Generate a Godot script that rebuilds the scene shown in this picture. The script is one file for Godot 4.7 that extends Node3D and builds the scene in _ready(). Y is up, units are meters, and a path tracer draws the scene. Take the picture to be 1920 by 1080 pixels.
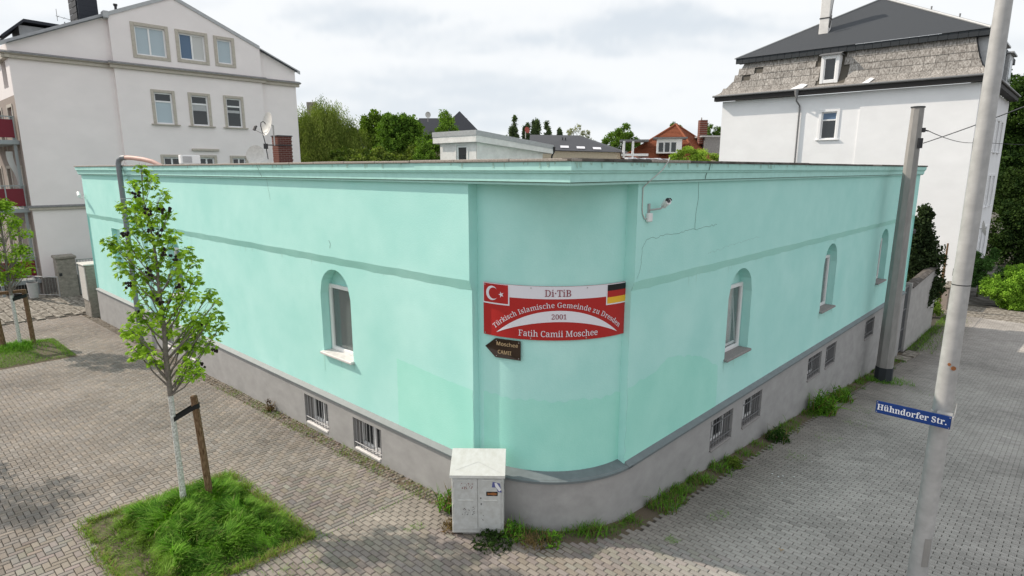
extends Node3D

# ---------- place: the street corner, x along the right wall = a, along the left wall = b ----------
const CORNER := Vector3(0.774, 0, -8.272)
var eR := Vector3(cos(deg_to_rad(45.7)), 0, -sin(deg_to_rad(45.7)))
var eL := Vector3(cos(deg_to_rad(138.0)), 0, -sin(deg_to_rad(138.0)))
var nR := Vector3(sin(deg_to_rad(45.7)), 0, cos(deg_to_rad(45.7)))
var nL := Vector3(-0.669, 0, 0.743)
const UP := Vector3(0, 1, 0)
var rng := RandomNumberGenerator.new()
var used := {}
var M := {}
var T := {}

func rf(a: float, b: float) -> float:
	return rng.randf_range(a, b)

func sp(x: float) -> float:
	return (x + sqrt(x * x + 2.25)) * 0.5

func gh(a: float, b: float) -> float:
	return 0.17 - 0.09 * (sp(a) - sp(a - 24.0)) - 0.02 * (sp(b) - sp(b - 26.0))

func W(a: float, b: float, h: float = 0.0) -> Vector3:
	return CORNER + eR * a + eL * b + UP * h

func G(a: float, b: float, h: float = 0.0) -> Vector3:
	return W(a, b, gh(a, b) + h)

func to_ab(p: Vector3) -> Vector2:
	var d := p - CORNER
	var det := eR.x * eL.z - eL.x * eR.z
	return Vector2((d.x * eL.z - eL.x * d.z) / det, (eR.x * d.z - d.x * eR.z) / det)

func ground_at(x: float, z: float) -> float:
	var q := to_ab(Vector3(x, 0, z))
	return gh(q.x, q.y)

# ---------- mesh building ----------
class MB:
	var st := SurfaceTool.new()
	var n := 0
	func _init() -> void:
		st.begin(Mesh.PRIMITIVE_TRIANGLES)
	func v(p: Vector3, nn: Vector3, uv := Vector2.ZERO) -> void:
		st.set_normal(nn)
		st.set_uv(uv)
		st.add_vertex(p)
		n += 1
	func tri(a: Vector3, b: Vector3, c: Vector3, hint := Vector3.ZERO) -> void:
		var nn := (c - a).cross(b - a).normalized()
		if hint != Vector3.ZERO and nn.dot(hint) < 0.0:
			nn = -nn
			v(a, nn); v(c, nn); v(b, nn)
		else:
			v(a, nn); v(b, nn); v(c, nn)
	func quad(a: Vector3, b: Vector3, c: Vector3, d: Vector3, hint := Vector3.ZERO) -> void:
		tri(a, b, c, hint)
		tri(a, c, d, hint)
	func stri(a: Vector3, b: Vector3, c: Vector3, na: Vector3, nb: Vector3, nc: Vector3) -> void:
		if (c - a).cross(b - a).dot(na + nb + nc) < 0.0:
			v(a, na); v(c, nc); v(b, nb)
		else:
			v(a, na); v(b, nb); v(c, nc)
	func squad(a: Vector3, b: Vector3, c: Vector3, d: Vector3, na: Vector3, nb: Vector3, nc: Vector3, nd: Vector3) -> void:
		stri(a, b, c, na, nb, nc)
		stri(a, c, d, na, nc, nd)
	func box(c: Vector3, x: Vector3, y: Vector3, z: Vector3) -> void:  # half vectors
		for s in [-1.0, 1.0]:
			quad(c + x * s - y - z, c + x * s + y - z, c + x * s + y + z, c + x * s - y + z, x * s)
			quad(c - x + y * s - z, c + x + y * s - z, c + x + y * s + z, c - x + y * s + z, y * s)
			quad(c - x - y + z * s, c + x - y + z * s, c + x + y + z * s, c - x + y + z * s, z * s)
	func bev(c: Vector3, x: Vector3, y: Vector3, z: Vector3, e: float) -> void:  # box with bevelled edges
		var ax := [x, y, z]
		for i in 3:
			var u: Vector3 = ax[i]
			var p: Vector3 = ax[(i + 1) % 3]
			var q: Vector3 = ax[(i + 2) % 3]
			var pu := p - p.normalized() * e
			var qu := q - q.normalized() * e
			var uu := u - u.normalized() * e
			for s in [-1.0, 1.0]:
				quad(c + u * s - pu - qu, c + u * s + pu - qu, c + u * s + pu + qu, c + u * s - pu + qu, u * s)
				for t in [-1.0, 1.0]:
					quad(c + u * s + pu * t - qu, c + u * s + pu * t + qu, c + uu * s + p * t + qu, c + uu * s + p * t - qu, u * s + p * t)
		for s in [-1.0, 1.0]:
			for t in [-1.0, 1.0]:
				for r in [-1.0, 1.0]:
					var e1: Vector3 = x.normalized() * e * s
					var e2: Vector3 = y.normalized() * e * t
					var e3: Vector3 = z.normalized() * e * r
					var k: Vector3 = c + x * s + y * t + z * r
					tri(k - e2 - e3, k - e1 - e3, k - e1 - e2, e1 + e2 + e3)
	func tube(pts: Array, rad: Array, sides := 10, caps := true) -> void:
		var rings := []
		var norms := []
		var ref := Vector3.ZERO
		for i in pts.size():
			var d: Vector3 = (pts[mini(i + 1, pts.size() - 1)] - pts[maxi(i - 1, 0)]).normalized()
			if ref == Vector3.ZERO:
				ref = d.cross(Vector3(0.3, 0.1, 0.95)).normalized()
				if ref.length() < 0.1:
					ref = d.cross(Vector3(1, 0, 0)).normalized()
			var u: Vector3 = (ref - d * ref.dot(d)).normalized()
			var w: Vector3 = d.cross(u)
			ref = u
			var ring := []
			var nr := []
			for k in sides:
				var an := TAU * k / sides
				var nn: Vector3 = u * cos(an) + w * sin(an)
				ring.append(pts[i] + nn * rad[i])
				nr.append(nn)
			rings.append(ring)
			norms.append(nr)
		for i in pts.size() - 1:
			for k in sides:
				var k2 := (k + 1) % sides
				squad(rings[i][k], rings[i][k2], rings[i + 1][k2], rings[i + 1][k], norms[i][k], norms[i][k2], norms[i + 1][k2], norms[i + 1][k])
		if caps:
			for i in [0, pts.size() - 1]:
				var dd: Vector3 = (pts[0] - pts[1]) if i == 0 else (pts[i] - pts[i - 1])
				for k in range(1, sides - 1):
					tri(rings[i][0], rings[i][k], rings[i][k + 1], dd)
	func mesh() -> ArrayMesh:
		st.index()
		return st.commit()

# a flat frame: x along u, y along v, d along n
class Fr:
	var o: Vector3
	var u: Vector3
	var v: Vector3 = Vector3(0, 1, 0)
	var n: Vector3
	func _init(oo: Vector3, uu: Vector3, nn: Vector3) -> void:
		o = oo; u = uu; n = nn
	func P(x: float, y: float, d := 0.0) -> Vector3:
		return o + u * x + v * y + n * d
	func bx(mb: MB, x0: float, x1: float, y0: float, y1: float, d0: float, d1: float) -> void:
		var c := P((x0 + x1) / 2, (y0 + y1) / 2, (d0 + d1) / 2)
		mb.box(c, u * (x1 - x0) / 2, v * (y1 - y0) / 2, n * (d1 - d0) / 2)
	func bvx(mb: MB, x0: float, x1: float, y0: float, y1: float, d0: float, d1: float, e: float) -> void:
		var c := P((x0 + x1) / 2, (y0 + y1) / 2, (d0 + d1) / 2)
		mb.bev(c, u * (x1 - x0) / 2, v * (y1 - y0) / 2, n * (d1 - d0) / 2, e)
	func q(mb: MB, x0: float, x1: float, y0: float, y1: float, d: float) -> void:
		mb.quad(P(x0, y0, d), P(x1, y0, d), P(x1, y1, d), P(x0, y1, d), n)

func numbered(called: String) -> String:
	if not used.has(called):
		used[called] = 0
		return called
	used[called] += 1
	return "%s_%03d" % [called, used[called]]

func tag(o: Node, label := "", category := "", group := "", kind := "") -> Node:
	if label != "": o.set_meta("label", label)
	if category != "": o.set_meta("category", category)
	if group != "": o.set_meta("group", group)
	if kind != "": o.set_meta("kind", kind)
	return o

func thing(called: String, at: Vector3, label: String, category: String, group := "") -> Node3D:
	var o := Node3D.new()
	o.name = numbered(called)
	add_child(o)
	o.position = at
	tag(o, label, category, group)
	return o

func origin_of(n: Node) -> Vector3:
	var s := Vector3.ZERO
	var k := n
	while k != null and k != self:
		s += (k as Node3D).position
		k = k.get_parent()
	return s

func obj(called: String, mb: MB, m: Material, parent: Node = null) -> MeshInstance3D:
	return objm(called, mb.mesh(), m, parent)

func objm(called: String, mesh: Mesh, m: Material, parent: Node = null) -> MeshInstance3D:
	var o := MeshInstance3D.new()
	o.mesh = mesh
	o.material_override = m
	if parent == null:
		o.name = numbered(called)
		add_child(o)
	else:
		o.name = called
		o.position = -origin_of(parent)
		parent.add_child(o, true)
	return o

func scatter(called: String, mesh: Mesh, m: Material, xf: Array, col: Array, parent: Node = null) -> MultiMeshInstance3D:
	var mm := MultiMesh.new()
	mm.transform_format = MultiMesh.TRANSFORM_3D
	mm.use_colors = true
	mm.mesh = mesh
	mm.instance_count = xf.size()
	for i in xf.size():
		mm.set_instance_transform(i, xf[i])
		mm.set_instance_color(i, col[i])
	var o := MultiMeshInstance3D.new()
	o.multimesh = mm
	o.material_override = m
	o.set_meta("kind", "stuff")
	if parent == null:
		o.name = numbered(called)
		add_child(o)
	else:
		o.name = called
		o.position = -origin_of(parent)
		parent.add_child(o, true)
	return o

# ---------- materials ----------
func ntex(key: String, freq: float, lo: Color, hi: Color, oct := 5, size := 512, lo2 := -1.0) -> NoiseTexture2D:
	if T.has(key): return T[key]
	var t := NoiseTexture2D.new()
	var f := FastNoiseLite.new()
	f.seed = hash(key) % 10000
	f.noise_type = FastNoiseLite.TYPE_SIMPLEX_SMOOTH
	f.frequency = freq
	f.fractal_octaves = oct
	f.fractal_gain = 0.6
	t.width = size; t.height = size
	t.seamless = true
	t.noise = f
	var g := Gradient.new()
	g.set_color(0, lo); g.set_color(1, hi)
	g.set_offset(0, 0.2); g.set_offset(1, 0.8)
	t.color_ramp = g
	T[key] = t
	return t

func btex(key: String, freq: float, strength: float, oct := 4, size := 512) -> NoiseTexture2D:
	if T.has(key): return T[key]
	var t := NoiseTexture2D.new()
	var f := FastNoiseLite.new()
	f.seed = hash(key) % 10000
	f.frequency = freq
	f.fractal_octaves = oct
	t.width = size; t.height = size
	t.seamless = true
	t.noise = f
	t.as_normal_map = true
	t.bump_strength = strength
	T[key] = t
	return t

func mat(key: String, c: Color, rough := 0.85, tex: Texture2D = null, scale := Vector3.ONE, bump: Texture2D = null, bs := 0.6, metal := 0.0) -> StandardMaterial3D:
	var m := StandardMaterial3D.new()
	m.resource_name = key
	m.albedo_color = c
	m.roughness = rough
	m.metallic = metal
	m.metallic_specular = 0.4
	if tex != null or bump != null:
		m.uv1_triplanar = true
		m.uv1_world_triplanar = true
		m.uv1_scale = scale
	if tex != null:
		m.albedo_texture = tex
	if bump != null:
		m.normal_enabled = true
		m.normal_texture = bump
		m.normal_scale = bs
	M[key] = m
	return m

func lin(r: float, g: float, b: float) -> Color:
	return Color(r, g, b).linear_to_srgb()

func make_materials() -> void:
	var g0 := func(a: float) -> Color: return Color(a, a, a)
	var soft := ntex("soft", 0.012, g0.call(0.9), g0.call(1.0), 6)
	var mott := ntex("mottle", 0.02, g0.call(0.78), g0.call(1.0), 6)
	var grit := ntex("grit", 0.09, g0.call(0.72), g0.call(1.0), 4)
	var dirt := ntex("dirt", 0.014, Color(0.55, 0.53, 0.5), Color(1, 1, 1), 7)
	var wash := ntex("wash", 0.004, Color(0.90, 0.955, 0.95), Color(1, 1, 1), 7, 1024)
	var wood := ntex("wood", 0.035, Color(0.5, 0.42, 0.36), Color(1, 1, 1), 4)
	var slate := ntex("slate", 0.016, Color(0.5, 0.47, 0.45), Color(1, 0.99, 0.975), 7, 1024)
	var nplast := btex("nplaster", 0.24, 3.0, 3, 1024)
	var nfine := btex("nfine", 0.12, 5.0, 3)
	var mint := lin(0.49, 0.82, 0.765)
	mat("mint", mint, 0.92, wash, Vector3(0.16, 0.11, 0.16), nplast, 0.11)
	mat("mint_band", lin(0.46, 0.82, 0.735), 0.93, T.wash, Vector3(0.16, 0.11, 0.16), nplast, 0.11)
	mat("mint_patch", lin(0.42, 0.81, 0.705), 0.9, wash, Vector3(0.16, 0.11, 0.16), nplast, 0.11)
	mat("mint_trim", lin(0.485, 0.81, 0.755), 0.9, dirt_light("trimdirt"), Vector3(0.5, 0.5, 0.5), nplast, 0.15)
	mat("mint_dirt", lin(0.41, 0.72, 0.645), 0.95)
	mat("stain", lin(0.36, 0.58, 0.50), 0.95)
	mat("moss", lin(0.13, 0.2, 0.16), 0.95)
	mat("plinth", lin(0.385, 0.376, 0.37), 0.93, soft, Vector3.ONE * 0.3, nplast, 0.2)
	mat("flashing", lin(0.175, 0.20, 0.21), 0.55, soft, Vector3.ONE * 0.6)
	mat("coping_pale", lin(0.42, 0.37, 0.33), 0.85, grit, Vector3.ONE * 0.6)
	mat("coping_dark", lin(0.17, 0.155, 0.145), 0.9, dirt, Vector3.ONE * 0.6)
	mat("white_plastic", lin(0.78, 0.78, 0.78), 0.35)
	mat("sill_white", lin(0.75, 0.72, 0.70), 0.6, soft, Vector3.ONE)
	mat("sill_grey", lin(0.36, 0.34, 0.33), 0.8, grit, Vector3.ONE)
	mat("pane_dark", lin(0.015, 0.02, 0.022), 0.06)
	M.pane_dark.metallic_specular = 0.6
	var glass := mat("glass", Color(0.75, 0.82, 0.82, 0.12), 0.03)
	glass.transparency = BaseMaterial3D.TRANSPARENCY_ALPHA
	mat("pane_blind", lin(0.42, 0.50, 0.55), 0.25)
	mat("pane_sky", lin(0.10, 0.16, 0.25), 0.08)
	mat("curtain", lin(0.55, 0.55, 0.54), 0.9)
	mat("inside", lin(0.12, 0.12, 0.115), 0.95)
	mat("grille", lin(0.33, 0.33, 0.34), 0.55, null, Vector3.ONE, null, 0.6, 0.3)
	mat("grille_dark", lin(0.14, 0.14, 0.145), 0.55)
	mat("crack", lin(0.10, 0.16, 0.13), 0.95)
	# paving
	mat("joint", lin(0.095, 0.082, 0.067), 0.97, grit, Vector3.ONE * 1.5)
	var pv := mat("paver", Color(1, 1, 1), 0.9, ntex("pgrit", 0.12, g0.call(0.84), g0.call(1.0), 3), Vector3.ONE * 1.1, nfine, 0.25)
	pv.vertex_color_use_as_albedo = true
	mat("ground", lin(0.17, 0.16, 0.145), 0.95, dirt, Vector3.ONE * 0.15)
	mat("soil", lin(0.17, 0.135, 0.095), 0.98, grit, Vector3.ONE * 1.6, nfine, 0.8)
	mat("cobble", lin(0.27, 0.25, 0.22), 0.9, grit, Vector3.ONE * 1.2)
	mat("slab", lin(0.38, 0.35, 0.31), 0.92, dirt, Vector3.ONE * 0.6, nfine, 0.5)
	# plants
	for k in ["leaf", "far_leaf", "grass"]:
		var lf := mat(k, Color(1, 1, 1), 0.75)
		lf.vertex_color_use_as_albedo = true
		lf.cull_mode = BaseMaterial3D.CULL_DISABLED
		lf.backlight_enabled = true
		lf.backlight = Color(0.62, 0.68, 0.25)
		lf.metallic_specular = 0.18
	mat("bark", lin(0.17, 0.14, 0.115), 0.95, grit, Vector3(2, 0.5, 2), nfine, 0.8)
	mat("bark_young", lin(0.24, 0.21, 0.185), 0.9, mott, Vector3(2, 1, 2))
	mat("bark_white", lin(0.82, 0.82, 0.80), 0.9, ntex("whitewash", 0.05, Color(0.62, 0.61, 0.59), Color(1, 1, 1), 6), Vector3(1, 0.7, 1))
	mat("seed", lin(0.02, 0.014, 0.012), 0.9)
	mat("stake", lin(0.31, 0.21, 0.13), 0.9, wood, Vector3(3, 0.35, 3))
	mat("strap", lin(0.012, 0.012, 0.013), 0.6)
	mat("dry", lin(0.35, 0.24, 0.12), 0.95)
	M.dry.vertex_color_use_as_albedo = true
	# metal and street furniture
	mat("galv", lin(0.46, 0.455, 0.45), 0.5, soft, Vector3.ONE * 0.7, null, 0.6, 0.15)
	mat("mast", lin(0.31, 0.298, 0.285), 0.6, soft, Vector3(1, 0.2, 1), null, 0.6, 0.1)
	mat("mast_foot", lin(0.03, 0.035, 0.04), 0.7)
	mat("dark_metal", lin(0.035, 0.035, 0.038), 0.5)
	mat("pipe_grey", lin(0.20, 0.215, 0.23), 0.5)
	mat("pipe_pink", lin(0.55, 0.36, 0.31), 0.6)
	mat("cabinet", lin(0.53, 0.54, 0.53), 0.45, ntex("cabdirt", 0.012, Color(0.93, 0.925, 0.915), Color(1, 1, 1), 7), Vector3.ONE * 1.3)
	mat("cabinet_top", lin(0.63, 0.64, 0.62), 0.5, ntex("cabtop", 0.012, Color(0.94, 0.935, 0.92), Color(1, 1, 1), 7), Vector3.ONE * 1.3)
	mat("cab_base", lin(0.42, 0.40, 0.37), 0.9, grit, Vector3.ONE)
	mat("smudge", lin(0.14, 0.13, 0.13), 0.8)
	mat("smudge_red", lin(0.25, 0.14, 0.13), 0.8)
	mat("sticker_blue", lin(0.10, 0.11, 0.28), 0.5)
	mat("sticker_white", lin(0.72, 0.72, 0.74), 0.5)
	mat("sticker_brown", lin(0.28, 0.11, 0.04), 0.5)
	mat("sign_red", lin(0.42, 0.022, 0.02), 0.35)
	mat("sign_white", lin(0.74, 0.73, 0.78), 0.35)
	mat("sign_black", lin(0.012, 0.012, 0.014), 0.35)
	mat("sign_gold", lin(0.78, 0.46, 0.035), 0.35)
	mat("sign_wine", lin(0.24, 0.03, 0.045), 0.4)
	mat("sign_brown", lin(0.035, 0.021, 0.014), 0.3)
	mat("sign_bronze", lin(0.52, 0.38, 0.22), 0.4)
	mat("sign_blue", lin(0.012, 0.05, 0.22), 0.25)
	mat("enamel_white", lin(0.85, 0.86, 0.9), 0.3)
	mat("wire", lin(0.06, 0.06, 0.065), 0.6)
	mat("cable_white", lin(0.5, 0.5, 0.48), 0.7)
	# left house
	mat("lh_wall", lin(0.86, 0.80, 0.79), 0.93, ntex("faint", 0.01, g0.call(0.965), g0.call(1.0), 4), Vector3.ONE * 0.1, nplast, 0.06)
	mat("lh_trim", lin(0.53, 0.485, 0.42), 0.85, soft, Vector3.ONE)
	mat("lh_plinth", lin(0.2, 0.185, 0.17), 0.95, mott, Vector3.ONE)
	mat("zinc", lin(0.26, 0.26, 0.265), 0.5, mott, Vector3.ONE * 0.7, null, 0.6, 0.3)
	mat("zinc_pale", lin(0.46, 0.47, 0.48), 0.45, soft, Vector3.ONE * 0.7, null, 0.6, 0.2)
	mat("slate_blue", lin(0.045, 0.06, 0.085), 0.55, grit, Vector3.ONE)
	mat("balcony_red", lin(0.16, 0.008, 0.022), 0.4)
	mat("balcony_frame", lin(0.30, 0.33, 0.34), 0.5)
	mat("brown_wall", lin(0.36, 0.30, 0.265), 0.9, soft, Vector3.ONE)
	# right house
	mat("rh_wall", lin(0.88, 0.88, 0.895), 0.93, T.faint, Vector3.ONE * 0.1, nplast, 0.06)
	mat("rh_trim", lin(0.82, 0.82, 0.83), 0.8)
	mat("roof_slate", lin(0.075, 0.083, 0.095), 0.75, ntex("shingle", 0.07, g0.call(0.6), g0.call(1.0), 3), Vector3(0.8, 2.0, 0.8), nfine, 0.6)
	mat("roof_band", lin(0.045, 0.052, 0.06), 0.7, grit, Vector3.ONE)
	for k in 4:
		var tn: float = [0.52, 0.45, 0.57, 0.49][k]
		mat("old_slate%d" % k, lin(tn, tn * 0.985, tn * 0.96), 0.95, slate, Vector3(0.55, 0.16, 0.55) * (1.0 + 0.1 * k), nfine, 0.12)
	mat("gutter", lin(0.20, 0.20, 0.205), 0.5, null, Vector3.ONE, null, 0.6, 0.3)
	mat("fascia_dark", lin(0.028, 0.026, 0.026), 0.7)
	mat("felt", lin(0.10, 0.09, 0.075), 0.95)
	mat("flat_roof", lin(0.36, 0.35, 0.34), 0.9)
	# background
	mat("bg_white", lin(0.82, 0.80, 0.78), 0.9, soft, Vector3.ONE * 0.3)
	mat("bg_cream", lin(0.55, 0.48, 0.37), 0.9, soft, Vector3.ONE)
	mat("bg_grey_roof", lin(0.085, 0.088, 0.10), 0.7, grit, Vector3.ONE * 0.7)
	mat("bg_slate", lin(0.05, 0.055, 0.07), 0.7, grit, Vector3.ONE * 0.7)
	mat("tile_orange", lin(0.36, 0.115, 0.055), 0.85, ntex("tiles", 0.06, Color(0.62, 0.6, 0.6), Color(1, 1, 1), 4), Vector3.ONE * 0.5)
	mat("brick_red", lin(0.20, 0.065, 0.045), 0.9, grit, Vector3.ONE)
	mat("brick_dark", lin(0.14, 0.05, 0.04), 0.9, grit, Vector3.ONE)
	mat("mortar", lin(0.30, 0.27, 0.25), 0.95)
	mat("dish", lin(0.62, 0.61, 0.58), 0.5, soft, Vector3.ONE)
	mat("dish_red", lin(0.32, 0.07, 0.055), 0.6)
	mat("concrete", lin(0.33, 0.30, 0.26), 0.95, mott, Vector3.ONE * 0.5, nplast, 0.2)
	mat("garden_wall", lin(0.42, 0.405, 0.39), 0.93, soft, Vector3.ONE * 0.3, nplast, 0.12)
	mat("beige", lin(0.62, 0.60, 0.56), 0.6, soft, Vector3.ONE)
	mat("litter", lin(0.75, 0.78, 0.78), 0.7)

func dirt_light(key: String) -> Texture2D:
	return ntex(key, 0.02, Color(0.93, 0.945, 0.94), Color(1, 1, 1), 6)

# ---------- walls with openings ----------
# holes: {x0, x1, y0, y1, d, arch}; y1 is the springing line of an arched one
func holed(mb: MB, fr: Fr, x0: float, x1: float, y0: float, y1: float, holes: Array, off := 0.0) -> void:
	var xs := [x0, x1]
	for h in holes:
		var n := 14 if h.get("arch", false) else 1
		for i in n + 1:
			xs.append(lerpf(h.x0, h.x1, float(i) / n))
	xs.sort()
	for i in xs.size() - 1:
		var a: float = xs[i]
		var b: float = xs[i + 1]
		if b - a < 0.0005: continue
		var m := (a + b) / 2
		var hit = null
		for h in holes:
			if m > h.x0 and m < h.x1: hit = h
		if hit == null:
			fr.q(mb, a, b, y0, y1, off)
			continue
		var ya := arch_y(hit, a)
		var yb := arch_y(hit, b)
		mb.quad(fr.P(a, y0, off), fr.P(b, y0, off), fr.P(b, hit.y0, off), fr.P(a, hit.y0, off), fr.n)
		mb.quad(fr.P(a, ya, off), fr.P(b, yb, off), fr.P(b, y1, off), fr.P(a, y1, off), fr.n)
		mb.quad(fr.P(a, ya, off), fr.P(b, yb, off), fr.P(b, yb, off - hit.d), fr.P(a, ya, off - hit.d), -fr.v + fr.u * (yb - ya))
		mb.quad(fr.P(a, hit.y0, off), fr.P(b, hit.y0, off), fr.P(b, hit.y0, off - hit.d), fr.P(a, hit.y0, off - hit.d), fr.v)
	for h in holes:
		for e in [h.x0, h.x1]:
			mb.quad(fr.P(e, h.y0, off), fr.P(e, arch_y(h, e), off), fr.P(e, arch_y(h, e), off - h.d), fr.P(e, h.y0, off - h.d), fr.u * (1.0 if e == h.x0 else -1.0))

func arch_y(h: Dictionary, x: float) -> float:
	if not h.get("arch", false): return h.y1
	var c: float = (h.x0 + h.x1) / 2
	var r: float = (h.x1 - h.x0) / 2
	var t: float = clampf((x - c) / r, -1, 1)
	return h.y1 + h.get("rise", r) * sqrt(maxf(0, 1 - t * t))

# a window in a frame: the frame is the part, panes and sill its sub-parts.
# o: muntins (x fractions), transoms (y fractions), fw, d, panes (material per cell), sill, casing
func window(parent: Node, fr: Fr, x0: float, x1: float, y0: float, y1: float, d: float, o: Dictionary) -> MeshInstance3D:
	var fw: float = o.get("fw", 0.07)
	var f := MB.new()
	fr.bvx(f, x0, x0 + fw, y0, y1, d, d + 0.06, 0.008)
	fr.bvx(f, x1 - fw, x1, y0, y1, d, d + 0.06, 0.008)
	fr.bvx(f, x0 + fw, x1 - fw, y0, y0 + fw, d, d + 0.058, 0.008)
	fr.bvx(f, x0 + fw, x1 - fw, y1 - fw, y1, d, d + 0.058, 0.008)
	var xs := [x0 + fw]
	for t in o.get("muntins", []):
		var x := lerpf(x0, x1, t)
		fr.bvx(f, x - fw * 0.6, x + fw * 0.6, y0 + fw, y1 - fw, d, d + 0.065, 0.008)
		xs.append(x)
	xs.append(x1 - fw)
	var ys := [y0 + fw]
	for t in o.get("transoms", []):
		var y := lerpf(y0, y1, t)
		fr.bvx(f, x0 + fw, x1 - fw, y - fw * 0.6, y + fw * 0.6, d, d + 0.062, 0.008)
		ys.append(y)
	ys.append(y1 - fw)
	var win := obj("window", f, o.get("frame", M.white_plastic), parent)
	var k := 0
	var ps: Array = o.get("panes", [M.pane_dark])
	for j in ys.size() - 1:
		for i in xs.size() - 1:
			var p := MB.new()
			fr.bx(p, xs[i], xs[i + 1], ys[j], ys[j + 1], d + 0.012, d + 0.024)
			obj("pane", p, ps[k % ps.size()], win)
			k += 1
	if o.has("sill"):
		var s := MB.new()
		var so: float = o.get("sill_out", 0.1)
		fr.bvx(s, x0 - o.get("sill_side", 0.06), x1 + o.get("sill_side", 0.06), y0 - 0.06 + o.get("sill_y", 0.0), y0 + o.get("sill_y", 0.0), o.get("sill_in", 0.0), so, 0.012)
		obj("sill", s, o.sill, win)
	if o.has("casing"):
		var cw: float = o.get("cw", 0.2)
		var pr: float = o.get("proud", 0.05)
		var c := MB.new()
		fr.bvx(c, x0 - cw, x0, y0, y1 + cw, o.get("face", 0.0) - 0.02, pr, 0.012)
		fr.bvx(c, x1, x1 + cw, y0, y1 + cw, o.get("face", 0.0) - 0.02, pr, 0.012)
		fr.bvx(c, x0, x1, y1, y1 + cw, o.get("face", 0.0) - 0.02, pr - 0.003, 0.012)
		if o.get("casing_bottom", false):
			fr.bvx(c, x0, x1, y0 - cw, y0, o.get("face", 0.0) - 0.02, pr - 0.003, 0.012)
			fr.bvx(c, x0 - cw, x0, y0 - cw, y0, o.get("face", 0.0) - 0.02, pr, 0.012)
			fr.bvx(c, x1, x1 + cw, y0 - cw, y0, o.get("face", 0.0) - 0.02, pr, 0.012)
		obj("casing", c, o.casing, win)
	return win

func ribbon(mb: MB, pts: Array, w: float, n: Vector3) -> void:
	for i in pts.size() - 1:
		var d: Vector3 = (pts[i + 1] - pts[i]).normalized()
		var s := d.cross(n).normalized() * w * 0.5
		mb.quad(pts[i] - s, pts[i + 1] - s, pts[i + 1] + s, pts[i] + s, n)

func jagged(fr: Fr, pts: Array, off: float, amp := 0.02, step := 0.07) -> Array:
	var out := []
	for i in pts.size() - 1:
		var a: Vector2 = pts[i]
		var b: Vector2 = pts[i + 1]
		var n := maxi(1, int(a.distance_to(b) / step))
		for k in n:
			var q := a.lerp(b, float(k) / n)
			if k > 0: q += Vector2(rf(-amp, amp), rf(-amp, amp))
			out.append(fr.P(q.x, q.y, off))
	out.append(fr.P(pts[-1].x, pts[-1].y, off))
	return out

# a flat patch with an uneven outline in a frame
func patch(mb: MB, fr: Fr, poly: PackedVector2Array, off: float) -> void:
	var ix := Geometry2D.triangulate_polygon(poly)
	for i in range(0, ix.size(), 3):
		mb.tri(fr.P(poly[ix[i]].x, poly[ix[i]].y, off), fr.P(poly[ix[i + 1]].x, poly[ix[i + 1]].y, off), fr.P(poly[ix[i + 2]].x, poly[ix[i + 2]].y, off), fr.n)

func rough_edge(poly: Array, amp: float, step := 0.12) -> PackedVector2Array:
	var out := PackedVector2Array()
	for i in poly.size():
		var a: Vector2 = poly[i]
		var b: Vector2 = poly[(i + 1) % poly.size()]
		var n := maxi(1, int(a.distance_to(b) / step))
		for k in n:
			var q := a.lerp(b, float(k) / n)
			if k > 0: q += Vector2(rf(-amp, amp), rf(-amp, amp))
			out.append(q)
	return out

# ---------- the setting ----------
func sheet(called: String, a0: float, a1: float, b0: float, b1: float, h: float, step: float, m: Material) -> MeshInstance3D:
	var mb := MB.new()
	var na := int(ceil((a1 - a0) / step))
	var nb := int(ceil((b1 - b0) / step))
	for i in na:
		for j in nb:
			var x0 := lerpf(a0, a1, float(i) / na)
			var x1 := lerpf(a0, a1, float(i + 1) / na)
			var y0 := lerpf(b0, b1, float(j) / nb)
			var y1 := lerpf(b0, b1, float(j + 1) / nb)
			mb.quad(G(x0, y0, h), G(x1, y0, h), G(x1, y1, h), G(x0, y1, h), UP)
	var o := obj(called, mb, m)
	tag(o, "", "", "", "structure")
	return o

func brick_mesh(l: float, w: float, e: float, hh := 0.05) -> ArrayMesh:
	var mb := MB.new()
	var a := Vector3(l / 2 - e, 0, 0)
	var b := Vector3(0, 0, w / 2 - e)
	var A := Vector3(l / 2, 0, 0)
	var B := Vector3(0, 0, w / 2)
	var y := UP * -e * 0.8
	var z := UP * -hh
	mb.quad(-a - b, a - b, a + b, -a + b, UP)
	for s in [-1.0, 1.0]:
		mb.quad(a * s - b, a * s + b, A * s + B + y, A * s - B + y, A * s + UP * 0.1)
		mb.quad(b * s - a, b * s + a, B * s + A + y, B * s - A + y, B * s + UP * 0.1)
		mb.quad(A * s - B + y, A * s + B + y, A * s + B + z, A * s - B + z, A * s)
		mb.quad(B * s - A + y, B * s + A + y, B * s + A + z, B * s - A + z, B * s)
	return mb.mesh()

func seen(p: Vector3) -> bool:
	var d := p - Vector3(0, 6, 0)
	var f := -d.z * 0.9806 - d.y * 0.1961
	if f < 0.5: return false
	var up := d.y * 0.9806 - d.z * 0.1961
	return absf(d.x / f) < 0.85 and absf(up / f) < 0.48

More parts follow.
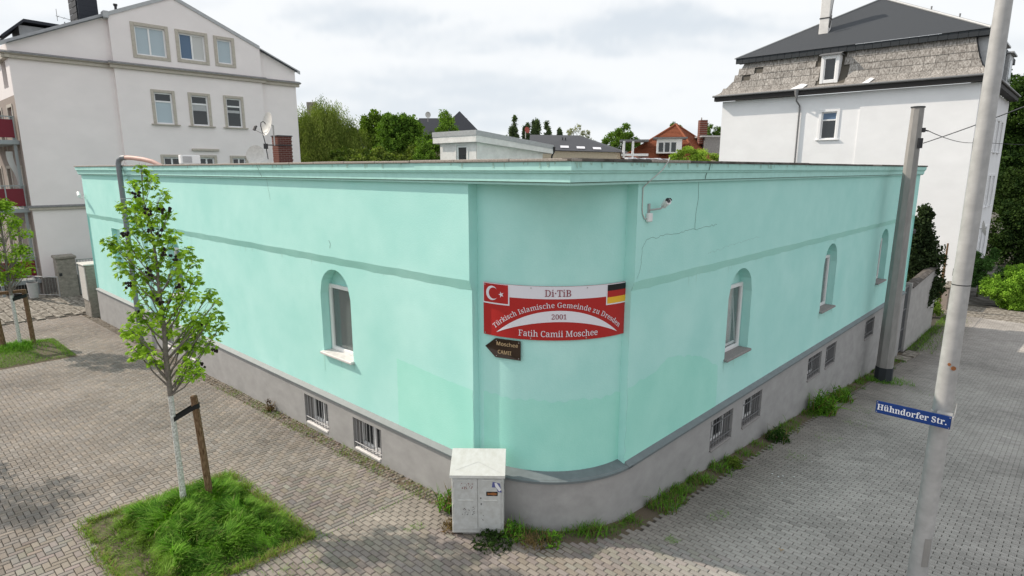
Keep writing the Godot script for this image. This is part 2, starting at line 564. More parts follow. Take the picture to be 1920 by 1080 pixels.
func paving_xf(a: float, b: float, along_b: bool) -> Transform3D:
	var p := G(a, b, rf(0.010, 0.0135))
	var u := (G(a, b + 0.3) - G(a, b - 0.3)).normalized()
	if not along_b: u = (G(a + 0.3, b) - G(a - 0.3, b)).normalized()
	var side := (G(a + 0.3, b) - G(a - 0.3, b)) if along_b else (G(a, b - 0.3) - G(a, b + 0.3))
	var n := u.cross(side).normalized()
	if n.y < 0: n = -n
	n = (n + Vector3(rf(-0.008, 0.008), 0, rf(-0.008, 0.008))).normalized()
	u = (u - n * u.dot(n)).normalized()
	u = u.rotated(n, rf(-0.008, 0.008))
	return Transform3D(Basis(u, n, u.cross(n)), p)

# lays the stones: the 300 that show largest are parts, the rest one stuff part
func lay(parent: Node, list: Array, mesh: Mesh, called := "paver") -> void:
	var near := []
	for i in list.size():
		var p: Vector3 = list[i][0].origin
		if seen(p): near.append([p.distance_to(Vector3(0, 6, 0)), i])
	near.sort_custom(func(x, y): return x[0] < y[0])
	var single := {}
	for k in mini(300, near.size()): single[near[k][1]] = true
	var mats := {}
	var xf := []
	var col := []
	for i in list.size():
		if single.has(i):
			var c: Color = list[i][1]
			var key := "%d_%d_%d" % [int(c.r * 50), int(c.g * 50), int(c.b * 50)]
			if not mats.has(key):
				var m: StandardMaterial3D = M.paver.duplicate()
				m.vertex_color_use_as_albedo = false
				m.albedo_color = lin((int(c.r * 50) + 0.5) / 50.0, (int(c.g * 50) + 0.5) / 50.0, (int(c.b * 50) + 0.5) / 50.0)
				mats[key] = m
			var o := MeshInstance3D.new()
			o.mesh = mesh
			o.material_override = mats[key]
			o.name = called
			o.transform = list[i][0]
			parent.add_child(o, true)
		else:
			xf.append(list[i][0])
			col.append(list[i][1])
	scatter(called + "_field", mesh, M.paver, xf, col, parent)

func build_ground() -> void:
	# terrain to the horizon
	var mb := MB.new()
	var cs := [-400.0, -150.0, -60.0, -30.0]
	for i in 46: cs.append(-22.0 + i * 2.0)
	cs.append_array([80.0, 110.0, 160.0, 260.0, 450.0])
	for i in cs.size() - 1:
		for j in cs.size() - 1:
			mb.quad(G(cs[i], cs[j], -0.09), G(cs[i + 1], cs[j], -0.09), G(cs[i + 1], cs[j + 1], -0.09), G(cs[i], cs[j + 1], -0.09), UP)
	tag(obj("ground", mb, M.ground), "", "", "", "structure")

	var dirtn := FastNoiseLite.new()
	dirtn.seed = 7; dirtn.frequency = 0.35; dirtn.fractal_octaves = 3
	var brick := brick_mesh(0.190, 0.090, 0.010)
	# left: herringbone pavement
	var pave := sheet("pavement", -9.5, -0.42, 3.12, 26.6, -0.012, 0.6, M.joint)
	var list := []
	var cells := {}
	for i in range(-96, -4):
		for j in range(31, 267):
			var k := posmod(i - j, 4)
			if k != 0 and k != 2: continue
			var ca := i * 0.1 + (0.1 if k == 0 else 0.05)
			var cb := j * 0.1 + (0.05 if k == 0 else 0.0)
			if ca > -0.44 or ca < -9.4 or cb < 3.22 or cb > 26.5: continue
			if k == 0 and ca > -0.48: continue
			var blocked := false
			for e in [[-4.8, -2.4, 3.2, 6.4], [-4.7, -2.2, 18.8, 22.4]]:
				var ha := 0.1 if k == 0 else 0.05
				var hb := 0.05 if k == 0 else 0.1
				if ca + ha > e[0] + 0.01 and ca - ha < e[1] - 0.01 and cb + hb > e[2] + 0.01 and cb - hb < e[3] - 0.01: blocked = true
			if blocked or ca - (0.1 if k == 0 else 0.05) < -9.45: continue
			cells[Vector2i(i, j)] = true
			cells[Vector2i(i + 1, j) if k == 0 else Vector2i(i, j - 1)] = true
			var t := rf(0.87, 1.13) + dirtn.get_noise_2d(ca, cb) * 0.28
			if rng.randf() < 0.05: t *= rf(0.72, 1.25)
			var c := Color(0.275, 0.238, 0.209) * t
			var hue := rf(-1, 1)
			c.r *= 1.0 + 0.03 * hue
			c.b *= 1.0 - 0.04 * hue
			if k == 2 and absf(ca + 1.95) < 0.06 and posmod(j, 4) == 0:
				c = Color(0.20, 0.183, 0.178) * rf(0.9, 1.1)
			list.append([paving_xf(ca, cb, k == 2), c])
	# cut stones where the pattern meets an edge
	var cutxf := []
	var cutcol := []
	for i in range(-93, -4):
		for j in range(32, 264):
			if cells.has(Vector2i(i, j)): continue
			var ca := i * 0.1 + 0.05
			var cb := j * 0.1 + 0.05
			if ca > -4.8 and ca < -2.4 and cb > 3.2 and cb < 6.4: continue
			if ca > -4.7 and ca < -2.2 and cb > 18.8 and cb < 22.4: continue
			cutxf.append(paving_xf(ca, cb, true))
			cutcol.append(Color(0.29, 0.258, 0.228) * rf(0.85, 1.1))
	scatter("cut_paver", brick_mesh(0.092, 0.092, 0.009), M.paver, cutxf, cutcol, pave)
	# the seam course
	for k in 45:
		list.append([paving_xf(-9.3 + k * 0.2, 3.15, false), Color(0.30, 0.265, 0.235) * rf(0.85, 1.1)])
	lay(pave, list, brick)

	# front and right street: running bond
	var street := sheet("street", -9.5, 34.0, -13.0, 3.1, -0.012, 0.6, M.joint)
	list = []
	var halves := []
	for i in range(-95, 340):
		for j in range(-65, 17):
			var ca := i * 0.1 + 0.05
			var cb := j * 0.2 + (0.1 if posmod(i, 2) == 0 else 0.0)
			if cb > 3.05 or cb < -12.9: continue
			if ca > 1.8 and cb > -0.42: continue
			if ca > -0.45 and cb > 1.75: continue
			if ca <= 1.8 and cb <= 1.8 and Vector2(ca - 1.85, cb - 1.85).length() < 2.3: continue
			var lane := smoothstep(-0.6, -2.2, cb) * (1.0 - smoothstep(-7.0, -9.5, cb) * 0.6) * smoothstep(-1.0, 2.5, ca)
			var t := rf(0.88, 1.12) + dirtn.get_noise_2d(ca * 0.8, cb * 0.8) * 0.3
			if rng.randf() < 0.04: t *= rf(0.75, 1.22)
			var warm := Color(0.30, 0.262, 0.229)
			var grey := Color(0.41, 0.383, 0.358)
			var dark := Color(0.245, 0.222, 0.20)
			var c := warm.lerp(dark, smoothstep(-0.6, 1.6, ca)).lerp(grey, lane * 0.9) * t
			list.append([paving_xf(ca, cb, true), c])
			if cb > 2.85 and cb < 2.95: halves.append([paving_xf(ca, 3.05, true), c])
	lay(street, list, brick)
	var hxf := []
	var hcol := []
	for q in halves:
		hxf.append(q[0])
		hcol.append(q[1])
	scatter("half_paver", brick_mesh(0.092, 0.092, 0.009), M.paver, hxf, hcol, street)

	# cobble strip along the left wall
	var strip := sheet("cobble_strip", -0.42, 0.2, 2.6, 26.6, -0.02, 0.6, M.soil)
	var cob := brick_mesh(0.085, 0.08, 0.016, 0.04)
	list = []
	for i in 4:
		for j in 255:
			var ca := -0.38 + i * 0.098 + rf(-0.01, 0.01)
			var cb := 2.2 + j * 0.095 + rf(-0.01, 0.01)
			if rng.randf() < 0.12: continue
			var t := rf(0.75, 1.15)
			list.append([paving_xf(ca, cb, true).translated(UP * rf(-0.02, -0.004)), Color(0.23, 0.2, 0.165) * t])
	lay(strip, list, cob, "cobble")
	# soil beds
	var bed := MB.new()
	var edge := []
	for i in 60:
		var a := -0.3 + i * 0.4
		edge.append([a, -0.42])
	for i in edge.size() - 1:
		var a0: float = edge[i][0]
		var a1: float = edge[i + 1][0]
		bed.quad(G(a0, -0.45, -0.004), G(a1, -0.45, -0.004), G(a1, 0.3, 0.012), G(a0, 0.3, 0.012), UP)
	bed.quad(G(-0.5, 2.7, -0.003), G(-0.5, -0.45, -0.003), G(1.8, -0.45, -0.003), G(1.8, 2.7, -0.003), UP)
	tag(obj("soil_strip", bed, M.soil), "", "", "", "structure")
	for pit in [[-4.81, -2.39, 3.19, 6.41], [-4.71, -2.19, 18.79, 22.41]]:
		var sb := MB.new()
		for i in 12:
			for j in 12:
				var q := func(x: int, y: int) -> Vector3:
					var a := lerpf(pit[0], pit[1], x / 12.0)
					var b := lerpf(pit[2], pit[3], y / 12.0)
					var e := minf(minf(x, 12 - x), minf(y, 12 - y)) / 6.0
					return G(a, b, 0.004 + 0.13 * e * (2 - e))
				sb.quad(q.call(i, j), q.call(i + 1, j), q.call(i + 1, j + 1), q.call(i, j + 1), UP)
		tag(obj("tree_pit", sb, M.soil), "", "", "", "structure")

	# far left drive of big slabs in skewed rows
	var drive := sheet("driveway", -7.5, 1.2, 26.7, 33.6, -0.015, 0.8, M.joint)
	for i in 24:
		for j in 8:
			var ca := -6.9 + i * 0.34 + rf(-0.01, 0.01)
			var cb := 27.15 + j * 0.82 + (0.4 if i % 2 == 0 else 0.0) + rf(-0.03, 0.03)
			if ca > 1.0: continue
			var s := MB.new()
			var x := eR * (0.155 + rf(-0.008, 0.004))
			var y := eL * (0.395 + rf(-0.015, 0.006))
			s.bev(G(ca, cb, rf(-0.018, 0.0)), x, UP * 0.04, y, 0.018)
			obj("paving_slab", s, M.slab, drive)
	# pale crossing at the end of the street
	sheet("crossing", 33.8, 37.4, -30.0, 1.5, -0.006, 1.0, M.slab)

# ---------- the mint corner building ----------
var arc_c := Vector3.ZERO
var arc_bis := Vector3.ZERO
var arc_right := Vector3.ZERO

func off_corner(dl: float, dr: float) -> Vector3:  # the point at distance dl before the left wall and dr before the right wall
	var det := nL.x * nR.z - nR.x * nL.z
	return CORNER + Vector3((dl * nR.z - dr * nL.z) / det, 0, (nL.x * dr - nR.x * dl) / det)

func arc_dir(t: float) -> Vector3:
	return arc_bis * cos(t) + arc_right * sin(t)

func arc_p(t: float, r: float, h: float) -> Vector3:
	return arc_c + arc_dir(t) * r + UP * h

func arched_window(b: Node, fr: Fr, x0: float, x1: float, shade: bool, tilt: bool) -> void:
	# mint tympanum behind the frame
	var t := MB.new()
	var h := {"x0": x0, "x1": x1, "y1": 3.34, "arch": true, "rise": 0.58}
	for i in 16:
		var a := lerpf(x0, x1, i / 16.0)
		var c := lerpf(x0, x1, (i + 1) / 16.0)
		t.quad(fr.P(a, 3.5, -0.262), fr.P(c, 3.5, -0.262), fr.P(c, maxf(3.5, arch_y(h, c)), -0.262), fr.P(a, maxf(3.5, arch_y(h, a)), -0.262), fr.n)
	obj("arch_infill", t, M.mint, b)
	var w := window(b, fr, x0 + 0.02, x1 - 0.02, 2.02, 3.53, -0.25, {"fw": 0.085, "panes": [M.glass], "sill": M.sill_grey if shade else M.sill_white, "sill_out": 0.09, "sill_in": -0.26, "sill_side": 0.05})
	# the inner room: dark box and a curtain
	var r := MB.new()
	var e := 0.9
	r.quad(fr.P(x0 - 0.2, 1.9, -e), fr.P(x1 + 0.2, 1.9, -e), fr.P(x1 + 0.2, 3.7, -e), fr.P(x0 - 0.2, 3.7, -e), fr.n)
	for s in [x0 - 0.2, x1 + 0.2]:
		r.quad(fr.P(s, 1.9, -e), fr.P(s, 3.7, -e), fr.P(s, 3.7, -0.27), fr.P(s, 1.9, -0.27), fr.u)
	for s in [1.9, 3.7]:
		r.quad(fr.P(x0 - 0.2, s, -e), fr.P(x1 + 0.2, s, -e), fr.P(x1 + 0.2, s, -0.27), fr.P(x0 - 0.2, s, -0.27), fr.v)
	obj("room", r, M.inside, w)
	var cu := MB.new()
	var n := 40
	for i in n:
		var f0 := float(i) / n
		var f1 := float(i + 1) / n
		var a := lerpf(x0 + 0.1, lerpf(x0, x1, 0.45), f0)
		var c := lerpf(x0 + 0.1, lerpf(x0, x1, 0.45), f1)
		if shade:
			a = lerpf(lerpf(x0, x1, 0.5), x1 - 0.08, f0)
			c = lerpf(lerpf(x0, x1, 0.5), x1 - 0.08, f1)
		var d0 := -0.40 + sin(f0 * 40.0) * 0.025
		var d1 := -0.40 + sin(f1 * 40.0) * 0.025
		cu.quad(fr.P(a, 2.05, d0), fr.P(c, 2.05, d1), fr.P(c, 3.6, d1), fr.P(a, 3.6, d0), fr.n)
	obj("curtain", cu, M.curtain, w)
	if tilt:
		var s := MB.new()
		for q in [[0.1, 0.16, 2.12, 3.45], [0.1, 1.0, 2.11, 2.17], [0.1, 1.0, 3.4, 3.46], [0.94, 1.0, 2.12, 3.45]]:
			var xa := lerpf(x0 + 0.05, x1 - 0.05, q[0])
			var xb := lerpf(x0 + 0.05, x1 - 0.05, q[1])
			var da: float = -0.27 - (q[2] - 2.1) * 0.11
			var db: float = -0.27 - (q[3] - 2.1) * 0.11
			s.quad(fr.P(xa, q[2], da), fr.P(xb, q[2], da), fr.P(xb, q[3], db), fr.P(xa, q[3], db), fr.n)
		obj("tilted_sash", s, M.white_plastic, w)

func basement_window(b: Node, fr: Fr, x0: float, x1: float, dark: bool) -> void:
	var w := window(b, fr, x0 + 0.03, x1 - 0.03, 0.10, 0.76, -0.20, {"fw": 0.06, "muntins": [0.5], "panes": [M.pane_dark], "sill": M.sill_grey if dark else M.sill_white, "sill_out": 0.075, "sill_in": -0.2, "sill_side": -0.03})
	var g := MB.new()
	var m := 0.02
	var nb := 8
	for i in nb:
		var x := lerpf(x0 + 0.08, x1 - 0.08, float(i) / (nb - 1))
		g.tube([fr.P(x, 0.11, m), fr.P(x, 0.75, m)], [0.011, 0.011], 6)
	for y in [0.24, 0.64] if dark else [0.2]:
		g.tube([fr.P(x0 - 0.04, y, m + 0.02), fr.P(x1 + 0.04, y, m + 0.02)], [0.013, 0.013], 6)
		for x in [x0 - 0.03, x1 + 0.03]:
			g.tube([fr.P(x, y, m + 0.02), fr.P(x, y, 0.0)], [0.012, 0.012], 6)
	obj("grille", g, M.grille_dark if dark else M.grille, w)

func sweep(mb: MB, prof: Array, path: Array) -> void:  # prof: [dist, height]; path: callables of dist -> point
	for i in path.size() - 1:
		for k in prof.size() - 1:
			var p: Array = prof[k]
			var q: Array = prof[k + 1]
			var a: Vector3 = path[i].call(p[0]) + UP * p[1]
			var b: Vector3 = path[i + 1].call(p[0]) + UP * p[1]
			var c: Vector3 = path[i + 1].call(q[0]) + UP * q[1]
			var d: Vector3 = path[i].call(q[0]) + UP * q[1]
			var away: Vector3 = path[i].call(1.0) - path[i].call(0.0)
			var lift := Vector3.UP * (1.0 if q[0] < p[0] else -1.0) * 0.6
			mb.quad(a, b, c, d, away + lift if absf(q[0] - p[0]) > 0.001 else away)

func build_mosque() -> Node3D:
	var b := thing("corner_building", W(0, 0, 0), "single-storey mint green corner building on a grey plinth with arched windows", "building")
	var left := Fr.new(CORNER, eL, nL)
	var right := Fr.new(CORNER, eR, nR)
	var R := 1.75
	arc_c = off_corner(-(0.14 + R), -(0.14 + R))
	arc_bis = (nL + nR).normalized()
	arc_right = Vector3(arc_bis.z, 0, -arc_bis.x)
	var half := nL.angle_to(nR) / 2
	var LB := 25.0
	var RA := 22.35
	var lw := [[5.55, 6.72], [14.9, 16.05]]
	var rw := [[5.4, 6.58], [11.5, 12.66], [17.5, 18.66]]
	var lb := [[4.6, 5.62], [6.62, 7.66], [14.3, 15.25], [16.2, 17.2]]
	var rb := [[4.85, 5.93], [6.45, 7.55], [10.8, 11.93], [12.35, 13.32], [16.6, 17.76]]
	var lo := 0.9
	var bn := FastNoiseLite.new()
	bn.seed = 12
	bn.frequency = 1.2
	bn.fractal_octaves = 4
	# lower walls with the arched openings, the leaning band, the upper walls standing 5 cm proud
	for side in 2:
		var fr: Fr = left if side == 0 else right
		var x0 := 1.93 if side == 0 else 1.68
		var x1 := LB if side == 0 else RA
		var holes := []
		for w in (lw if side == 0 else rw):
			holes.append({"x0": w[0], "x1": w[1], "y0": 2.0, "y1": 3.34, "arch": true, "rise": 0.58, "d": 0.27})
		if side == 0:
			holes.append({"x0": 20.9, "x1": 21.95, "y0": 2.45, "y1": 3.78, "d": 0.16})
		var mb := MB.new()
		holed(mb, fr, x0, x1, lo, 4.06, holes)
		if side == 0:
			fr.q(mb, 20.9, 21.95, 2.45, 3.78, -0.16)
		# the band: uneven lower edge
		var n := 160
		var band := MB.new()
		for i in n:
			var a := lerpf(x0, x1, float(i) / n)
			var c := lerpf(x0, x1, float(i + 1) / n)
			var la := bn.get_noise_1d(a * 1.0) * 0.03 - 0.01
			var lc := bn.get_noise_1d(c * 1.0) * 0.03 - 0.01
			var ua := 0.02 + bn.get_noise_1d(a * 0.7 + 90) * 0.02
			var uc := 0.02 + bn.get_noise_1d(c * 0.7 + 90) * 0.02
			band.quad(fr.P(a, 4.055 + la, 0.002), fr.P(c, 4.055 + lc, 0.002), fr.P(c, 4.185 + uc, 0.055), fr.P(a, 4.185 + ua, 0.055), fr.n - UP * 0.3)
			mb.quad(fr.P(a, 4.185 + ua, 0.055), fr.P(c, 4.185 + uc, 0.055), fr.P(c, 4.3, 0.055), fr.P(a, 4.3, 0.055), fr.n)
		obj("band", band, M.mint_band, b)
		fr.q(mb, x0, x1, 4.3, 5.86, 0.055)
		# return into the rounded corner
		mb.quad(fr.P(x0, lo, 0.0), fr.P(x0, 4.06, 0.0), fr.P(x0, 4.06, -0.16), fr.P(x0, lo, -0.16), -fr.u)
		mb.quad(fr.P(x0, 4.06, 0.0), fr.P(x0, 4.2, 0.055), fr.P(x0, 4.2, -0.16), fr.P(x0, 4.06, -0.16), -fr.u)
		mb.quad(fr.P(x0, 4.2, 0.055), fr.P(x0, 5.86, 0.055), fr.P(x0, 5.86, -0.16), fr.P(x0, 4.2, -0.16), -fr.u)
		# far gable walls and the court side
		var inner := -11.0
		mb.quad(fr.P(x1, -0.6, 0.05), fr.P(x1, 5.86, 0.05), fr.P(x1, 5.86, inner), fr.P(x1, -0.6, inner), fr.u)
		mb.quad(fr.P(11.0, -0.6, inner), fr.P(x1, -0.6, inner), fr.P(x1, 5.86, inner), fr.P(11.0, 5.86, inner), -fr.n)
		obj("wall", mb, M.mint, b)
	# rounded corner
	var rc := MB.new()
	var seg := 48
	for i in seg:
		var t0 := lerpf(-half, half, float(i) / seg)
		var t1 := lerpf(-half, half, float(i + 1) / seg)
		rc.squad(arc_p(t0, R, lo), arc_p(t1, R, lo), arc_p(t1, R, 5.86), arc_p(t0, R, 5.86), arc_dir(t0), arc_dir(t1), arc_dir(t1), arc_dir(t0))
	for side in 2:
		var fr: Fr = left if side == 0 else right
		var tp := arc_p(-half if side == 0 else half, R, 0)
		var xt := (tp - CORNER).dot(fr.u)
		var xe := 1.93 if side == 0 else 1.68
		rc.quad(fr.P(xt, lo, -0.14), fr.P(xe, lo, -0.14), fr.P(xe, 5.86, -0.14), fr.P(xt, 5.86, -0.14), fr.n)
	obj("rounded_corner", rc, M.mint, b)
	# repainted areas near the corner
	var pt := MB.new()
	patch(pt, left, rough_edge([Vector2(1.94, 1.0), Vector2(4.05, 0.99), Vector2(4.05, 2.42), Vector2(3.2, 2.36), Vector2(1.94, 2.30)], 0.012), 0.0025)
	obj("repainted_patch", pt, M.mint_patch, b)
	pt = MB.new()
	for i in 60:
		var t0 := lerpf(-half, half, i / 60.0)
		var t1 := lerpf(-half, half, (i + 1) / 60.0)
		var h0 := 2.28 + 0.02 * sin(i * 1.3) + 0.015 * sin(i * 0.37)
		var h1 := 2.28 + 0.02 * sin((i + 1) * 1.3) + 0.015 * sin((i + 1) * 0.37)
		pt.squad(arc_p(t0, R + 0.0025, 1.0), arc_p(t1, R + 0.0025, 1.0), arc_p(t1, R + 0.0025, h1), arc_p(t0, R + 0.0025, h0), arc_dir(t0), arc_dir(t1), arc_dir(t1), arc_dir(t0))
	obj("repainted_patch", pt, M.mint_patch, b)
	pt = MB.new()
	patch(pt, right, rough_edge([Vector2(1.69, 1.0), Vector2(5.15, 1.0), Vector2(5.1, 1.95), Vector2(4.3, 2.35), Vector2(3.0, 2.62), Vector2(2.6, 2.45), Vector2(1.69, 2.38)], 0.03), 0.0025)
	obj("repainted_patch", pt, M.mint_patch, b)
	# plinth, following the rounding
	for side in 2:
		var fr: Fr = left if side == 0 else right
		var tp := arc_p(-half if side == 0 else half, R + 0.2, 0)
		var xt := (tp - CORNER).dot(fr.u)
		var x1 := LB + 0.04 if side == 0 else RA + 0.04
		var holes := []
		for w in (lb if side == 0 else rb):
			holes.append({"x0": w[0], "x1": w[1], "y0": 0.06, "y1": 0.77, "d": 0.26})
		var mb := MB.new()
		holed(mb, fr, xt, x1, -2.4, 0.98, holes, 0.06)
		mb.quad(fr.P(x1, -2.4, 0.06), fr.P(x1, 0.98, 0.06), fr.P(x1, 0.98, -0.5), fr.P(x1, -2.4, -0.5), fr.u)
		for w in (lb if side == 0 else rb):
			fr.q(mb, w[0], w[1], 0.06, 0.77, -0.205)
		if side == 0:
			for i in seg:
				var t0 := lerpf(-half, half, float(i) / seg)
				var t1 := lerpf(-half, half, float(i + 1) / seg)
				mb.squad(arc_p(t0, R + 0.2, -0.6), arc_p(t1, R + 0.2, -0.6), arc_p(t1, R + 0.2, 0.98), arc_p(t0, R + 0.2, 0.98), arc_dir(t0), arc_dir(t1), arc_dir(t1), arc_dir(t0))
		obj("plinth", mb, M.plinth, b)
	# metal flashing on the plinth
	var path := []
	path.append(func(d: float) -> Vector3: return left.P(LB + 0.05, 0, d))
	for i in range(9, -1, -1):
		var x := 1.94 + i * 2.5
		path.append(func(d: float) -> Vector3: return left.P(x, 0, d))
	path.append(func(d: float) -> Vector3: return left.P(1.93, 0, d if d > 0.02 else -0.14))
	for i in 25:
		var t := lerpf(-half, half, i / 24.0)
		path.append(func(d: float) -> Vector3: return arc_p(t, R + 0.14 + (d if d > 0.02 else -0.14), 0))
	path.append(func(d: float) -> Vector3: return right.P(1.68, 0, d if d > 0.02 else -0.14))
	for i in 9:
		var x := 1.70 + i * 2.5
		path.append(func(d: float) -> Vector3: return right.P(x, 0, d))
	path.append(func(d: float) -> Vector3: return right.P(RA + 0.05, 0, d))
	var fl := MB.new()
	sweep(fl, [[0.07, 0.925], [0.098, 0.925], [0.10, 0.965], [0.0, 1.035]], path)
	obj("plinth_flashing", fl, M.flashing, b)
	# cornice with its mitred corner
	var cp := []
	cp.append(func(d: float) -> Vector3: return left.P(LB + 0.12, 0, d))
	cp.append(func(d: float) -> Vector3: return off_corner(d, d))
	cp.append(func(d: float) -> Vector3: return right.P(RA + 0.12, 0, d))
	var co := MB.new()
	sweep(co, [[-0.15, 5.785], [0.115, 5.785], [0.12, 5.815], [0.15, 5.83], [0.155, 5.945], [0.185, 5.955], [0.185, 5.975], [0.21, 5.99], [0.215, 6.105], [-0.3, 6.105]], cp)
	for e in [[left, LB + 0.12], [right, RA + 0.12]]:
		e[0].q(co, 0, 0.001, 5.8, 5.81, -0.4)
		co.quad(e[0].P(e[1], 5.785, -0.3), e[0].P(e[1], 5.785, 0.115), e[0].P(e[1], 6.105, 0.215), e[0].P(e[1], 6.105, -0.3), e[0].u)
	obj("cornice", co, M.mint_trim, b)
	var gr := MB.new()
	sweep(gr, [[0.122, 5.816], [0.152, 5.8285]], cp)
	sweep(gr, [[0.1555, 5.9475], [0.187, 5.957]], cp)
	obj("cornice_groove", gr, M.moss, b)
	# soffit over the rounded corner and the flat roof
	var so := MB.new()
	so.quad(off_corner(0.1, 0.1) + UP * 5.79, right.P(2.2, 5.79, 0.1), W(2.2, 2.2, 5.79), left.P(2.2, 5.79, 0.1), -UP)
	obj("soffit", so, M.mint_trim, b)
	var ro := MB.new()
	ro.quad(off_corner(-0.25, -0.25) + UP * 6.0, right.P(RA, 6.0, -0.25), right.P(RA, 6.0, -11), W(11, 11, 6.0), UP)
	ro.quad(off_corner(-0.25, -0.25) + UP * 6.0, left.P(LB, 6.0, -0.25), left.P(LB, 6.0, -11), W(11, 11, 6.0), UP)
	obj("roof", ro, M.flat_roof, b)
	# coping slabs one by one
	for side in 2:
		var fr: Fr = left if side == 0 else right
		var x := -0.245
		var x1 := LB + 0.16 if side == 0 else RA + 0.16
		while x < x1:
			var l := minf(rf(0.95, 1.25), x1 - x)
			if l < 0.15: break
			var s := MB.new()
			var dz := rf(-0.004, 0.004)
			var st := x
			if side == 1 and x < 0: st = -0.243
			fr.bvx(s, st + 0.004, x + l - 0.004, 6.107, 6.15 + dz, -0.28, 0.245 + rf(-0.006, 0.006), 0.008)
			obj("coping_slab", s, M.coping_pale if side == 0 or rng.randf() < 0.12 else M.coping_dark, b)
			x += l
	# windows
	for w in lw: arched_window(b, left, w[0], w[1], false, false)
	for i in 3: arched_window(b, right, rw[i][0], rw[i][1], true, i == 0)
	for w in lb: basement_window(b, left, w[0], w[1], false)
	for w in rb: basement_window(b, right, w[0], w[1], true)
	var ns := MB.new()
	left.bvx(ns, 20.85, 22.0, 2.39, 2.45, -0.16, 0.09, 0.01)
	obj("sill", ns, M.sill_white, b)
	# weather marks: drips under the band and stains on the cornice
	for q in [[right, 2.0, 21.5, 46, 0.0], [left, 2.2, 20.0, 30, 0.0]]:
		var dp := MB.new()
		for i in q[3]:
			var x := rf(q[1], q[2])
			var w := rf(0.006, 0.03)
			var l := rf(0.03, 0.16) * (2.0 if rng.randf() < 0.12 else 1.0)
			patch(dp, q[0], rough_edge([Vector2(x - w, 4.058), Vector2(x + w, 4.058), Vector2(x + w * 0.4, 4.058 - l * 0.6), Vector2(x, 4.058 - l), Vector2(x - w * 0.5, 4.058 - l * 0.5)], 0.003, 0.03), 0.001 + i * 0.00003)
		tag(obj("drip_marks", dp, M.mint_dirt, b), "", "", "", "stuff")
	for q in [[right, -0.1, 9.0, 40], [left, 0.0, 16.0, 34]]:
		var dp := MB.new()
		for i in q[3]:
			var x: float = q[1] + (q[2] - q[1]) * pow(rng.randf(), 1.7)
			var w := rf(0.008, 0.05)
			var l := rf(0.02, 0.09)
			patch(dp, q[0], rough_edge([Vector2(x - w, 6.098), Vector2(x + w, 6.098), Vector2(x + w * 0.6, 6.098 - l), Vector2(x - w * 0.4, 6.098 - l * 0.8)], 0.006, 0.03), 0.2175 + i * 0.00003)
		tag(obj("cornice_stain", dp, M.stain, b), "", "", "", "stuff")
	var sk := MB.new()
	for w in rw + lw:
		var fr: Fr = right if rw.has(w) else left
		for e in [w[0] - 0.02, w[1] + 0.0, lerpf(w[0], w[1], 0.4)]:
			var l := rf(0.12, 0.45)
			patch(sk, fr, rough_edge([Vector2(e - 0.02, 1.955), Vector2(e + 0.03, 1.955), Vector2(e + 0.015, 1.955 - l), Vector2(e - 0.005, 1.955 - l * 0.9)], 0.004, 0.05), 0.0032)
	tag(obj("sill_streaks", sk, M.mint_dirt, b), "", "", "", "stuff")
	# cracks in the render
	var ck := MB.new()
	ck = MB.new()
	ribbon(ck, jagged(right, [Vector2(3.66, 5.78), Vector2(3.68, 5.55), Vector2(3.66, 5.4), Vector2(3.62, 5.2), Vector2(3.62, 4.93)], 0.058, 0.012), 0.009, nR)
	obj("crack", ck, M.crack, b)
	ck = MB.new()
	ribbon(ck, jagged(right, [Vector2(1.74, 4.25), Vector2(1.86, 4.5), Vector2(1.86, 4.74), Vector2(1.99, 4.88), Vector2(2.5, 4.9), Vector2(3.62, 4.93), Vector2(4.5, 4.96)], 0.058, 0.02), 0.0045, nR)
	obj("crack", ck, M.crack, b)
	ck = MB.new()
	ribbon(ck, jagged(right, [Vector2(4.2, 4.42), Vector2(5.2, 4.5), Vector2(6.6, 4.55)], 0.058, 0.025), 0.002, nR)
	obj("crack", ck, M.crack, b)
	ck = MB.new()
	ribbon(ck, jagged(left, [Vector2(8.7, 5.78), Vector2(8.66, 5.6), Vector2(8.6, 5.3)], 0.058, 0.012), 0.006, nL)
	obj("crack", ck, M.crack, b)
	ck = MB.new()
	ribbon(ck, jagged(left, [Vector2(6.15, 4.55), Vector2(6.1, 4.48), Vector2(6.13, 4.38)], 0.058, 0.012), 0.01, nL)
	obj("crack", ck, M.crack, b)
	for q in [[0.217, 6.10, 5.99], [0.157, 5.94, 5.835]]:
		ck = MB.new()
		ribbon(ck, jagged(right, [Vector2(3.74, q[1]), Vector2(3.7, q[2])], q[0] + 0.002, 0.02, 0.04), 0.022, nR)
		obj("cornice_crack", ck, M.crack, b)
		ck = MB.new()
		ribbon(ck, jagged(left, [Vector2(8.8, q[1]), Vector2(8.72, q[2])], q[0] + 0.002, 0.012, 0.04), 0.012, nL)
		obj("cornice_crack", ck, M.crack, b)
	return b

# ---------- lettering ----------
var serif: SystemFont
var serif_bold: SystemFont
var sans: SystemFont

func glyphs(text: String, font: Font, cap: float, depth := 0.003) -> Array:  # [mesh arrays, width]; baseline at 0, centred on x
	var t := TextMesh.new()
	t.font = font
	t.font_size = 64
	t.pixel_size = cap / (64.0 * 0.714)
	t.depth = depth
	t.text = text
	t.curve_step = 1.5
	t.horizontal_alignment = HORIZONTAL_ALIGNMENT_CENTER
	t.vertical_alignment = VERTICAL_ALIGNMENT_BOTTOM
	var arr := t.get_mesh_arrays()
	return arr

func baseline_shift(font: Font, cap: float) -> float:
	return font.get_descent(64) * cap / (64.0 * 0.714)

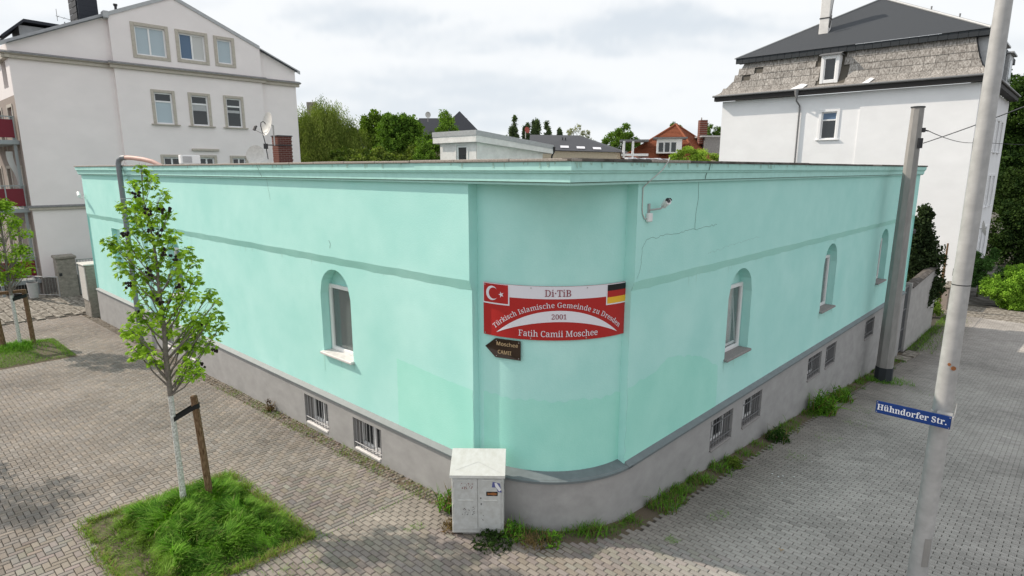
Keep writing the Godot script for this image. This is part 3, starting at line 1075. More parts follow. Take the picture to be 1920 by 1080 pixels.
# writes text into a builder through a mapping (x, y, z) -> world
func write(mb: MB, text: String, font: Font, cap: float, place: Callable) -> void:
	var arr := glyphs(text, font, cap)
	if arr.is_empty(): return
	var vs: PackedVector3Array = arr[Mesh.ARRAY_VERTEX]
	var ix: PackedInt32Array = arr[Mesh.ARRAY_INDEX] if arr[Mesh.ARRAY_INDEX] != null else PackedInt32Array()
	var dy := baseline_shift(font, cap)
	if ix.is_empty():
		for i in vs.size(): ix.append(i)
	for i in range(0, ix.size(), 3):
		var p := []
		for k in 3:
			var q := vs[ix[i + k]]
			p.append(place.call(Vector3(q.x, q.y - dy, q.z)))
		if ((p[1] - p[0]) as Vector3).cross(p[2] - p[0]).length() < 1e-10: continue
		mb.tri(p[0], p[1], p[2])

# text along an arc, letter by letter; place maps sign coordinates
func write_arc(mb: MB, text: String, font: Font, cap: float, cx: float, cy: float, r: float, span: float, place: Callable) -> void:
	var k := cap / (64.0 * 0.714)
	var ws := []
	var total := 0.0
	for c in text:
		var w := font.get_string_size(c, HORIZONTAL_ALIGNMENT_LEFT, -1, 64).x * k
		ws.append(w)
		total += w
	var f := span / total
	var s := -span / 2
	for i in text.length():
		var mid: float = s + ws[i] * f / 2
		s += ws[i] * f
		if text[i] == " ": continue
		var an := mid / r
		write(mb, text[i], font, cap, func(q: Vector3) -> Vector3:
			var rr := r + q.y
			return place.call(Vector3(cx + sin(an) * rr + cos(an) * q.x, cy + cos(an) * rr - sin(an) * q.x, q.z)))

func build_wall_sign() -> void:
	var r0 := 1.78
	var y0 := 3.32
	var P := func(s: float, t: float, d: float) -> Vector3:
		var bow := 0.0
		return arc_p(s / r0, r0 + d, y0 + t + bow)
	var PV := func(q: Vector3) -> Vector3: return P.call(q.x, q.y, q.z + 0.008)
	var sign := thing("mosque_sign", arc_p(0, r0, y0), "curved red and white lettered sign with a flag in each top corner", "sign")
	var strip := func(mb: MB, s0: float, s1: float, t0: Callable, t1: Callable, d: float) -> void:
		var n := maxi(2, int((s1 - s0) / 0.04))
		for i in n:
			var a := lerpf(s0, s1, float(i) / n)
			var b := lerpf(s0, s1, float(i + 1) / n)
			mb.quad(P.call(a, t0.call(a), d), P.call(b, t0.call(b), d), P.call(b, t1.call(b), d), P.call(a, t1.call(a), d), arc_dir(a / r0))
	var k := func(v: float) -> Callable: return func(_s: float) -> float: return v
	var board := MB.new()
	strip.call(board, -1.32, 1.32, k.call(0.0), k.call(0.88), 0.0)
	strip.call(board, -1.32, 1.32, k.call(0.0), k.call(0.88), -0.012)
	for e in [0.0, 0.88]:
		for i in 60:
			var a := lerpf(-1.32, 1.32, i / 60.0)
			var b := lerpf(-1.32, 1.32, (i + 1) / 60.0)
			board.quad(P.call(a, e, 0.0), P.call(b, e, 0.0), P.call(b, e, -0.012), P.call(a, e, -0.012), UP * (e - 0.4))
	for e in [-1.32, 1.32]:
		board.quad(P.call(e, 0, 0), P.call(e, 0.88, 0), P.call(e, 0.88, -0.012), P.call(e, 0, -0.012), arc_right * e)
	obj("board", board, M.sign_red, sign)
	var f0: MB
	var w := MB.new()
	strip.call(w, -1.318, 1.318, k.call(0.676), k.call(0.878), 0.002)
	obj("white_stripe", w, M.sign_white, sign)
	f0 = MB.new()
	for q in [[-1.28, 0.03], [-0.45, 0.03], [0.45, 0.03], [1.28, 0.03], [-1.28, 0.845], [-0.45, 0.85], [0.45, 0.85], [1.28, 0.845]]:
		f0.box(P.call(q[0], q[1], 0.009), arc_dir(q[0] / r0) * 0.002, UP * 0.009, arc_dir(q[0] / r0 + PI / 2) * 0.009)
	obj("screws", f0, M.galv, sign)
	# left flag
	var f := MB.new()
	strip.call(f, -1.318, -0.81, k.call(0.535), k.call(0.878), 0.004)
	var fl := obj("flag", f, M.sign_white, sign)
	f = MB.new()
	strip.call(f, -1.305, -0.832, k.call(0.558), k.call(0.868), 0.006)
	obj("red_field", f, M.sign_red, fl)
	f = MB.new()
	var n := 40
	for i in n:  # crescent between two circles
		var cc := Vector2(-1.135, 0.715)
		var ci := Vector2(-1.103, 0.715)
		var a0 := lerpf(0.62, TAU - 0.62, float(i) / n)
		var a1 := lerpf(0.62, TAU - 0.62, float(i + 1) / n)
		var b0 := lerpf(0.78, TAU - 0.78, float(i) / n)
		var b1 := lerpf(0.78, TAU - 0.78, float(i + 1) / n)
		var o0 := cc + Vector2(cos(a0), sin(a0)) * 0.118
		var o1 := cc + Vector2(cos(a1), sin(a1)) * 0.118
		var i0 := ci + Vector2(cos(b0), sin(b0)) * 0.094
		var i1 := ci + Vector2(cos(b1), sin(b1)) * 0.094
		f.quad(P.call(o0.x, o0.y, 0.008), P.call(o1.x, o1.y, 0.008), P.call(i1.x, i1.y, 0.008), P.call(i0.x, i0.y, 0.008), arc_dir(-0.64))
	obj("crescent", f, M.sign_white, fl)
	f = MB.new()
	for i in 10:
		var ra := 0.052 if i % 2 == 0 else 0.02
		var rb := 0.02 if i % 2 == 0 else 0.052
		var a0 := PI + TAU * i / 10.0
		var a1 := PI + TAU * (i + 1) / 10.0
		f.tri(P.call(-0.957, 0.705, 0.008), P.call(-0.957 + cos(a0) * ra, 0.705 + sin(a0) * ra, 0.008), P.call(-0.957 + cos(a1) * rb, 0.705 + sin(a1) * rb, 0.008), arc_dir(-0.55))
	obj("star", f, M.sign_white, fl)
	# right flag
	f = MB.new()
	strip.call(f, 0.80, 1.318, k.call(0.535), k.call(0.878), 0.004)
	fl = obj("flag", f, M.sign_white, sign)
	for q in [[0.765, 0.866, M.sign_black, "black_band"], [0.66, 0.765, M.sign_red, "red_band"], [0.556, 0.66, M.sign_gold, "gold_band"]]:
		f = MB.new()
		strip.call(f, 0.822, 1.306, k.call(q[0]), k.call(q[1]), 0.006)
		obj(q[3], f, q[2], fl)
	# white crescent sweep
	f = MB.new()
	var up := func(s: float) -> float: return 0.068 + 0.42 * (1.0 - pow(absf(s) / 1.055, 2.1))
	var dn := func(s: float) -> float: return 0.066 + 0.24 * (1.0 - pow(absf(s) / 1.055, 2.0))
	strip.call(f, -1.055, 1.055, dn, up, 0.002)
	obj("white_sweep", f, M.sign_white, sign)
	# lettering
	f = MB.new()
	write(f, "Di·TiB", serif, 0.105, func(q: Vector3) -> Vector3: return PV.call(q * Vector3(1.0, 1, 1) + Vector3(-0.02, 0.718, 0)))
	write(f, "2001", serif, 0.08, func(q: Vector3) -> Vector3: return PV.call(q + Vector3(0.0, 0.35, 0)))
	obj("lettering", f, M.sign_wine, sign)
	f = MB.new()
	write(f, "Fatih Camii Moschee", serif, 0.098, func(q: Vector3) -> Vector3: return PV.call(Vector3(q.x * 0.965, q.y, q.z) + Vector3(0.0, 0.06, 0)))
	write_arc(f, "Türkisch Islamische Gemeinde zu Dresden", serif, 0.080, 0.0, 0.540 - 1.62, 1.62, 2.36, PV)
	obj("lettering", f, M.sign_white, sign)

func build_arrow_sign() -> void:
	var r0 := 1.772
	var y0 := 3.12
	var P := func(x: float, y: float, d: float) -> Vector3: return arc_p((x - 0.93) / r0, r0 + 0.012 + d, y0 + y)
	var sign := thing("arrow_sign", P.call(0, 0, 0), "small dark brown arrow board reading Moschee CAMII below the red sign", "sign")
	var poly := [Vector2(-0.34, 0.0), Vector2(-0.13, 0.165), Vector2(0.32, 0.165), Vector2(0.32, -0.16), Vector2(-0.13, -0.16)]
	var f := MB.new()
	for d in [0.0, 0.014]:
		for i in range(1, 4):
			f.tri(P.call(poly[0].x, poly[0].y, d), P.call(poly[i].x, poly[i].y, d), P.call(poly[i + 1].x, poly[i + 1].y, d), arc_dir(-0.5) * (d - 0.005))
	for i in 5:
		var a: Vector2 = poly[i]
		var b: Vector2 = poly[(i + 1) % 5]
		f.quad(P.call(a.x, a.y, 0.0), P.call(b.x, b.y, 0.0), P.call(b.x, b.y, 0.014), P.call(a.x, a.y, 0.014))
	obj("board", f, M.sign_brown, sign)
	f = MB.new()
	write(f, "Moschee", sans, 0.062, func(q: Vector3) -> Vector3: return P.call(q.x * 1.12 + 0.085, q.y + 0.055, q.z + 0.016))
	write(f, "CAMII", sans, 0.062, func(q: Vector3) -> Vector3: return P.call(q.x * 1.05 + 0.04, q.y - 0.085, q.z + 0.016))
	obj("lettering", f, M.sign_bronze, sign)
	f = MB.new()
	for s in [[-0.11, 0.13], [0.29, 0.135], [0.29, -0.13], [-0.11, -0.13]]:
		f.box(P.call(s[0], s[1], 0.015), arc_dir(-0.5) * 0.003, UP * 0.006, arc_right * 0.006)
	obj("screws", f, M.galv, sign)

# ---------- things on and around the corner ----------
func build_cabinet() -> void:
	var base := Vector3(-0.555, 0.04, -8.72)
	var c := thing("utility_cabinet", base, "grey steel street cabinet with two doors, stickers and sloping lid", "cabinet")
	var fr := Fr.new(base, Vector3(1, 0, 0.02).normalized(), Vector3(-0.02, 0, 1).normalized())
	var w := 0.42
	var mb := MB.new()
	fr.bvx(mb, -w, w, 0.12, 1.12, -0.42, 0.0, 0.012)
	obj("body", mb, M.cabinet, c)
	mb = MB.new()
	# lid: front edge low, back high, overhanging
	var e := 0.025
	var pts := [[0.035, 1.12], [0.035, 1.165], [-0.44, 1.40], [-0.44, 1.12]]
	for i in 4:
		var p: Array = pts[i]
		var q: Array = pts[(i + 1) % 4]
		mb.quad(fr.P(-w - e, p[1], p[0]), fr.P(w + e, p[1], p[0]), fr.P(w + e, q[1], q[0]), fr.P(-w - e, q[1], q[0]), fr.v * ((p[1] + q[1]) / 2 - 1.2) + fr.n * ((p[0] + q[0]) / 2 + 0.2))
	for s in [-1.0, 1.0]:
		mb.quad(fr.P(s * (w + e), 1.12, 0.035), fr.P(s * (w + e), 1.165, 0.035), fr.P(s * (w + e), 1.40, -0.44), fr.P(s * (w + e), 1.12, -0.44), fr.u * s)
	var lid := obj("lid", mb, M.cabinet_top, c)
	mb = MB.new()  # the pressed fold lines in the lid
	var on := func(x: float, d: float) -> Vector3: return fr.P(x, 1.165 + (0.035 - d) * 0.235 / 0.475 + 0.002, d)
	var up := (fr.v + fr.n * 0.49).normalized()
	ribbon(mb, [on.call(-0.36, -0.05), on.call(0.0, -0.2), on.call(0.36, -0.02)], 0.006, up)
	obj("fold", mb, M.cabinet, lid)
	for s in [-1.0, 1.0]:
		mb = MB.new()
		var x0 := 0.004 if s > 0 else -w + 0.03
		var x1 := w - 0.045 if s > 0 else -0.004
		fr.bvx(mb, x0, x1, 0.2, 1.09, 0.0, 0.012, 0.004)
		var d := obj("door", mb, M.cabinet, c)
		mb = MB.new()
		fr.bvx(mb, x0 + 0.07, x1 - 0.06, 0.71, 0.73, 0.012, 0.018, 0.003)
		fr.bvx(mb, x0 + 0.07, x1 - 0.1, 1.065, 1.08, 0.012, 0.017, 0.003)
		obj("pressed_rib", mb, M.cabinet_top, d)
		mb = MB.new()
		for y in [0.28, 0.62, 1.0]:
			var xx := x1 + 0.008 if s > 0 else x0 - 0.008
			mb.tube([fr.P(xx, y - 0.035, 0.008), fr.P(xx, y + 0.035, 0.008)], [0.008, 0.008], 8)
		obj("hinge", mb, M.cabinet, d)
		if s > 0:
			mb = MB.new()
			for q in [[0.045, 0.75, 0.02], [0.05, 0.64, 0.03]]:
				fr.bx(mb, q[0], q[0] + 0.014, q[1], q[1] + q[2], 0.012, 0.02)
			obj("lock", mb, M.dark_metal, d)
	# stickers and smudges
	mb = MB.new()
	patch(mb, fr, PackedVector2Array([Vector2(0.245, 1.05), Vector2(0.36, 1.02), Vector2(0.39, 0.86), Vector2(0.33, 0.87), Vector2(0.30, 0.95), Vector2(0.23, 0.95)]), 0.0135)
	obj("sticker", mb, M.sticker_blue, c)
	mb = MB.new()
	patch(mb, fr, PackedVector2Array([Vector2(0.275, 1.03), Vector2(0.31, 1.03), Vector2(0.385, 0.91), Vector2(0.35, 0.88), Vector2(0.285, 0.97)]), 0.0145)
	obj("sticker", mb, M.sticker_white, c)
	mb = MB.new()
	fr.q(mb, 0.14, 0.325, 0.80, 0.875, 0.0135)
	obj("sticker", mb, M.sign_black, c)
	mb = MB.new()
	patch(mb, fr, PackedVector2Array([Vector2(0.16, 0.815), Vector2(0.2, 0.822), Vector2(0.26, 0.81), Vector2(0.31, 0.82), Vector2(0.31, 0.85), Vector2(0.25, 0.862), Vector2(0.19, 0.85), Vector2(0.16, 0.86)]), 0.0145)
	obj("sticker", mb, M.sticker_brown, c)
	for set_ in [[-0.30, -0.08, 0.92, 1.02, 26, M.smudge_red], [-0.25, -0.05, 0.46, 0.60, 30, M.smudge], [0.05, 0.1, 0.36, 0.5, 6, M.smudge]]:
		mb = MB.new()
		for i in set_[4]:
			var q := Vector2(rf(set_[0], set_[1]), rf(set_[2], set_[3]))
			var poly := PackedVector2Array()
			var rr := rf(0.004, 0.013)
			for k in 6:
				poly.append(q + Vector2(cos(k * TAU / 6), sin(k * TAU / 6)) * rr * rf(0.5, 1.2))
			patch(mb, fr, poly, 0.0132 + i * 0.00005)
		obj("smudge", mb, set_[5], c)
	mb = MB.new()
	fr.bvx(mb, -0.26, 0.26, -0.2, 0.12, -0.38, -0.06, 0.01)
	obj("foundation", mb, M.cab_base, c)
	# slot on the right side
	mb = MB.new()
	mb.box(fr.P(w + 0.001, 0.85, -0.2), fr.u * 0.002, UP * 0.045, fr.n * 0.012)
	obj("side_lock", mb, M.dark_metal, c)

func build_wall_fittings() -> void:
	var right := Fr.new(CORNER, eR, nR)
	var left := Fr.new(CORNER, eL, nL)
	# camera on the right wall
	var t := thing("security_camera", right.P(2.0, 5.3, 0.06), "small white security camera on a bracket right of the rounded corner", "camera")
	var mb := MB.new()
	right.bvx(mb, 1.93, 2.05, 5.17, 5.31, 0.056, 0.12, 0.012)
	obj("junction_box", mb, M.white_plastic, t)
	mb = MB.new()
	right.bx(mb, 1.97, 2.02, 5.31, 5.46, 0.056, 0.08)
	mb.tube([right.P(1.995, 5.36, 0.08), right.P(2.03, 5.37, 0.16), right.P(2.16, 5.38, 0.19), right.P(2.2, 5.42, 0.2)], [0.014, 0.014, 0.014, 0.014], 8)
	obj("bracket", mb, M.galv, t)
	mb = MB.new()
	mb.tube([right.P(2.2, 5.50, 0.30), right.P(2.215, 5.485, 0.26), right.P(2.275, 5.42, 0.17), right.P(2.285, 5.41, 0.16)], [0.055, 0.057, 0.05, 0.03], 16)
	obj("housing", mb, M.white_plastic, t)
	mb = MB.new()
	mb.tube([right.P(2.194, 5.506, 0.31), right.P(2.199, 5.501, 0.302)], [0.03, 0.03], 16)
	obj("lens", mb, M.pane_dark, t)
	mb = MB.new()
	for i in 8:
		var a0 := lerpf(0.25, PI - 0.25, i / 8.0)
		var a1 := lerpf(0.25, PI - 0.25, (i + 1) / 8.0)
		var q := func(a: float, d: float) -> Vector3: return right.P(2.205 + cos(a) * 0.062, 5.49 + sin(a) * 0.062, d)
		mb.quad(q.call(a0, 0.325), q.call(a1, 0.325), q.call(a1, 0.27), q.call(a0, 0.27))
	obj("sun_hood", mb, M.dark_metal, t)
	# its cable
	mb = MB.new()
	var pts := [right.P(2.24, 6.19, 0.26), right.P(2.2, 6.12, 0.255), right.P(2.02, 5.98, 0.25), right.P(1.84, 5.80, 0.13), right.P(1.80, 5.72, 0.066), right.P(1.80, 5.4, 0.066), right.P(1.82, 5.3, 0.066), right.P(1.88, 5.22, 0.07), right.P(1.935, 5.22, 0.08)]
	var rad := []
	for p in pts: rad.append(0.009)
	mb.tube(pts, rad, 6)
	tag(obj("cable", mb, M.cable_white), "thin grey cable hanging from the roof edge down to the security camera", "cable")
	# white plastic sheet on the coping
	mb = MB.new()
	for i in 10:
		var x := 1.2 + i * 0.12
		mb.quad(right.P(x, 6.155 + rf(0.0, 0.012), 0.2), right.P(x + 0.12, 6.155 + rf(0, 0.012), 0.2), right.P(x + 0.12, 6.156, -0.2), right.P(x, 6.156, -0.2), UP)
		right.bx(mb, x, x + 0.1, 6.152, 6.158 + rf(0.01, 0.03), 0.1, 0.16)
	tag(obj("plastic_sheet", mb, M.sticker_white), "crumpled white plastic sheet lying on the coping above the camera cable", "plastic sheet")
	# camera at the far left end
	t = thing("security_camera", left.P(24.9, 4.9, 0.06), "tiny white bullet camera at the far left end of the green wall", "camera")
	mb = MB.new()
	mb.tube([left.P(24.9, 4.88, 0.06), left.P(24.9, 4.84, 0.2), left.P(24.9, 4.96, 0.28)], [0.02, 0.02, 0.02], 6)
	obj("bracket", mb, M.white_plastic, t)
	mb = MB.new()
	mb.tube([left.P(24.55, 4.93, 0.32), left.P(25.0, 5.06, 0.24)], [0.065, 0.065], 10)
	obj("housing", mb, M.white_plastic, t)
	# drain pipe
	t = thing("drain_pipe", left.P(18.85, -0.2, 0.16), "grey plastic drain pipe bending over the roof edge behind the young tree", "pipe")
	mb = MB.new()
	pts = [left.P(18.85, -0.3, 0.30), left.P(18.85, 4.9, 0.30), left.P(18.85, 6.18, 0.31), left.P(18.82, 6.31, 0.29), left.P(18.70, 6.39, 0.22), left.P(18.55, 6.40, 0.15)]
	mb.tube(pts, [0.085, 0.085, 0.085, 0.085, 0.085, 0.085], 14)
	obj("pipe", mb, M.pipe_grey, t)
	mb = MB.new()
	mb.tube([left.P(18.55, 6.40, 0.15), left.P(18.0, 6.38, 0.08), left.P(17.4, 6.33, -0.02), left.P(16.9, 6.25, -0.15), left.P(16.6, 6.1, -0.3)], [0.072, 0.072, 0.072, 0.07, 0.07], 12)
	obj("hose", mb, M.pipe_pink, t)
	mb = MB.new()
	for y in [1.2, 3.2, 5.0]:
		mb.tube([left.P(18.85, y, 0.30), left.P(18.85, y + 0.035, 0.30)], [0.094, 0.094], 14)
		left.bx(mb, 18.83, 18.87, y, y + 0.03, 0.0, 0.24)
	obj("clamp", mb, M.galv, t)
	# things on the flat roof
	t = thing("brick_chimney", Vector3(-9.28, 5.9, -24.2), "square red brick chimney rising behind the green parapet", "chimney")
	var cf := Fr.new(t.position, eR, nR)
	mb = MB.new()
	cf.bx(mb, -0.01, 0.55, 0, 1.4, -0.53, 0.0)
	obj("mortar_core", mb, M.mortar, t)
	var bm := [MB.new(), MB.new()]
	for row in 19:
		var y := 0.012 + row * 0.073
		for f in 2:
			var fl := cf if f == 0 else Fr.new(cf.P(-0.01, 0, 0.0), -cf.n, -cf.u)
			var x := -0.02 if row % 2 == 0 else -0.13
			while x < 0.56:
				var x0 := maxf(x, -0.02 if f == 0 else 0.0)
				var x1 := minf(x + 0.21, 0.56 if f == 0 else 0.54)
				if x1 - x0 > 0.03:
					var one := MB.new()
					fl.bx(one, x0, x1, y, y + 0.062, -0.02, 0.01)
					obj("brick", one, M.brick_dark if f == 0 else M.brick_red, t)
				x += 0.222
	mb = MB.new()
	cf.bvx(mb, -0.05, 0.59, 1.4, 1.44, -0.57, 0.04, 0.01)
	obj("cap", mb, M.bg_slate, t)
	build_dish("satellite_dish", Vector3(-9.56, 7.75, -23.9), 0.42, 0.46, Vector3(-0.66, 0.22, 0.7), M.dish, "large cream satellite dish seen edge-on above the brick chimney", true)
	build_dish("satellite_dish", Vector3(-10.15, 6.58, -24.0), 0.36, 0.38, Vector3(0.1, 0.28, 1.0), M.dish, "round white satellite dish half hidden behind the parapet beside the chimney", false)
	t = thing("hooked_pole", Vector3(-9.75, 6.4, -24.0), "thin dark pole with a hooked top strapped to the brick chimney", "pole")
	mb = MB.new()
	mb.tube([Vector3(-9.66, 6.4, -24.0), Vector3(-9.72, 7.0, -24.0), Vector3(-9.85, 7.68, -24.0), Vector3(-9.83, 7.8, -24.0), Vector3(-9.75, 7.85, -24.0), Vector3(-9.68, 7.8, -24.0), Vector3(-9.66, 7.74, -24.0)], [0.018, 0.018, 0.018, 0.018, 0.018, 0.018, 0.016], 8)
	obj("pole", mb, M.dark_metal, t)
	mb = MB.new()
	mb.tube([Vector3(-9.72, 6.95, -23.98), Vector3(-9.25, 6.95, -24.12), Vector3(-8.85, 6.95, -24.5)], [0.022, 0.022, 0.022], 6)
	mb.box(Vector3(-9.7, 6.9, -23.97), Vector3(0.07, 0, 0), Vector3(0, 0.1, 0), Vector3(0, 0, 0.04))
	obj("strap", mb, M.dark_metal, t)
	# air conditioner
	t = thing("air_conditioner", Vector3(-14.0, 6.0, -26.4), "white air conditioner box on the flat roof left of the dishes", "air conditioner")
	var af := Fr.new(t.position, eR, nR)
	mb = MB.new()
	af.bvx(mb, -0.4, 0.4, 0.25, 0.62, -0.3, 0.0, 0.02)
	obj("case", mb, M.white_plastic, t)
	mb = MB.new()
	for i in 7: af.bx(mb, -0.32, 0.05, 0.3 + i * 0.04, 0.315 + i * 0.04, 0.0, 0.012)
	obj("vent_grid", mb, M.pipe_grey, t)
	mb = MB.new()
	for x in [-0.3, 0.3]: af.bx(mb, x - 0.03, x + 0.03, 0.0, 0.25, -0.28, -0.02)
	obj("feet", mb, M.galv, t)

func build_dish(called: String, at: Vector3, rw: float, rh: float, face: Vector3, m: Material, label: String, lnb: bool, group := "") -> void:
	var t := thing(called, at, label, "satellite dish", group)
	var f := face.normalized()
	var u := UP.cross(f).normalized()
	var v := f.cross(u)
	var mb := MB.new()
	var R := 8
	var S := 28
	var P := func(i: int, k: int) -> Vector3:
		var r := float(i) / R
		var a := TAU * k / S
		return at + u * cos(a) * rw * r + v * sin(a) * rh * r + f * (r * r * 0.16 * (rw + rh) * 0.8 - 0.1)
	for i in R:
		for k in S:
			mb.quad(P.call(i, k), P.call(i, k + 1), P.call(i + 1, k + 1), P.call(i + 1, k), f)
	obj("reflector", mb, m, t)
	mb = MB.new()
	mb.tube([at - f * 0.1, at - f * 0.25, at - f * 0.25 - UP * (rh + 0.3)], [0.04, 0.03, 0.03], 8)
	obj("mount", mb, M.galv, t)
	if lnb:
		mb = MB.new()
		mb.tube([at - v * rh * 0.95, at + f * rw * 1.1 - v * 0.35], [0.014, 0.014], 6)
		obj("arm", mb, M.galv, t)
		mb = MB.new()
		mb.tube([at + f * rw * 1.1 - v * 0.38, at + f * rw * 1.0 - v * 0.22], [0.05, 0.05], 8)
		mb.tube([at + f * rw * 1.1 - v * 0.38 + u * 0.08, at + f * rw * 1.0 - v * 0.2 + u * 0.08], [0.035, 0.035], 8)
		obj("feedhorn", mb, M.dark_metal, t)

func build_poles() -> void:
	# lamp post with the street name
	var base := Vector3(5.95, -0.12, -7.70)
	var t := thing("lamp_post", base, "tall pale grey lamp post carrying the blue street name plate", "lamp post")
	var mb := MB.new()
	mb.tube([base - UP * 0.3, base + UP * 0.6, base + UP * 4.0, base + UP * 9.2], [0.126, 0.124, 0.108, 0.082], 28)
	obj("post", mb, M.galv, t)
	mb = MB.new()
	for y in [1.37, 1.78, 4.62]:
		var r: float = 0.1255 - 0.0044 * y
		mb.tube([base + UP * y, base + UP * (y + 0.014)], [r, r], 28, false)
	obj("band", mb, M.dark_metal, t)
	mb = MB.new()
	for q in [[3.55, 0.35, 0.02], [3.50, -0.75, 0.03]]:
		var a: float = q[1]
		var d := Vector3(-sin(a) * 0.55 - 0.5, 0, cos(a)).normalized()
		mb.tube([base + UP * q[0] + d * 0.105, base + UP * q[0] + d * 0.122], [q[2], q[2]], 10)
	obj("bolt", mb, M.sticker_brown, t)
	mb = MB.new()
	for k in 5:
		var a0 := 1.2 + k * 0.16
		var a1 := 1.2 + (k + 1) * 0.16
		mb.quad(base + Vector3(cos(a0) * 0.127, 0.5, sin(a0) * 0.127), base + Vector3(cos(a1) * 0.127, 0.5, sin(a1) * 0.127), base + Vector3(cos(a1) * 0.126, 0.95, sin(a1) * 0.126), base + Vector3(cos(a0) * 0.126, 0.95, sin(a0) * 0.126), Vector3(cos(a0), 0, sin(a0)))
	obj("service_door", mb, M.mast, t)
	mb = MB.new()
	var top := base + UP * 9.2
	mb.tube([top, top + Vector3(-0.5, 0.45, 0.1), top + Vector3(-1.6, 0.6, 0.3)], [0.06, 0.045, 0.04], 10)
	mb.bev(top + Vector3(-1.95, 0.6, 0.36), Vector3(0.36, 0.02, -0.07), Vector3(0, 0.06, 0), Vector3(0.03, 0, 0.13), 0.02)
	obj("lamp_head", mb, M.galv, t)
	# street sign
	var c := W(2.82, -3.81, 2.66) + nL * 0.02
	var sg := thing("street_sign", c, "dark blue enamel street name plate fixed to the lamp post", "sign")
	var fr := Fr.new(c, -eL, nL)
	mb = MB.new()
	fr.bvx(mb, -0.44, 0.44, -0.092, 0.092, -0.012, 0.0, 0.006)
	obj("plate", mb, M.sign_blue, sg)
	mb = MB.new()
	write(mb, "Hühndorfer Str.", serif_bold, 0.084, func(q: Vector3) -> Vector3: return fr.P(q.x * 0.86 - 0.01, q.y - 0.038, q.z + 0.003))
	obj("lettering", mb, M.enamel_white, sg)
	mb = MB.new()
	for x in [-0.423, 0.423]:
		for y in [-0.072, 0.072]: fr.bx(mb, x - 0.006, x + 0.006, y - 0.006, y + 0.006, 0.0, 0.004)
	obj("rivet", mb, M.galv, sg)
	mb = MB.new()
	fr.bx(mb, 0.442, 0.46, -0.09, 0.09, -0.10, 0.004)
	fr.bx(mb, 0.27, 0.44, 0.09, 0.102, -0.13, -0.02)
	mb.tube([fr.P(0.45, -0.08, -0.1), fr.P(0.46, 0.1, -0.12), fr.P(0.465, 0.25, -0.14)], [0.008, 0.007, 0.005], 6)
	mb.tube([fr.P(0.21, 0.105, -0.03), fr.P(0.21, 0.125, -0.03)], [0.022, 0.012], 8)
	obj("bracket", mb, M.galv, sg)
	# overhead-line mast, octagonal
	base = Vector3(13.14, -1.36, -19.93)
	t = thing("line_mast", base, "thick octagonal grey mast for overhead wires close to the right wall", "mast")
	mb = MB.new()
	var ring := func(y: float, r: float, k: int) -> Vector3: return base + Vector3(cos(k * TAU / 8 + 0.35) * r, y, sin(k * TAU / 8 + 0.35) * r)
	for seg in [[0.55, 0.27, 9.32, 0.185], [0.0, 0.285, 0.55, 0.285]]:
		var m2 := mb if seg[0] > 0.1 else MB.new()
		for k in 8:
			m2.quad(ring.call(seg[0], seg[1], k), ring.call(seg[0], seg[1], k + 1), ring.call(seg[2], seg[3], k + 1), ring.call(seg[2], seg[3], k), Vector3(cos((k + 0.5) * TAU / 8 + 0.35), 0, sin((k + 0.5) * TAU / 8 + 0.35)))
			m2.tri(ring.call(seg[2], seg[3], k), ring.call(seg[2], seg[3], k + 1), base + UP * seg[2], UP)
		obj("shaft" if seg[0] > 0.1 else "foot", m2, M.mast if seg[0] > 0.1 else M.mast_foot, t)
	mb = MB.new()
	for k in 8:
		mb.quad(ring.call(9.32, 0.21, k), ring.call(9.32, 0.21, k + 1), ring.call(9.36, 0.21, k + 1), ring.call(9.36, 0.21, k), Vector3(cos((k + 0.5) * TAU / 8 + 0.35), 0, sin((k + 0.5) * TAU / 8 + 0.35)))
		mb.tri(ring.call(9.36, 0.21, k), ring.call(9.36, 0.21, k + 1), base + UP * 9.38, UP)
		mb.tri(ring.call(9.32, 0.21, k), ring.call(9.32, 0.21, k + 1), base + UP * 9.32, -UP)
	obj("cap", mb, M.mast_foot, t)
	var hook := base + Vector3(0.22, 8.62, 0.06)
	mb = MB.new()
	mb.box(hook - Vector3(0.01, 0, 0), Vector3(0.06, 0, 0), Vector3(0, 0.07, 0), Vector3(0, 0, 0.05))
	mb.box(hook - Vector3(0.14, 0.42, -0.14), Vector3(0.07, 0, 0), Vector3(0, 0.16, 0), Vector3(0, 0, 0.03))
	mb.tube([hook, hook + Vector3(0.16, -0.03, 0.02)], [0.03, 0.02], 6)
	obj("wire_bracket", mb, M.dark_metal, t)
	# wires
	var house := W(37.75, 0.2, 7.55)
	for q in [[hook + Vector3(0.14, -0.02, 0.02), house, "thin span wire from the mast to the bracket on the white house corner", 0.15], [hook + Vector3(-0.02, -0.42, 0.12), Vector3(10.6, 8.35, -8.6), "thin span wire rising from the mast across the street to the right", 0.1], [house + Vector3(0.05, 0, 0.1), W(60.0, -12.0, 7.6), "thin wire running from the white house corner along the street", 0.2]]:
		mb = MB.new()
		var pts := []
		var rad := []
		for i in 13:
			var f := i / 12.0
			pts.append((q[0] as Vector3).lerp(q[1], f) - UP * q[3] * 4.0 * f * (1 - f))
			rad.append(0.014)
		mb.tube(pts, rad, 5)
		tag(obj("span_wire", mb, M.wire), q[2], "wire")

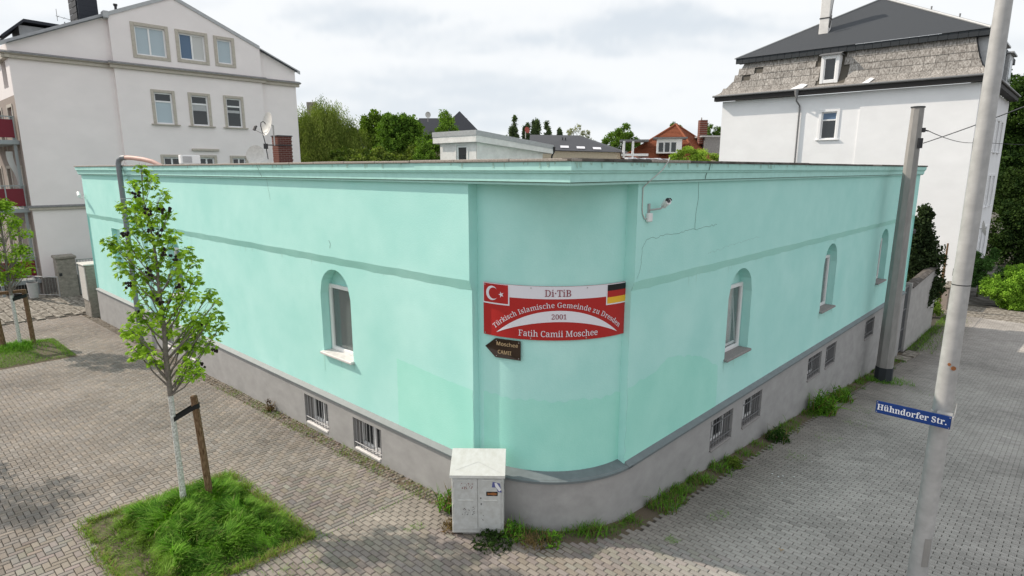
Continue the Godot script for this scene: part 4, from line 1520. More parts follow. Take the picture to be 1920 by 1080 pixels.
func build_left_yard() -> void:
	# gate pillar at the end of the green wall with a meter door
	var left := Fr.new(CORNER, eL, nL)
	var t := thing("meter_pillar", left.P(26.4, -0.45, 0), "concrete pillar with a pale meter door at the far end of the green wall", "pillar")
	var mb := MB.new()
	left.bvx(mb, 25.75, 26.75, -0.6, 1.9, -0.40, 0.22, 0.02)
	obj("body", mb, M.concrete, t)
	mb = MB.new()
	left.bvx(mb, 25.78, 26.72, 0.35, 1.86, 0.22, 0.26, 0.015)
	obj("meter_door", mb, M.beige, t)
	mb = MB.new()
	left.bvx(mb, 25.70, 26.80, 1.9, 1.96, -0.44, 0.30, 0.012)
	obj("cap", mb, M.beige, t)
	# stone gate pillar
	var o := G(-0.05, 31.9)
	var fr := Fr.new(o, eR, nR)
	t = thing("stone_gate_pillar", o, "weathered sandstone gate pillar between the railing and the steel gate", "pillar")
	mb = MB.new()
	fr.bvx(mb, -0.05, 0.75, -0.2, 1.95, -0.9, 0.0, 0.03)
	obj("shaft", mb, M.concrete, t)
	mb = MB.new()
	fr.bvx(mb, -0.1, 0.8, 1.95, 2.1, -0.95, 0.05, 0.03)
	obj("cap", mb, M.concrete, t)
	mb = MB.new()
	fr.bx(mb, 0.0, 0.12, 1.1, 1.25, 0.0, 0.03)
	obj("bell_plate", mb, M.dark_metal, t)
	# steel gate
	t = thing("steel_gate", fr.P(0.8, 0, -0.2), "grey steel bar gate between the stone pillar and the green wall", "gate")
	mb = MB.new()
	for x in [0.82, 2.75]: fr.bx(mb, x, x + 0.06, 0.02, 1.85, -0.3, -0.24)
	for y in [0.08, 0.9, 1.45, 1.8]: fr.bx(mb, 0.88, 2.75, y, y + 0.05, -0.295, -0.245)
	obj("frame", mb, M.galv, t)
	for i in 14:
		mb = MB.new()
		var x := 0.97 + i * 0.13
		fr.bx(mb, x, x + 0.02, 0.13, 1.8, -0.28, -0.26)
		obj("bar", mb, M.galv, t)
	# hedge-like conifer behind the gate
	tree_far("conifer", "dark green conifer behind the steel gate", "conifer", "", G(2.0, 35.4), 3.0, [[Vector3(0, 1.5, 0), Vector3(1.1, 1.5, 1.0)]], Color(0.022, 0.05, 0.028), Color(0.04, 0.085, 0.04), 0.16, 420, 0.12)
	# railing
	t = thing("railing", G(-0.2, 32.2), "low galvanised railing in front of the balconies beside the stone pillar", "railing")
	var a := G(-0.12, 32.0)
	var b := G(-3.2, 36.3)
	for i in 5:
		mb = MB.new()
		var p := a.lerp(b, i / 4.0)
		mb.tube([p - UP * 0.2, p + UP * 1.05], [0.028, 0.028], 8)
		obj("post", mb, M.galv, t)
	mb = MB.new()
	mb.tube([a + UP * 1.05, b + UP * 1.05], [0.028, 0.028], 8)
	obj("top_rail", mb, M.galv, t)
	mb = MB.new()
	mb.tube([a + UP * 0.12, b + UP * 0.12], [0.016, 0.016], 8)
	obj("bottom_rail", mb, M.galv, t)
	for i in range(1, 30):
		mb = MB.new()
		var p := a.lerp(b, i / 30.0)
		mb.tube([p + UP * 0.12, p + UP * 1.04], [0.005, 0.005], 5)
		obj("bar", mb, M.galv, t)
	# bins
	var bp := G(-1.15, 32.05)
	t = thing("litter_bin", bp, "pale grey oval litter bin hanging on the railing", "bin")
	mb = MB.new()
	mb.tube([bp + UP * 0.12, bp + UP * 0.16, bp + UP * 0.85, bp + UP * 0.88], [0.17, 0.19, 0.23, 0.235], 18)
	obj("barrel", mb, M.galv, t)
	mb = MB.new()
	mb.tube([bp + UP * 0.86 - eR * 0.2, bp + UP * 1.12 - eR * 0.16, bp + UP * 1.2, bp + UP * 1.12 + eR * 0.16, bp + UP * 0.86 + eR * 0.2], [0.012, 0.012, 0.012, 0.012, 0.012], 6)
	obj("hoop", mb, M.dark_metal, t)
	mb = MB.new()
	mb.tube([bp + UP * 0.882, bp + UP * 0.885], [0.2, 0.2], 18)
	obj("liner", mb, M.dark_metal, t)
	var wp := G(-4.1, 31.9)
	t = thing("wheelie_bin", wp, "black wheeled rubbish bin at the left edge beside the railing", "bin")
	mb = MB.new()
	var wf := Fr.new(wp, eR, nR)
	wf.bvx(mb, -0.26, 0.26, 0.08, 0.95, -0.28, 0.28, 0.04)
	obj("body", mb, M.dark_metal, t)
	mb = MB.new()
	wf.bvx(mb, -0.3, 0.3, 0.95, 1.04, -0.32, 0.32, 0.03)
	obj("lid", mb, M.dark_metal, t)
	for x in [-0.24, 0.24]:
		mb = MB.new()
		mb.tube([wf.P(x - 0.03, 0.1, -0.26), wf.P(x + 0.03, 0.1, -0.26)], [0.1, 0.1], 12)
		obj("wheel", mb, M.strap, t)

func build_right_yard() -> void:
	var right := Fr.new(CORNER, eR, nR)
	var t := thing("garden_wall", right.P(25, -1.9, 0), "pale rendered garden wall continuing the street front beyond the green building", "wall")
	var mb := MB.new()
	for i in 12:
		var a := lerpf(23.95, 29.9, i / 12.0)
		var c := lerpf(23.95, 29.9, (i + 1) / 12.0)
		var h0 := lerpf(0.95, 1.28, i / 12.0)
		var h1 := lerpf(0.95, 1.28, (i + 1) / 12.0)
		mb.quad(right.P(a, -2.4, 0.02), right.P(c, -2.4, 0.02), right.P(c, h1, 0.02), right.P(a, h0, 0.02), nR)
		mb.quad(right.P(a, -2.4, -0.28), right.P(c, -2.4, -0.28), right.P(c, h1, -0.28), right.P(a, h0, -0.28), -nR)
	for x in [23.95, 29.9]:
		mb.quad(right.P(x, -2.4, 0.02), right.P(x, 1.28 if x > 25 else 0.95, 0.02), right.P(x, 1.28 if x > 25 else 0.95, -0.28), right.P(x, -2.4, -0.28), eR * (x - 26))
	obj("wall_face", mb, M.garden_wall, t)
	mb = MB.new()
	mb.quad(right.P(23.9, 0.97, 0.08), right.P(29.95, 1.3, 0.08), right.P(29.95, 1.36, -0.13), right.P(23.9, 1.03, -0.13), UP)
	mb.quad(right.P(23.9, 0.97, -0.34), right.P(29.95, 1.3, -0.34), right.P(29.95, 1.36, -0.13), right.P(23.9, 1.03, -0.13), UP)
	mb.quad(right.P(23.9, 0.92, 0.08), right.P(29.95, 1.25, 0.08), right.P(29.95, 1.3, 0.08), right.P(23.9, 0.97, 0.08), nR)
	mb.quad(right.P(23.9, 0.92, 0.08), right.P(29.95, 1.25, 0.08), right.P(29.95, 1.25, -0.34), right.P(23.9, 0.92, -0.34), -UP)
	obj("coping", mb, M.coping_dark, t)
	# barred garden gate
	t = thing("garden_gate", right.P(23.2, -1.9, 0), "narrow dark barred gate between the green building and the garden wall", "gate")
	mb = MB.new()
	right.bx(mb, 22.45, 22.6, -2.0, 1.15, -0.2, 0.03)
	right.bx(mb, 23.75, 23.94, -2.0, 1.15, -0.25, 0.03)
	obj("post", mb, M.garden_wall, t)
	mb = MB.new()
	for y in [-1.85, -0.9, 0.0, 1.0]: right.bx(mb, 22.6, 23.75, y, y + 0.06, -0.1, -0.06)
	for x in [22.62, 23.69]: right.bx(mb, x, x + 0.05, -1.85, 1.06, -0.105, -0.055)
	obj("frame", mb, M.grille_dark, t)
	for i in 8:
		mb = MB.new()
		right.bx(mb, 22.74 + i * 0.12, 22.76 + i * 0.12, -1.8, 1.0, -0.09, -0.07)
		obj("bar", mb, M.grille_dark, t)
	# step stones at the gate
	for q in [[21.9, -0.35, 0.45, "pale kerb stone lying at the wall foot behind the mast"], [23.2, -0.4, 0.6, "flat door step in front of the narrow garden gate"], [18.5, -0.4, 0.5, "rough pale stone slab at the wall foot left of the mast"]]:
		mb = MB.new()
		var p := G(q[0], q[1], 0.03)
		mb.bev(p, (G(q[0] + 0.5, q[1]) - G(q[0] - 0.5, q[1])).normalized() * q[2], UP * 0.06, nR * 0.24, 0.02)
		tag(obj("step_stone", mb, M.slab), q[3], "stone")
	# conifer behind the wall
	tree_far("conifer", "tall dark conifer behind the garden wall beside the green building", "conifer", "", Vector3(20.3, -1.9, -29.6), 5.9, [[Vector3(0, 1.8, 0), Vector3(1.1, 1.9, 1.1)], [Vector3(0.1, 3.6, 0), Vector3(1.0, 1.5, 1.0)], [Vector3(0.05, 4.9, 0), Vector3(0.55, 1.1, 0.6)]], Color(0.010, 0.017, 0.008), Color(0.024, 0.036, 0.014), 0.2, 3000, 0.1)
	# porch roof corner peeking out
	t = thing("shed_roof", right.P(24.4, 3.6, -1.2), "dark corner of a small tiled shed roof above the conifer", "roof")
	mb = MB.new()
	mb.quad(right.P(23.2, 3.35, -0.35), right.P(25.2, 3.35, -0.35), right.P(25.2, 4.3, -1.9), right.P(23.2, 4.3, -1.9), UP)
	mb.quad(right.P(23.2, 3.2, -0.35), right.P(25.2, 3.2, -0.35), right.P(25.2, 4.15, -1.9), right.P(23.2, 4.15, -1.9), -UP)
	mb.quad(right.P(25.2, 3.2, -0.35), right.P(25.2, 3.35, -0.35), right.P(25.2, 4.3, -1.9), right.P(25.2, 4.15, -1.9), eR)
	mb.quad(right.P(23.2, 3.2, -0.35), right.P(25.2, 3.2, -0.35), right.P(25.2, 3.35, -0.35), right.P(23.2, 3.35, -0.35), nR)
	obj("roof_slope", mb, M.fascia_dark, t)
	mb = MB.new()
	right.bx(mb, 23.3, 25.0, -2.2, 3.3, -1.9, -0.6)
	obj("wall", mb, M.brown_wall, t)
	# yard entrance: fence posts and low wall at the white house
	t = thing("low_stone_wall", W(37.0, 0.3, -2), "short brown masonry stub at the foot of the white house corner", "wall")
	mb = MB.new()
	right.bvx(mb, 35.2, 37.5, -2.3, -0.75, -0.5, -0.1, 0.04)
	obj("masonry", mb, M.brown_wall, t)
	mb = MB.new()
	right.bvx(mb, 35.15, 37.5, -0.75, -0.65, -0.55, -0.05, 0.03)
	obj("cap", mb, M.slab, t)
	t = thing("fence_post", W(34.6, 0.4, -2), "slim weathered post with wire mesh between garden wall and white house", "post")
	mb = MB.new()
	right.bvx(mb, 34.55, 34.7, -2.3, 0.4, -0.5, -0.35, 0.02)
	mb.tube([right.P(34.7, -0.2, -0.42), right.P(34.72, 1.9, -0.42)], [0.06, 0.045], 8)
	obj("post", mb, M.stake, t)
	mb = MB.new()
	for i in 14: mb.tube([right.P(30.2 + i * 0.32, -2.0, -0.4), right.P(30.2 + i * 0.32, -0.2, -0.4)], [0.01, 0.01], 4)
	for y in [-1.9, -1.1, -0.25]: mb.tube([right.P(30.0, y, -0.4), right.P(34.6, y, -0.4)], [0.014, 0.014], 4)
	obj("mesh_panel", mb, M.galv, t)

# ---------- the pale house on the left ----------
func build_left_house() -> void:
	var o := W(-0.45, 33.6, 0)
	var fr := Fr.new(o, eR, nR)      # gable side, x = 0 .. 14.65
	var st := Fr.new(o, eL, nL)      # street front
	var h := thing("pale_house", o, "pale grey rendered house on the left with stepped gable side and beige window surrounds", "building")
	var D := 14.65
	var C := 11.45
	var rake := func(x: float) -> float: return 15.46 - absf(x - 7.55) * (0.45 if x < 7.55 else 0.432)
	var wins := []
	for q in [[5.5, 7.0, 12.16, 13.66], [7.7, 9.08, 12.2, 13.62], [9.76, 10.6, 12.22, 13.58], [6.1, 7.02, 8.55, 10.25], [8.02, 8.94, 8.55, 10.25], [9.99, 10.88, 8.55, 10.25], [6.24, 7.12, 5.0, 6.7], [8.14, 9.0, 5.0, 6.7], [10.07, 10.87, 5.0, 6.7]]:
		wins.append(q)
	var a0 := 4.35
	var a1 := 12.3
	# side walls (set back) and the middle bay (proud)
	var mb := MB.new()
	fr.q(mb, 0, a0, -0.8, C, 0.0)
	fr.q(mb, a1, D, -0.8, C, 0.0)
	var holes := []
	for w in wins: holes.append({"x0": w[0], "x1": w[1], "y0": w[2], "y1": w[3], "d": 0.16})
	var lower := holes.filter(func(w): return w.y0 < 7.0)
	var mid := holes.filter(func(w): return w.y0 > 7.0 and w.y0 < 11.0)
	var upper := holes.filter(func(w): return w.y0 > 11.0)
	holed(mb, fr, a0, a1, -0.8, 7.6, lower, 0.28)
	holed(mb, fr, a0, a1, 7.6, C, mid, 0.28)
	for s in [a0, a1]:
		mb.quad(fr.P(s, -0.8, 0), fr.P(s, rake.call(s), 0), fr.P(s, rake.call(s), 0.28), fr.P(s, -0.8, 0.28), fr.u * (s - 7))
	# gable above the cornice
	mb.quad(fr.P(0, C, 0), fr.P(a0, C, 0), fr.P(a0, rake.call(a0), 0), fr.P(0, rake.call(0.0), 0), fr.n)
	mb.quad(fr.P(a1, C, 0), fr.P(D, C, 0), fr.P(D, rake.call(D), 0), fr.P(a1, rake.call(a1), 0), fr.n)
	holed(mb, fr, a0, 10.9, C, 13.9, upper, 0.28)
	mb.quad(fr.P(10.9, C, 0.28), fr.P(a1, C, 0.28), fr.P(a1, rake.call(a1), 0.28), fr.P(10.9, rake.call(10.9), 0.28), fr.n)
	mb.quad(fr.P(a0, 13.9, 0.28), fr.P(7.55, 13.9, 0.28), fr.P(7.55, rake.call(7.55), 0.28), fr.P(a0, rake.call(a0), 0.28), fr.n)
	mb.quad(fr.P(7.55, 13.9, 0.28), fr.P(10.9, 13.9, 0.28), fr.P(10.9, rake.call(10.9), 0.28), fr.P(7.55, rake.call(7.55), 0.28), fr.n)
	# street front, back
	var sh := []
	for f in 4:
		for k in 4:
			sh.append({"x0": 0.95 + k * 2.9, "x1": 2.1 + k * 2.9, "y0": 0.9 + f * 3.05, "y1": 3.0 + f * 3.05 - (0.4 if f == 3 else 0.0), "d": 0.2})
	var fb := MB.new()
	holed(fb, st, 0, 16, -0.8, 3.3, sh.filter(func(w): return w.y0 < 2))
	holed(fb, st, 0, 16, 3.3, 6.4, sh.filter(func(w): return w.y0 > 2 and w.y0 < 5))
	holed(fb, st, 0, 16, 6.4, 9.6, sh.filter(func(w): return w.y0 > 5 and w.y0 < 8))
	holed(mb, st, 0, 16, 9.6, 12.05, sh.filter(func(w): return w.y0 > 8 and w.y1 < 12.0))
	obj("street_front", fb, M.brown_wall, h)
	mb.quad(fr.P(D, -0.8, 0), fr.P(D, 12.05, 0), fr.P(D, 12.05, -16), fr.P(D, -0.8, -16), fr.u)
	mb.quad(fr.P(0, -0.8, -16), fr.P(D, -0.8, -16), fr.P(D, 12.0, -16), fr.P(0, 12.0, -16), -fr.n)
	obj("wall", mb, M.lh_wall, h)
	# windows
	var light := [M.pane_blind, M.pane_blind]
	var specs := [[[M.pane_blind, M.pane_blind], [0.47], []], [[M.pane_sky, M.curtain], [0.5], []], [[M.pane_blind], [], []], [[M.pane_blind, M.pane_dark], [], [0.72]], [[M.pane_dark, M.pane_dark], [], [0.72]], [[M.pane_dark, M.pane_dark], [], [0.72]], [[M.pane_dark], [0.5], []], [[M.pane_dark], [0.5], []], [[M.pane_dark], [0.5], []]]
	for i in wins.size():
		var w: Array = wins[i]
		var sp_: Array = specs[i]
		var opt := {"fw": 0.075, "muntins": sp_[1], "transoms": sp_[2], "panes": sp_[0], "casing": M.lh_trim, "cw": 0.175 if i < 3 else 0.15, "proud": 0.33, "face": 0.28, "casing_bottom": i < 3}
		if i >= 3:
			opt.merge({"sill": M.lh_trim, "sill_out": 0.44, "sill_in": 0.2, "sill_side": 0.28, "sill_y": -0.02})
		var win := window(h, fr, w[0], w[1], w[2], w[3], 0.15, opt)
		if i == 0 or i == 2:  # blinds behind the panes
			var bl := MB.new()
			for k in 20: fr.bx(bl, w[0] + 0.09, w[1] - 0.09, w[2] + 0.1 + k * 0.075, w[2] + 0.104 + k * 0.075, 0.1745, 0.1765)
			obj("blind", bl, M.zinc_pale, win)
		if i == 4 or i == 5:  # half blind
			var bl := MB.new()
			fr.bx(bl, w[0] + 0.09, w[1] - 0.09, w[2] + 0.85, w[2] + 1.2 - (0.2 if i == 5 else 0.0), 0.1745, 0.178)
			obj("blind", bl, M.zinc_pale, win)
	for w in sh:
		if w.y0 < 8: window(h, st, w.x0, w.x1, w.y0, w.y1, -0.18, {"fw": 0.08, "muntins": [0.5], "casing": M.lh_trim, "cw": 0.16, "proud": 0.04})
	# hood above one ground-floor window
	mb = MB.new()
	fr.bvx(mb, 7.78, 9.3, 7.08, 7.22, 0.27, 0.42, 0.02)
	obj("window_hood", mb, M.lh_trim, h)
	# cornices: at the eaves and low down
	mb = MB.new()
	for q in [[-0.28, a0, 0.0], [a0 - 0.2, a1 + 0.2, 0.28], [a1, D + 0.2, 0.0]]:
		fr.bvx(mb, q[0], q[1], C - 0.12, C + 0.06, q[2] - 0.05, q[2] + 0.16, 0.02)
		fr.bvx(mb, q[0] - 0.06, q[1] + 0.06, C + 0.06, C + 0.14, q[2] - 0.05, q[2] + 0.26, 0.015)
	st.bvx(mb, -0.2, 16, C - 0.12, C + 0.06, -0.05, 0.17, 0.02)
	obj("cornice", mb, M.lh_trim, h)
	mb = MB.new()
	for q in [[-0.36, a0, 0.0], [a0 - 0.27, a1 + 0.27, 0.28], [a1, D + 0.27, 0.0]]:
		var top := [q[0], q[1]]
		mb.quad(fr.P(top[0], C + 0.143, q[2] + 0.29), fr.P(top[1], C + 0.143, q[2] + 0.29), fr.P(top[1], C + 0.25, q[2] - 0.02), fr.P(top[0], C + 0.25, q[2] - 0.02), UP)
		mb.quad(fr.P(top[0], C + 0.10, q[2] + 0.29), fr.P(top[1], C + 0.10, q[2] + 0.29), fr.P(top[1], C + 0.143, q[2] + 0.29), fr.P(top[0], C + 0.143, q[2] + 0.29), fr.n)
	obj("cornice_flashing", mb, M.zinc, h)
	mb = MB.new()
	fr.bvx(mb, -0.12, a0, 3.95, 4.12, -0.05, 0.12, 0.02)
	obj("string_course", mb, M.lh_trim, h)
	mb = MB.new()
	mb.quad(fr.P(-0.16, 4.125, 0.16), fr.P(a0, 4.125, 0.16), fr.P(a0, 4.2, -0.01), fr.P(-0.16, 4.2, -0.01), UP)
	fr.bx(mb, -0.16, a0, 4.09, 4.124, 0.10, 0.162)
	obj("string_flashing", mb, M.zinc, h)
	mb = MB.new()
	fr.bx(mb, -0.03, a0, -0.9, 0.45, 0.0, 0.04)
	obj("plinth", mb, M.lh_plinth, h)
	# roof slopes with a metal verge
	mb = MB.new()
	var ridge: float = rake.call(7.55)
	for s in [[0.0, 7.55], [7.55, D + 0.1]]:
		mb.quad(fr.P(s[0], rake.call(s[0]) - 0.05, 0.3), fr.P(s[1], rake.call(s[1]) - 0.05, 0.3), fr.P(s[1], rake.call(s[1]) - 0.05, -16), fr.P(s[0], rake.call(s[0]) - 0.05, -16), UP)
	obj("roof", mb, M.slate_blue, h)
	mb = MB.new()
	for s in [[-0.35, a0, 0.06], [a0, 7.55, 0.34], [7.55, a1, 0.34], [a1, D + 0.35, 0.06]]:
		var p := fr.P(s[0], rake.call(s[0]), 0)
		var q := fr.P(s[1], rake.call(s[1]), 0)
		mb.quad(p + fr.n * s[2] - UP * 0.08, q + fr.n * s[2] - UP * 0.08, q + fr.n * s[2] + UP * 0.12, p + fr.n * s[2] + UP * 0.12, fr.n)
		mb.quad(p + fr.n * s[2] + UP * 0.12, q + fr.n * s[2] + UP * 0.12, q - fr.n * 0.3 + UP * 0.12, p - fr.n * 0.3 + UP * 0.12, UP)
		mb.quad(p + fr.n * s[2] - UP * 0.08, q + fr.n * s[2] - UP * 0.08, q - UP * 0.08, p - UP * 0.08, -UP)
	fr.bvx(mb, a0 - 0.22, a0 + 0.02, rake.call(a0) - 0.22, rake.call(a0) + 0.14, -0.1, 0.42, 0.02)
	obj("verge", mb, M.zinc_pale, h)
	# slate-clad chimney, vent, roof dormer, aerials
	mb = MB.new()
	fr.bx(mb, 3.28, 4.15, 13.0, 15.9, -2.1, -0.7)
	obj("chimney", mb, M.slate_blue, h)
	var ch: Node = h.get_child(h.get_child_count() - 1)
	mb = MB.new()
	for i in 7:
		for k in 5:
			var y := 13.55 + i * 0.3
			st.bx(mb, 0.72 + k * 0.28, 0.98 + k * 0.28, y, y + 0.27, -3.28, -3.255)
	for i in 9:
		fr.bx(mb, 3.27, 4.16, 13.5 + i * 0.24, 13.735 + i * 0.24, -0.7, -0.68)
	obj("slate_cladding", mb, M.bg_slate, ch)
	mb = MB.new()
	mb.tube([fr.P(4.95, 14.0, -0.5), fr.P(4.95, 14.66, -0.5)], [0.065, 0.065], 12)
	mb.tube([fr.P(4.95, 14.66, -0.5), fr.P(4.95, 14.76, -0.5)], [0.1, 0.105], 12)
	obj("vent_pipe", mb, M.dark_metal, h)
	mb = MB.new()
	mb.tube([fr.P(11.9, 13.55, 0.1), fr.P(11.9, 13.72, 0.1)], [0.06, 0.06], 10)
	obj("vent_pipe", mb, M.dark_metal, h)
	mb = MB.new()
	fr.bx(mb, 0.75, 3.4, 12.2, 13.15, -3.6, -1.2)
	obj("dormer", mb, M.zinc_pale, h)
	var dm: Node = h.get_child(h.get_child_count() - 1)
	mb = MB.new()
	for s in [[0.0, 12.55, 0.95, 13.42], [0.95, 13.42, 3.6, 13.34]]:
		mb.quad(fr.P(s[0], s[1], -0.9), fr.P(s[2], s[3], -0.9), fr.P(s[2], s[3], -3.8), fr.P(s[0], s[1], -3.8), UP)
		mb.quad(fr.P(s[0], s[1] - 0.14, -0.9), fr.P(s[2], s[3] - 0.14, -0.9), fr.P(s[2], s[3], -0.9), fr.P(s[0], s[1], -0.9), fr.n)
		mb.quad(fr.P(s[0], s[1] - 0.14, -0.9), fr.P(s[2], s[3] - 0.14, -0.9), fr.P(s[2], s[3] - 0.14, -3.8), fr.P(s[0], s[1] - 0.14, -3.8), -UP)
	obj("dormer_roof", mb, M.bg_slate, dm)
	mb = MB.new()
	mb.tube([fr.P(2.85, 13.2, -2.0), fr.P(2.85, 13.75, -2.0)], [0.03, 0.025], 6)
	mb.tube([fr.P(2.5, 14.0, -2.0), fr.P(4.0, 13.75, -2.0)], [0.012, 0.012], 5)
	for i in 6: mb.tube([fr.P(2.6 + i * 0.25, 13.98 - i * 0.042, -2.25), fr.P(2.6 + i * 0.25, 13.98 - i * 0.042, -1.75)], [0.008, 0.008], 4)
	mb.tube([fr.P(2.55, 13.75, -2.0), fr.P(2.55, 14.35, -2.0)], [0.012, 0.012], 4)
	obj("aerial", mb, M.zinc, h)
	# balconies on the street front, three storeys
	for f in 3:
		var y: float = [0.35, 4.05, 7.45][f]
		mb = MB.new()
		st.bvx(mb, 0.4, 7.0, y - 0.22, y, 0.0, 1.65, 0.02)
		var bal := obj("balcony", mb, M.balcony_frame, h)
		mb = MB.new()
		st.bvx(mb, 0.43, 0.47, y + 0.12, y + 1.0, 0.12, 1.58, 0.008)
		st.bvx(mb, 0.51, 6.9, y + 0.12, y + 1.0, 1.56, 1.60, 0.008)
		obj("red_panel", mb, M.balcony_red, bal)
		mb = MB.new()
		st.bx(mb, 0.41, 0.49, y + 1.12, y + 1.17, 0.05, 1.64)
		st.bx(mb, 0.49, 6.95, y + 1.12, y + 1.17, 1.56, 1.64)
		for d in [0.1, 0.85, 1.58]: st.bx(mb, 0.42, 0.48, y, y + 1.12, d, d + 0.05)
		for d in 12: st.bx(mb, 0.44, 0.46, y + 1.0, y + 1.12, 0.15 + d * 0.12, 0.165 + d * 0.12)
		for k in 6: st.bx(mb, 0.9 + k * 1.2, 0.95 + k * 1.2, y, y + 1.12, 1.6, 1.64)
		obj("balcony_rail", mb, M.balcony_frame, bal)
	for d in [0.12, 1.52]:
		mb = MB.new()
		st.bvx(mb, 0.5, 0.62, -0.8, 8.6, d, d + 0.12, 0.01)
		obj("balcony_post", mb, M.balcony_frame, h)
	mb = MB.new()  # cloth hanging between the storeys
	for i in 10:
		var f0 := i / 10.0
		var f1 := (i + 1) / 10.0
		mb.quad(st.P(0.85, 6.9 - f0 * 2.0, 0.55 - f0 * 0.3 + sin(f0 * 7) * 0.06), st.P(0.85, 6.9 - f1 * 2.0, 0.55 - f1 * 0.3 + sin(f1 * 7) * 0.06), st.P(0.83, 6.9 - f1 * 2.05, 0.28 - f1 * 0.22 + sin(f1 * 7) * 0.05), st.P(0.83, 6.9 - f0 * 2.05, 0.28 - f0 * 0.22 + sin(f0 * 7) * 0.05), -eL)
	obj("hanging_cloth", mb, M.curtain, h)

# ---------- the white house with the mansard on the right ----------
func side_x(D: float, d: float) -> float:  # the far hip of the mansard leans in more
	return D + (d if d > 0 else d * 1.9)

func build_right_house() -> void:
	var o := W(37.7, 0.35, 0)
	var fr := Fr.new(o, eL, nL)
	var st := Fr.new(o, eR, nR)
	var h := thing("white_house", o, "tall white house on the right with weathered mansard and dark slate roof", "building")
	var D := 15.15
	var E := 10.9
	var Ls := 14.5
	var mb := MB.new()
	var wh := [{"x0": 7.35, "x1": 8.28, "y0": 8.0, "y1": 9.75, "d": 0.14}]
	fr.q(mb, 0, 6.05, -2.4, E, 0.06)
	mb.quad(fr.P(6.05, -2.4, 0.06), fr.P(6.05, E, 0.06), fr.P(6.05, E, 0), fr.P(6.05, -2.4, 0), fr.u)
	holed(mb, fr, 6.05, D, -2.4, E, wh, 0.0)
	var sw := []
	for f in 3:
		for k in 4:
			sw.append({"x0": 5.2 + k * 2.1, "x1": 6.2 + k * 2.1, "y0": -0.3 + f * 3.75, "y1": 1.8 + f * 3.75, "d": 0.18})
		sw.append({"x0": 1.3, "x1": 2.3, "y0": -0.3 + f * 3.75, "y1": 1.8 + f * 3.75, "d": 0.18})
	for f in 3:
		holed(mb, st, -0.06, Ls, -2.4 if f == 0 else -1.0 + f * 3.75, 2.75 + f * 3.75 if f < 2 else E, sw.filter(func(w): return absf(w.y0 - (-0.3 + f * 3.75)) < 0.1), 0.0)
	mb.quad(fr.P(D, -2.4, 0), fr.P(D, E, 0), fr.P(D, E, -Ls), fr.P(D, -2.4, -Ls), fr.u)
	mb.quad(fr.P(0, -2.4, -Ls), fr.P(D, -2.4, -Ls), fr.P(D, E, -Ls), fr.P(0, E, -Ls), -fr.n)
	obj("wall", mb, M.rh_wall, h)
	window(h, fr, 7.35, 8.28, 8.0, 9.75, -0.13, {"fw": 0.075, "transoms": [0.7], "panes": [M.pane_dark, M.pane_sky], "casing": M.rh_trim, "cw": 0.17, "proud": 0.05, "sill": M.rh_trim, "sill_out": 0.12, "sill_in": -0.05, "sill_side": 0.26, "sill_y": -0.02})
	for w in sw:
		window(h, st, w.x0, w.x1, w.y0, w.y1, -0.15, {"fw": 0.08, "muntins": [0.5], "transoms": [0.68], "casing": M.rh_trim, "cw": 0.14, "proud": 0.05, "sill": M.rh_trim, "sill_out": 0.14, "sill_in": -0.05, "sill_side": 0.18})
	# eaves: dark board, gutter
	mb = MB.new()
	fr.bx(mb, -0.55, D + 0.45, E + 0.02, E + 0.30, 0.061, 0.5)
	st.bx(mb, -0.5, Ls, E + 0.02, E + 0.299, 0.005, 0.5)
	obj("eaves_board", mb, M.fascia_dark, h)
	mb = MB.new()
	mb.tube([fr.P(-0.6, E + 0.36, 0.56), fr.P(D + 0.55, E + 0.36, 0.56)], [0.075, 0.075], 10)
	mb.tube([st.P(-0.6, E + 0.36, 0.56), st.P(Ls, E + 0.36, 0.56)], [0.075, 0.075], 10)
	obj("gutter", mb, M.gutter, h)
	# downpipe
	mb = MB.new()
	mb.tube([fr.P(9.85, E + 0.4, 0.56), fr.P(9.85, E + 0.05, 0.52), fr.P(9.83, E - 0.15, 0.5)], [0.16, 0.12, 0.06], 12)
	mb.tube([fr.P(9.83, E - 0.1, 0.5), fr.P(9.83, E - 0.35, 0.48), fr.P(9.7, E - 0.65, 0.14), fr.P(9.7, E - 0.9, 0.1), fr.P(9.7, -2.2, 0.1)], [0.055, 0.055, 0.055, 0.055, 0.055], 10)
	obj("downpipe", mb, M.gutter, h)
	# mansard profile: distance from the wall plane, height
	var prof := [[0.52, E + 0.40], [0.22, E + 0.58], [-0.08, E + 0.95], [-0.28, E + 1.4], [-0.42, E + 1.85], [-0.54, E + 2.3], [-0.64, E + 2.72]]
	mb = MB.new()
	for i in prof.size() - 1:
		var p: Array = prof[i]
		var q: Array = prof[i + 1]
		var fp := func(d: float, hh: float, side: int) -> Vector3:
			return fr.P(-d if side == 0 else side_x(D, d), hh, d)
		mb.quad(fp.call(p[0] - 0.06, p[1], 0), fp.call(p[0] - 0.06, p[1], 1), fp.call(q[0] - 0.06, q[1], 1), fp.call(q[0] - 0.06, q[1], 0), fr.n)
		mb.quad(st.P(-p[0], p[1], p[0] - 0.05), st.P(Ls, p[1], p[0] - 0.05), st.P(Ls, q[1], q[0] - 0.05), st.P(-q[0], q[1], q[0] - 0.05), st.n)
		mb.quad(fr.P(side_x(D, p[0]) - 0.05, p[1], p[0]), fr.P(side_x(D, p[0]) - 0.05, p[1], -Ls), fr.P(side_x(D, q[0]) - 0.05, q[1], -Ls), fr.P(side_x(D, q[0]) - 0.05, q[1], q[0]), fr.u)
	var man := obj("mansard", mb, M.felt, h)
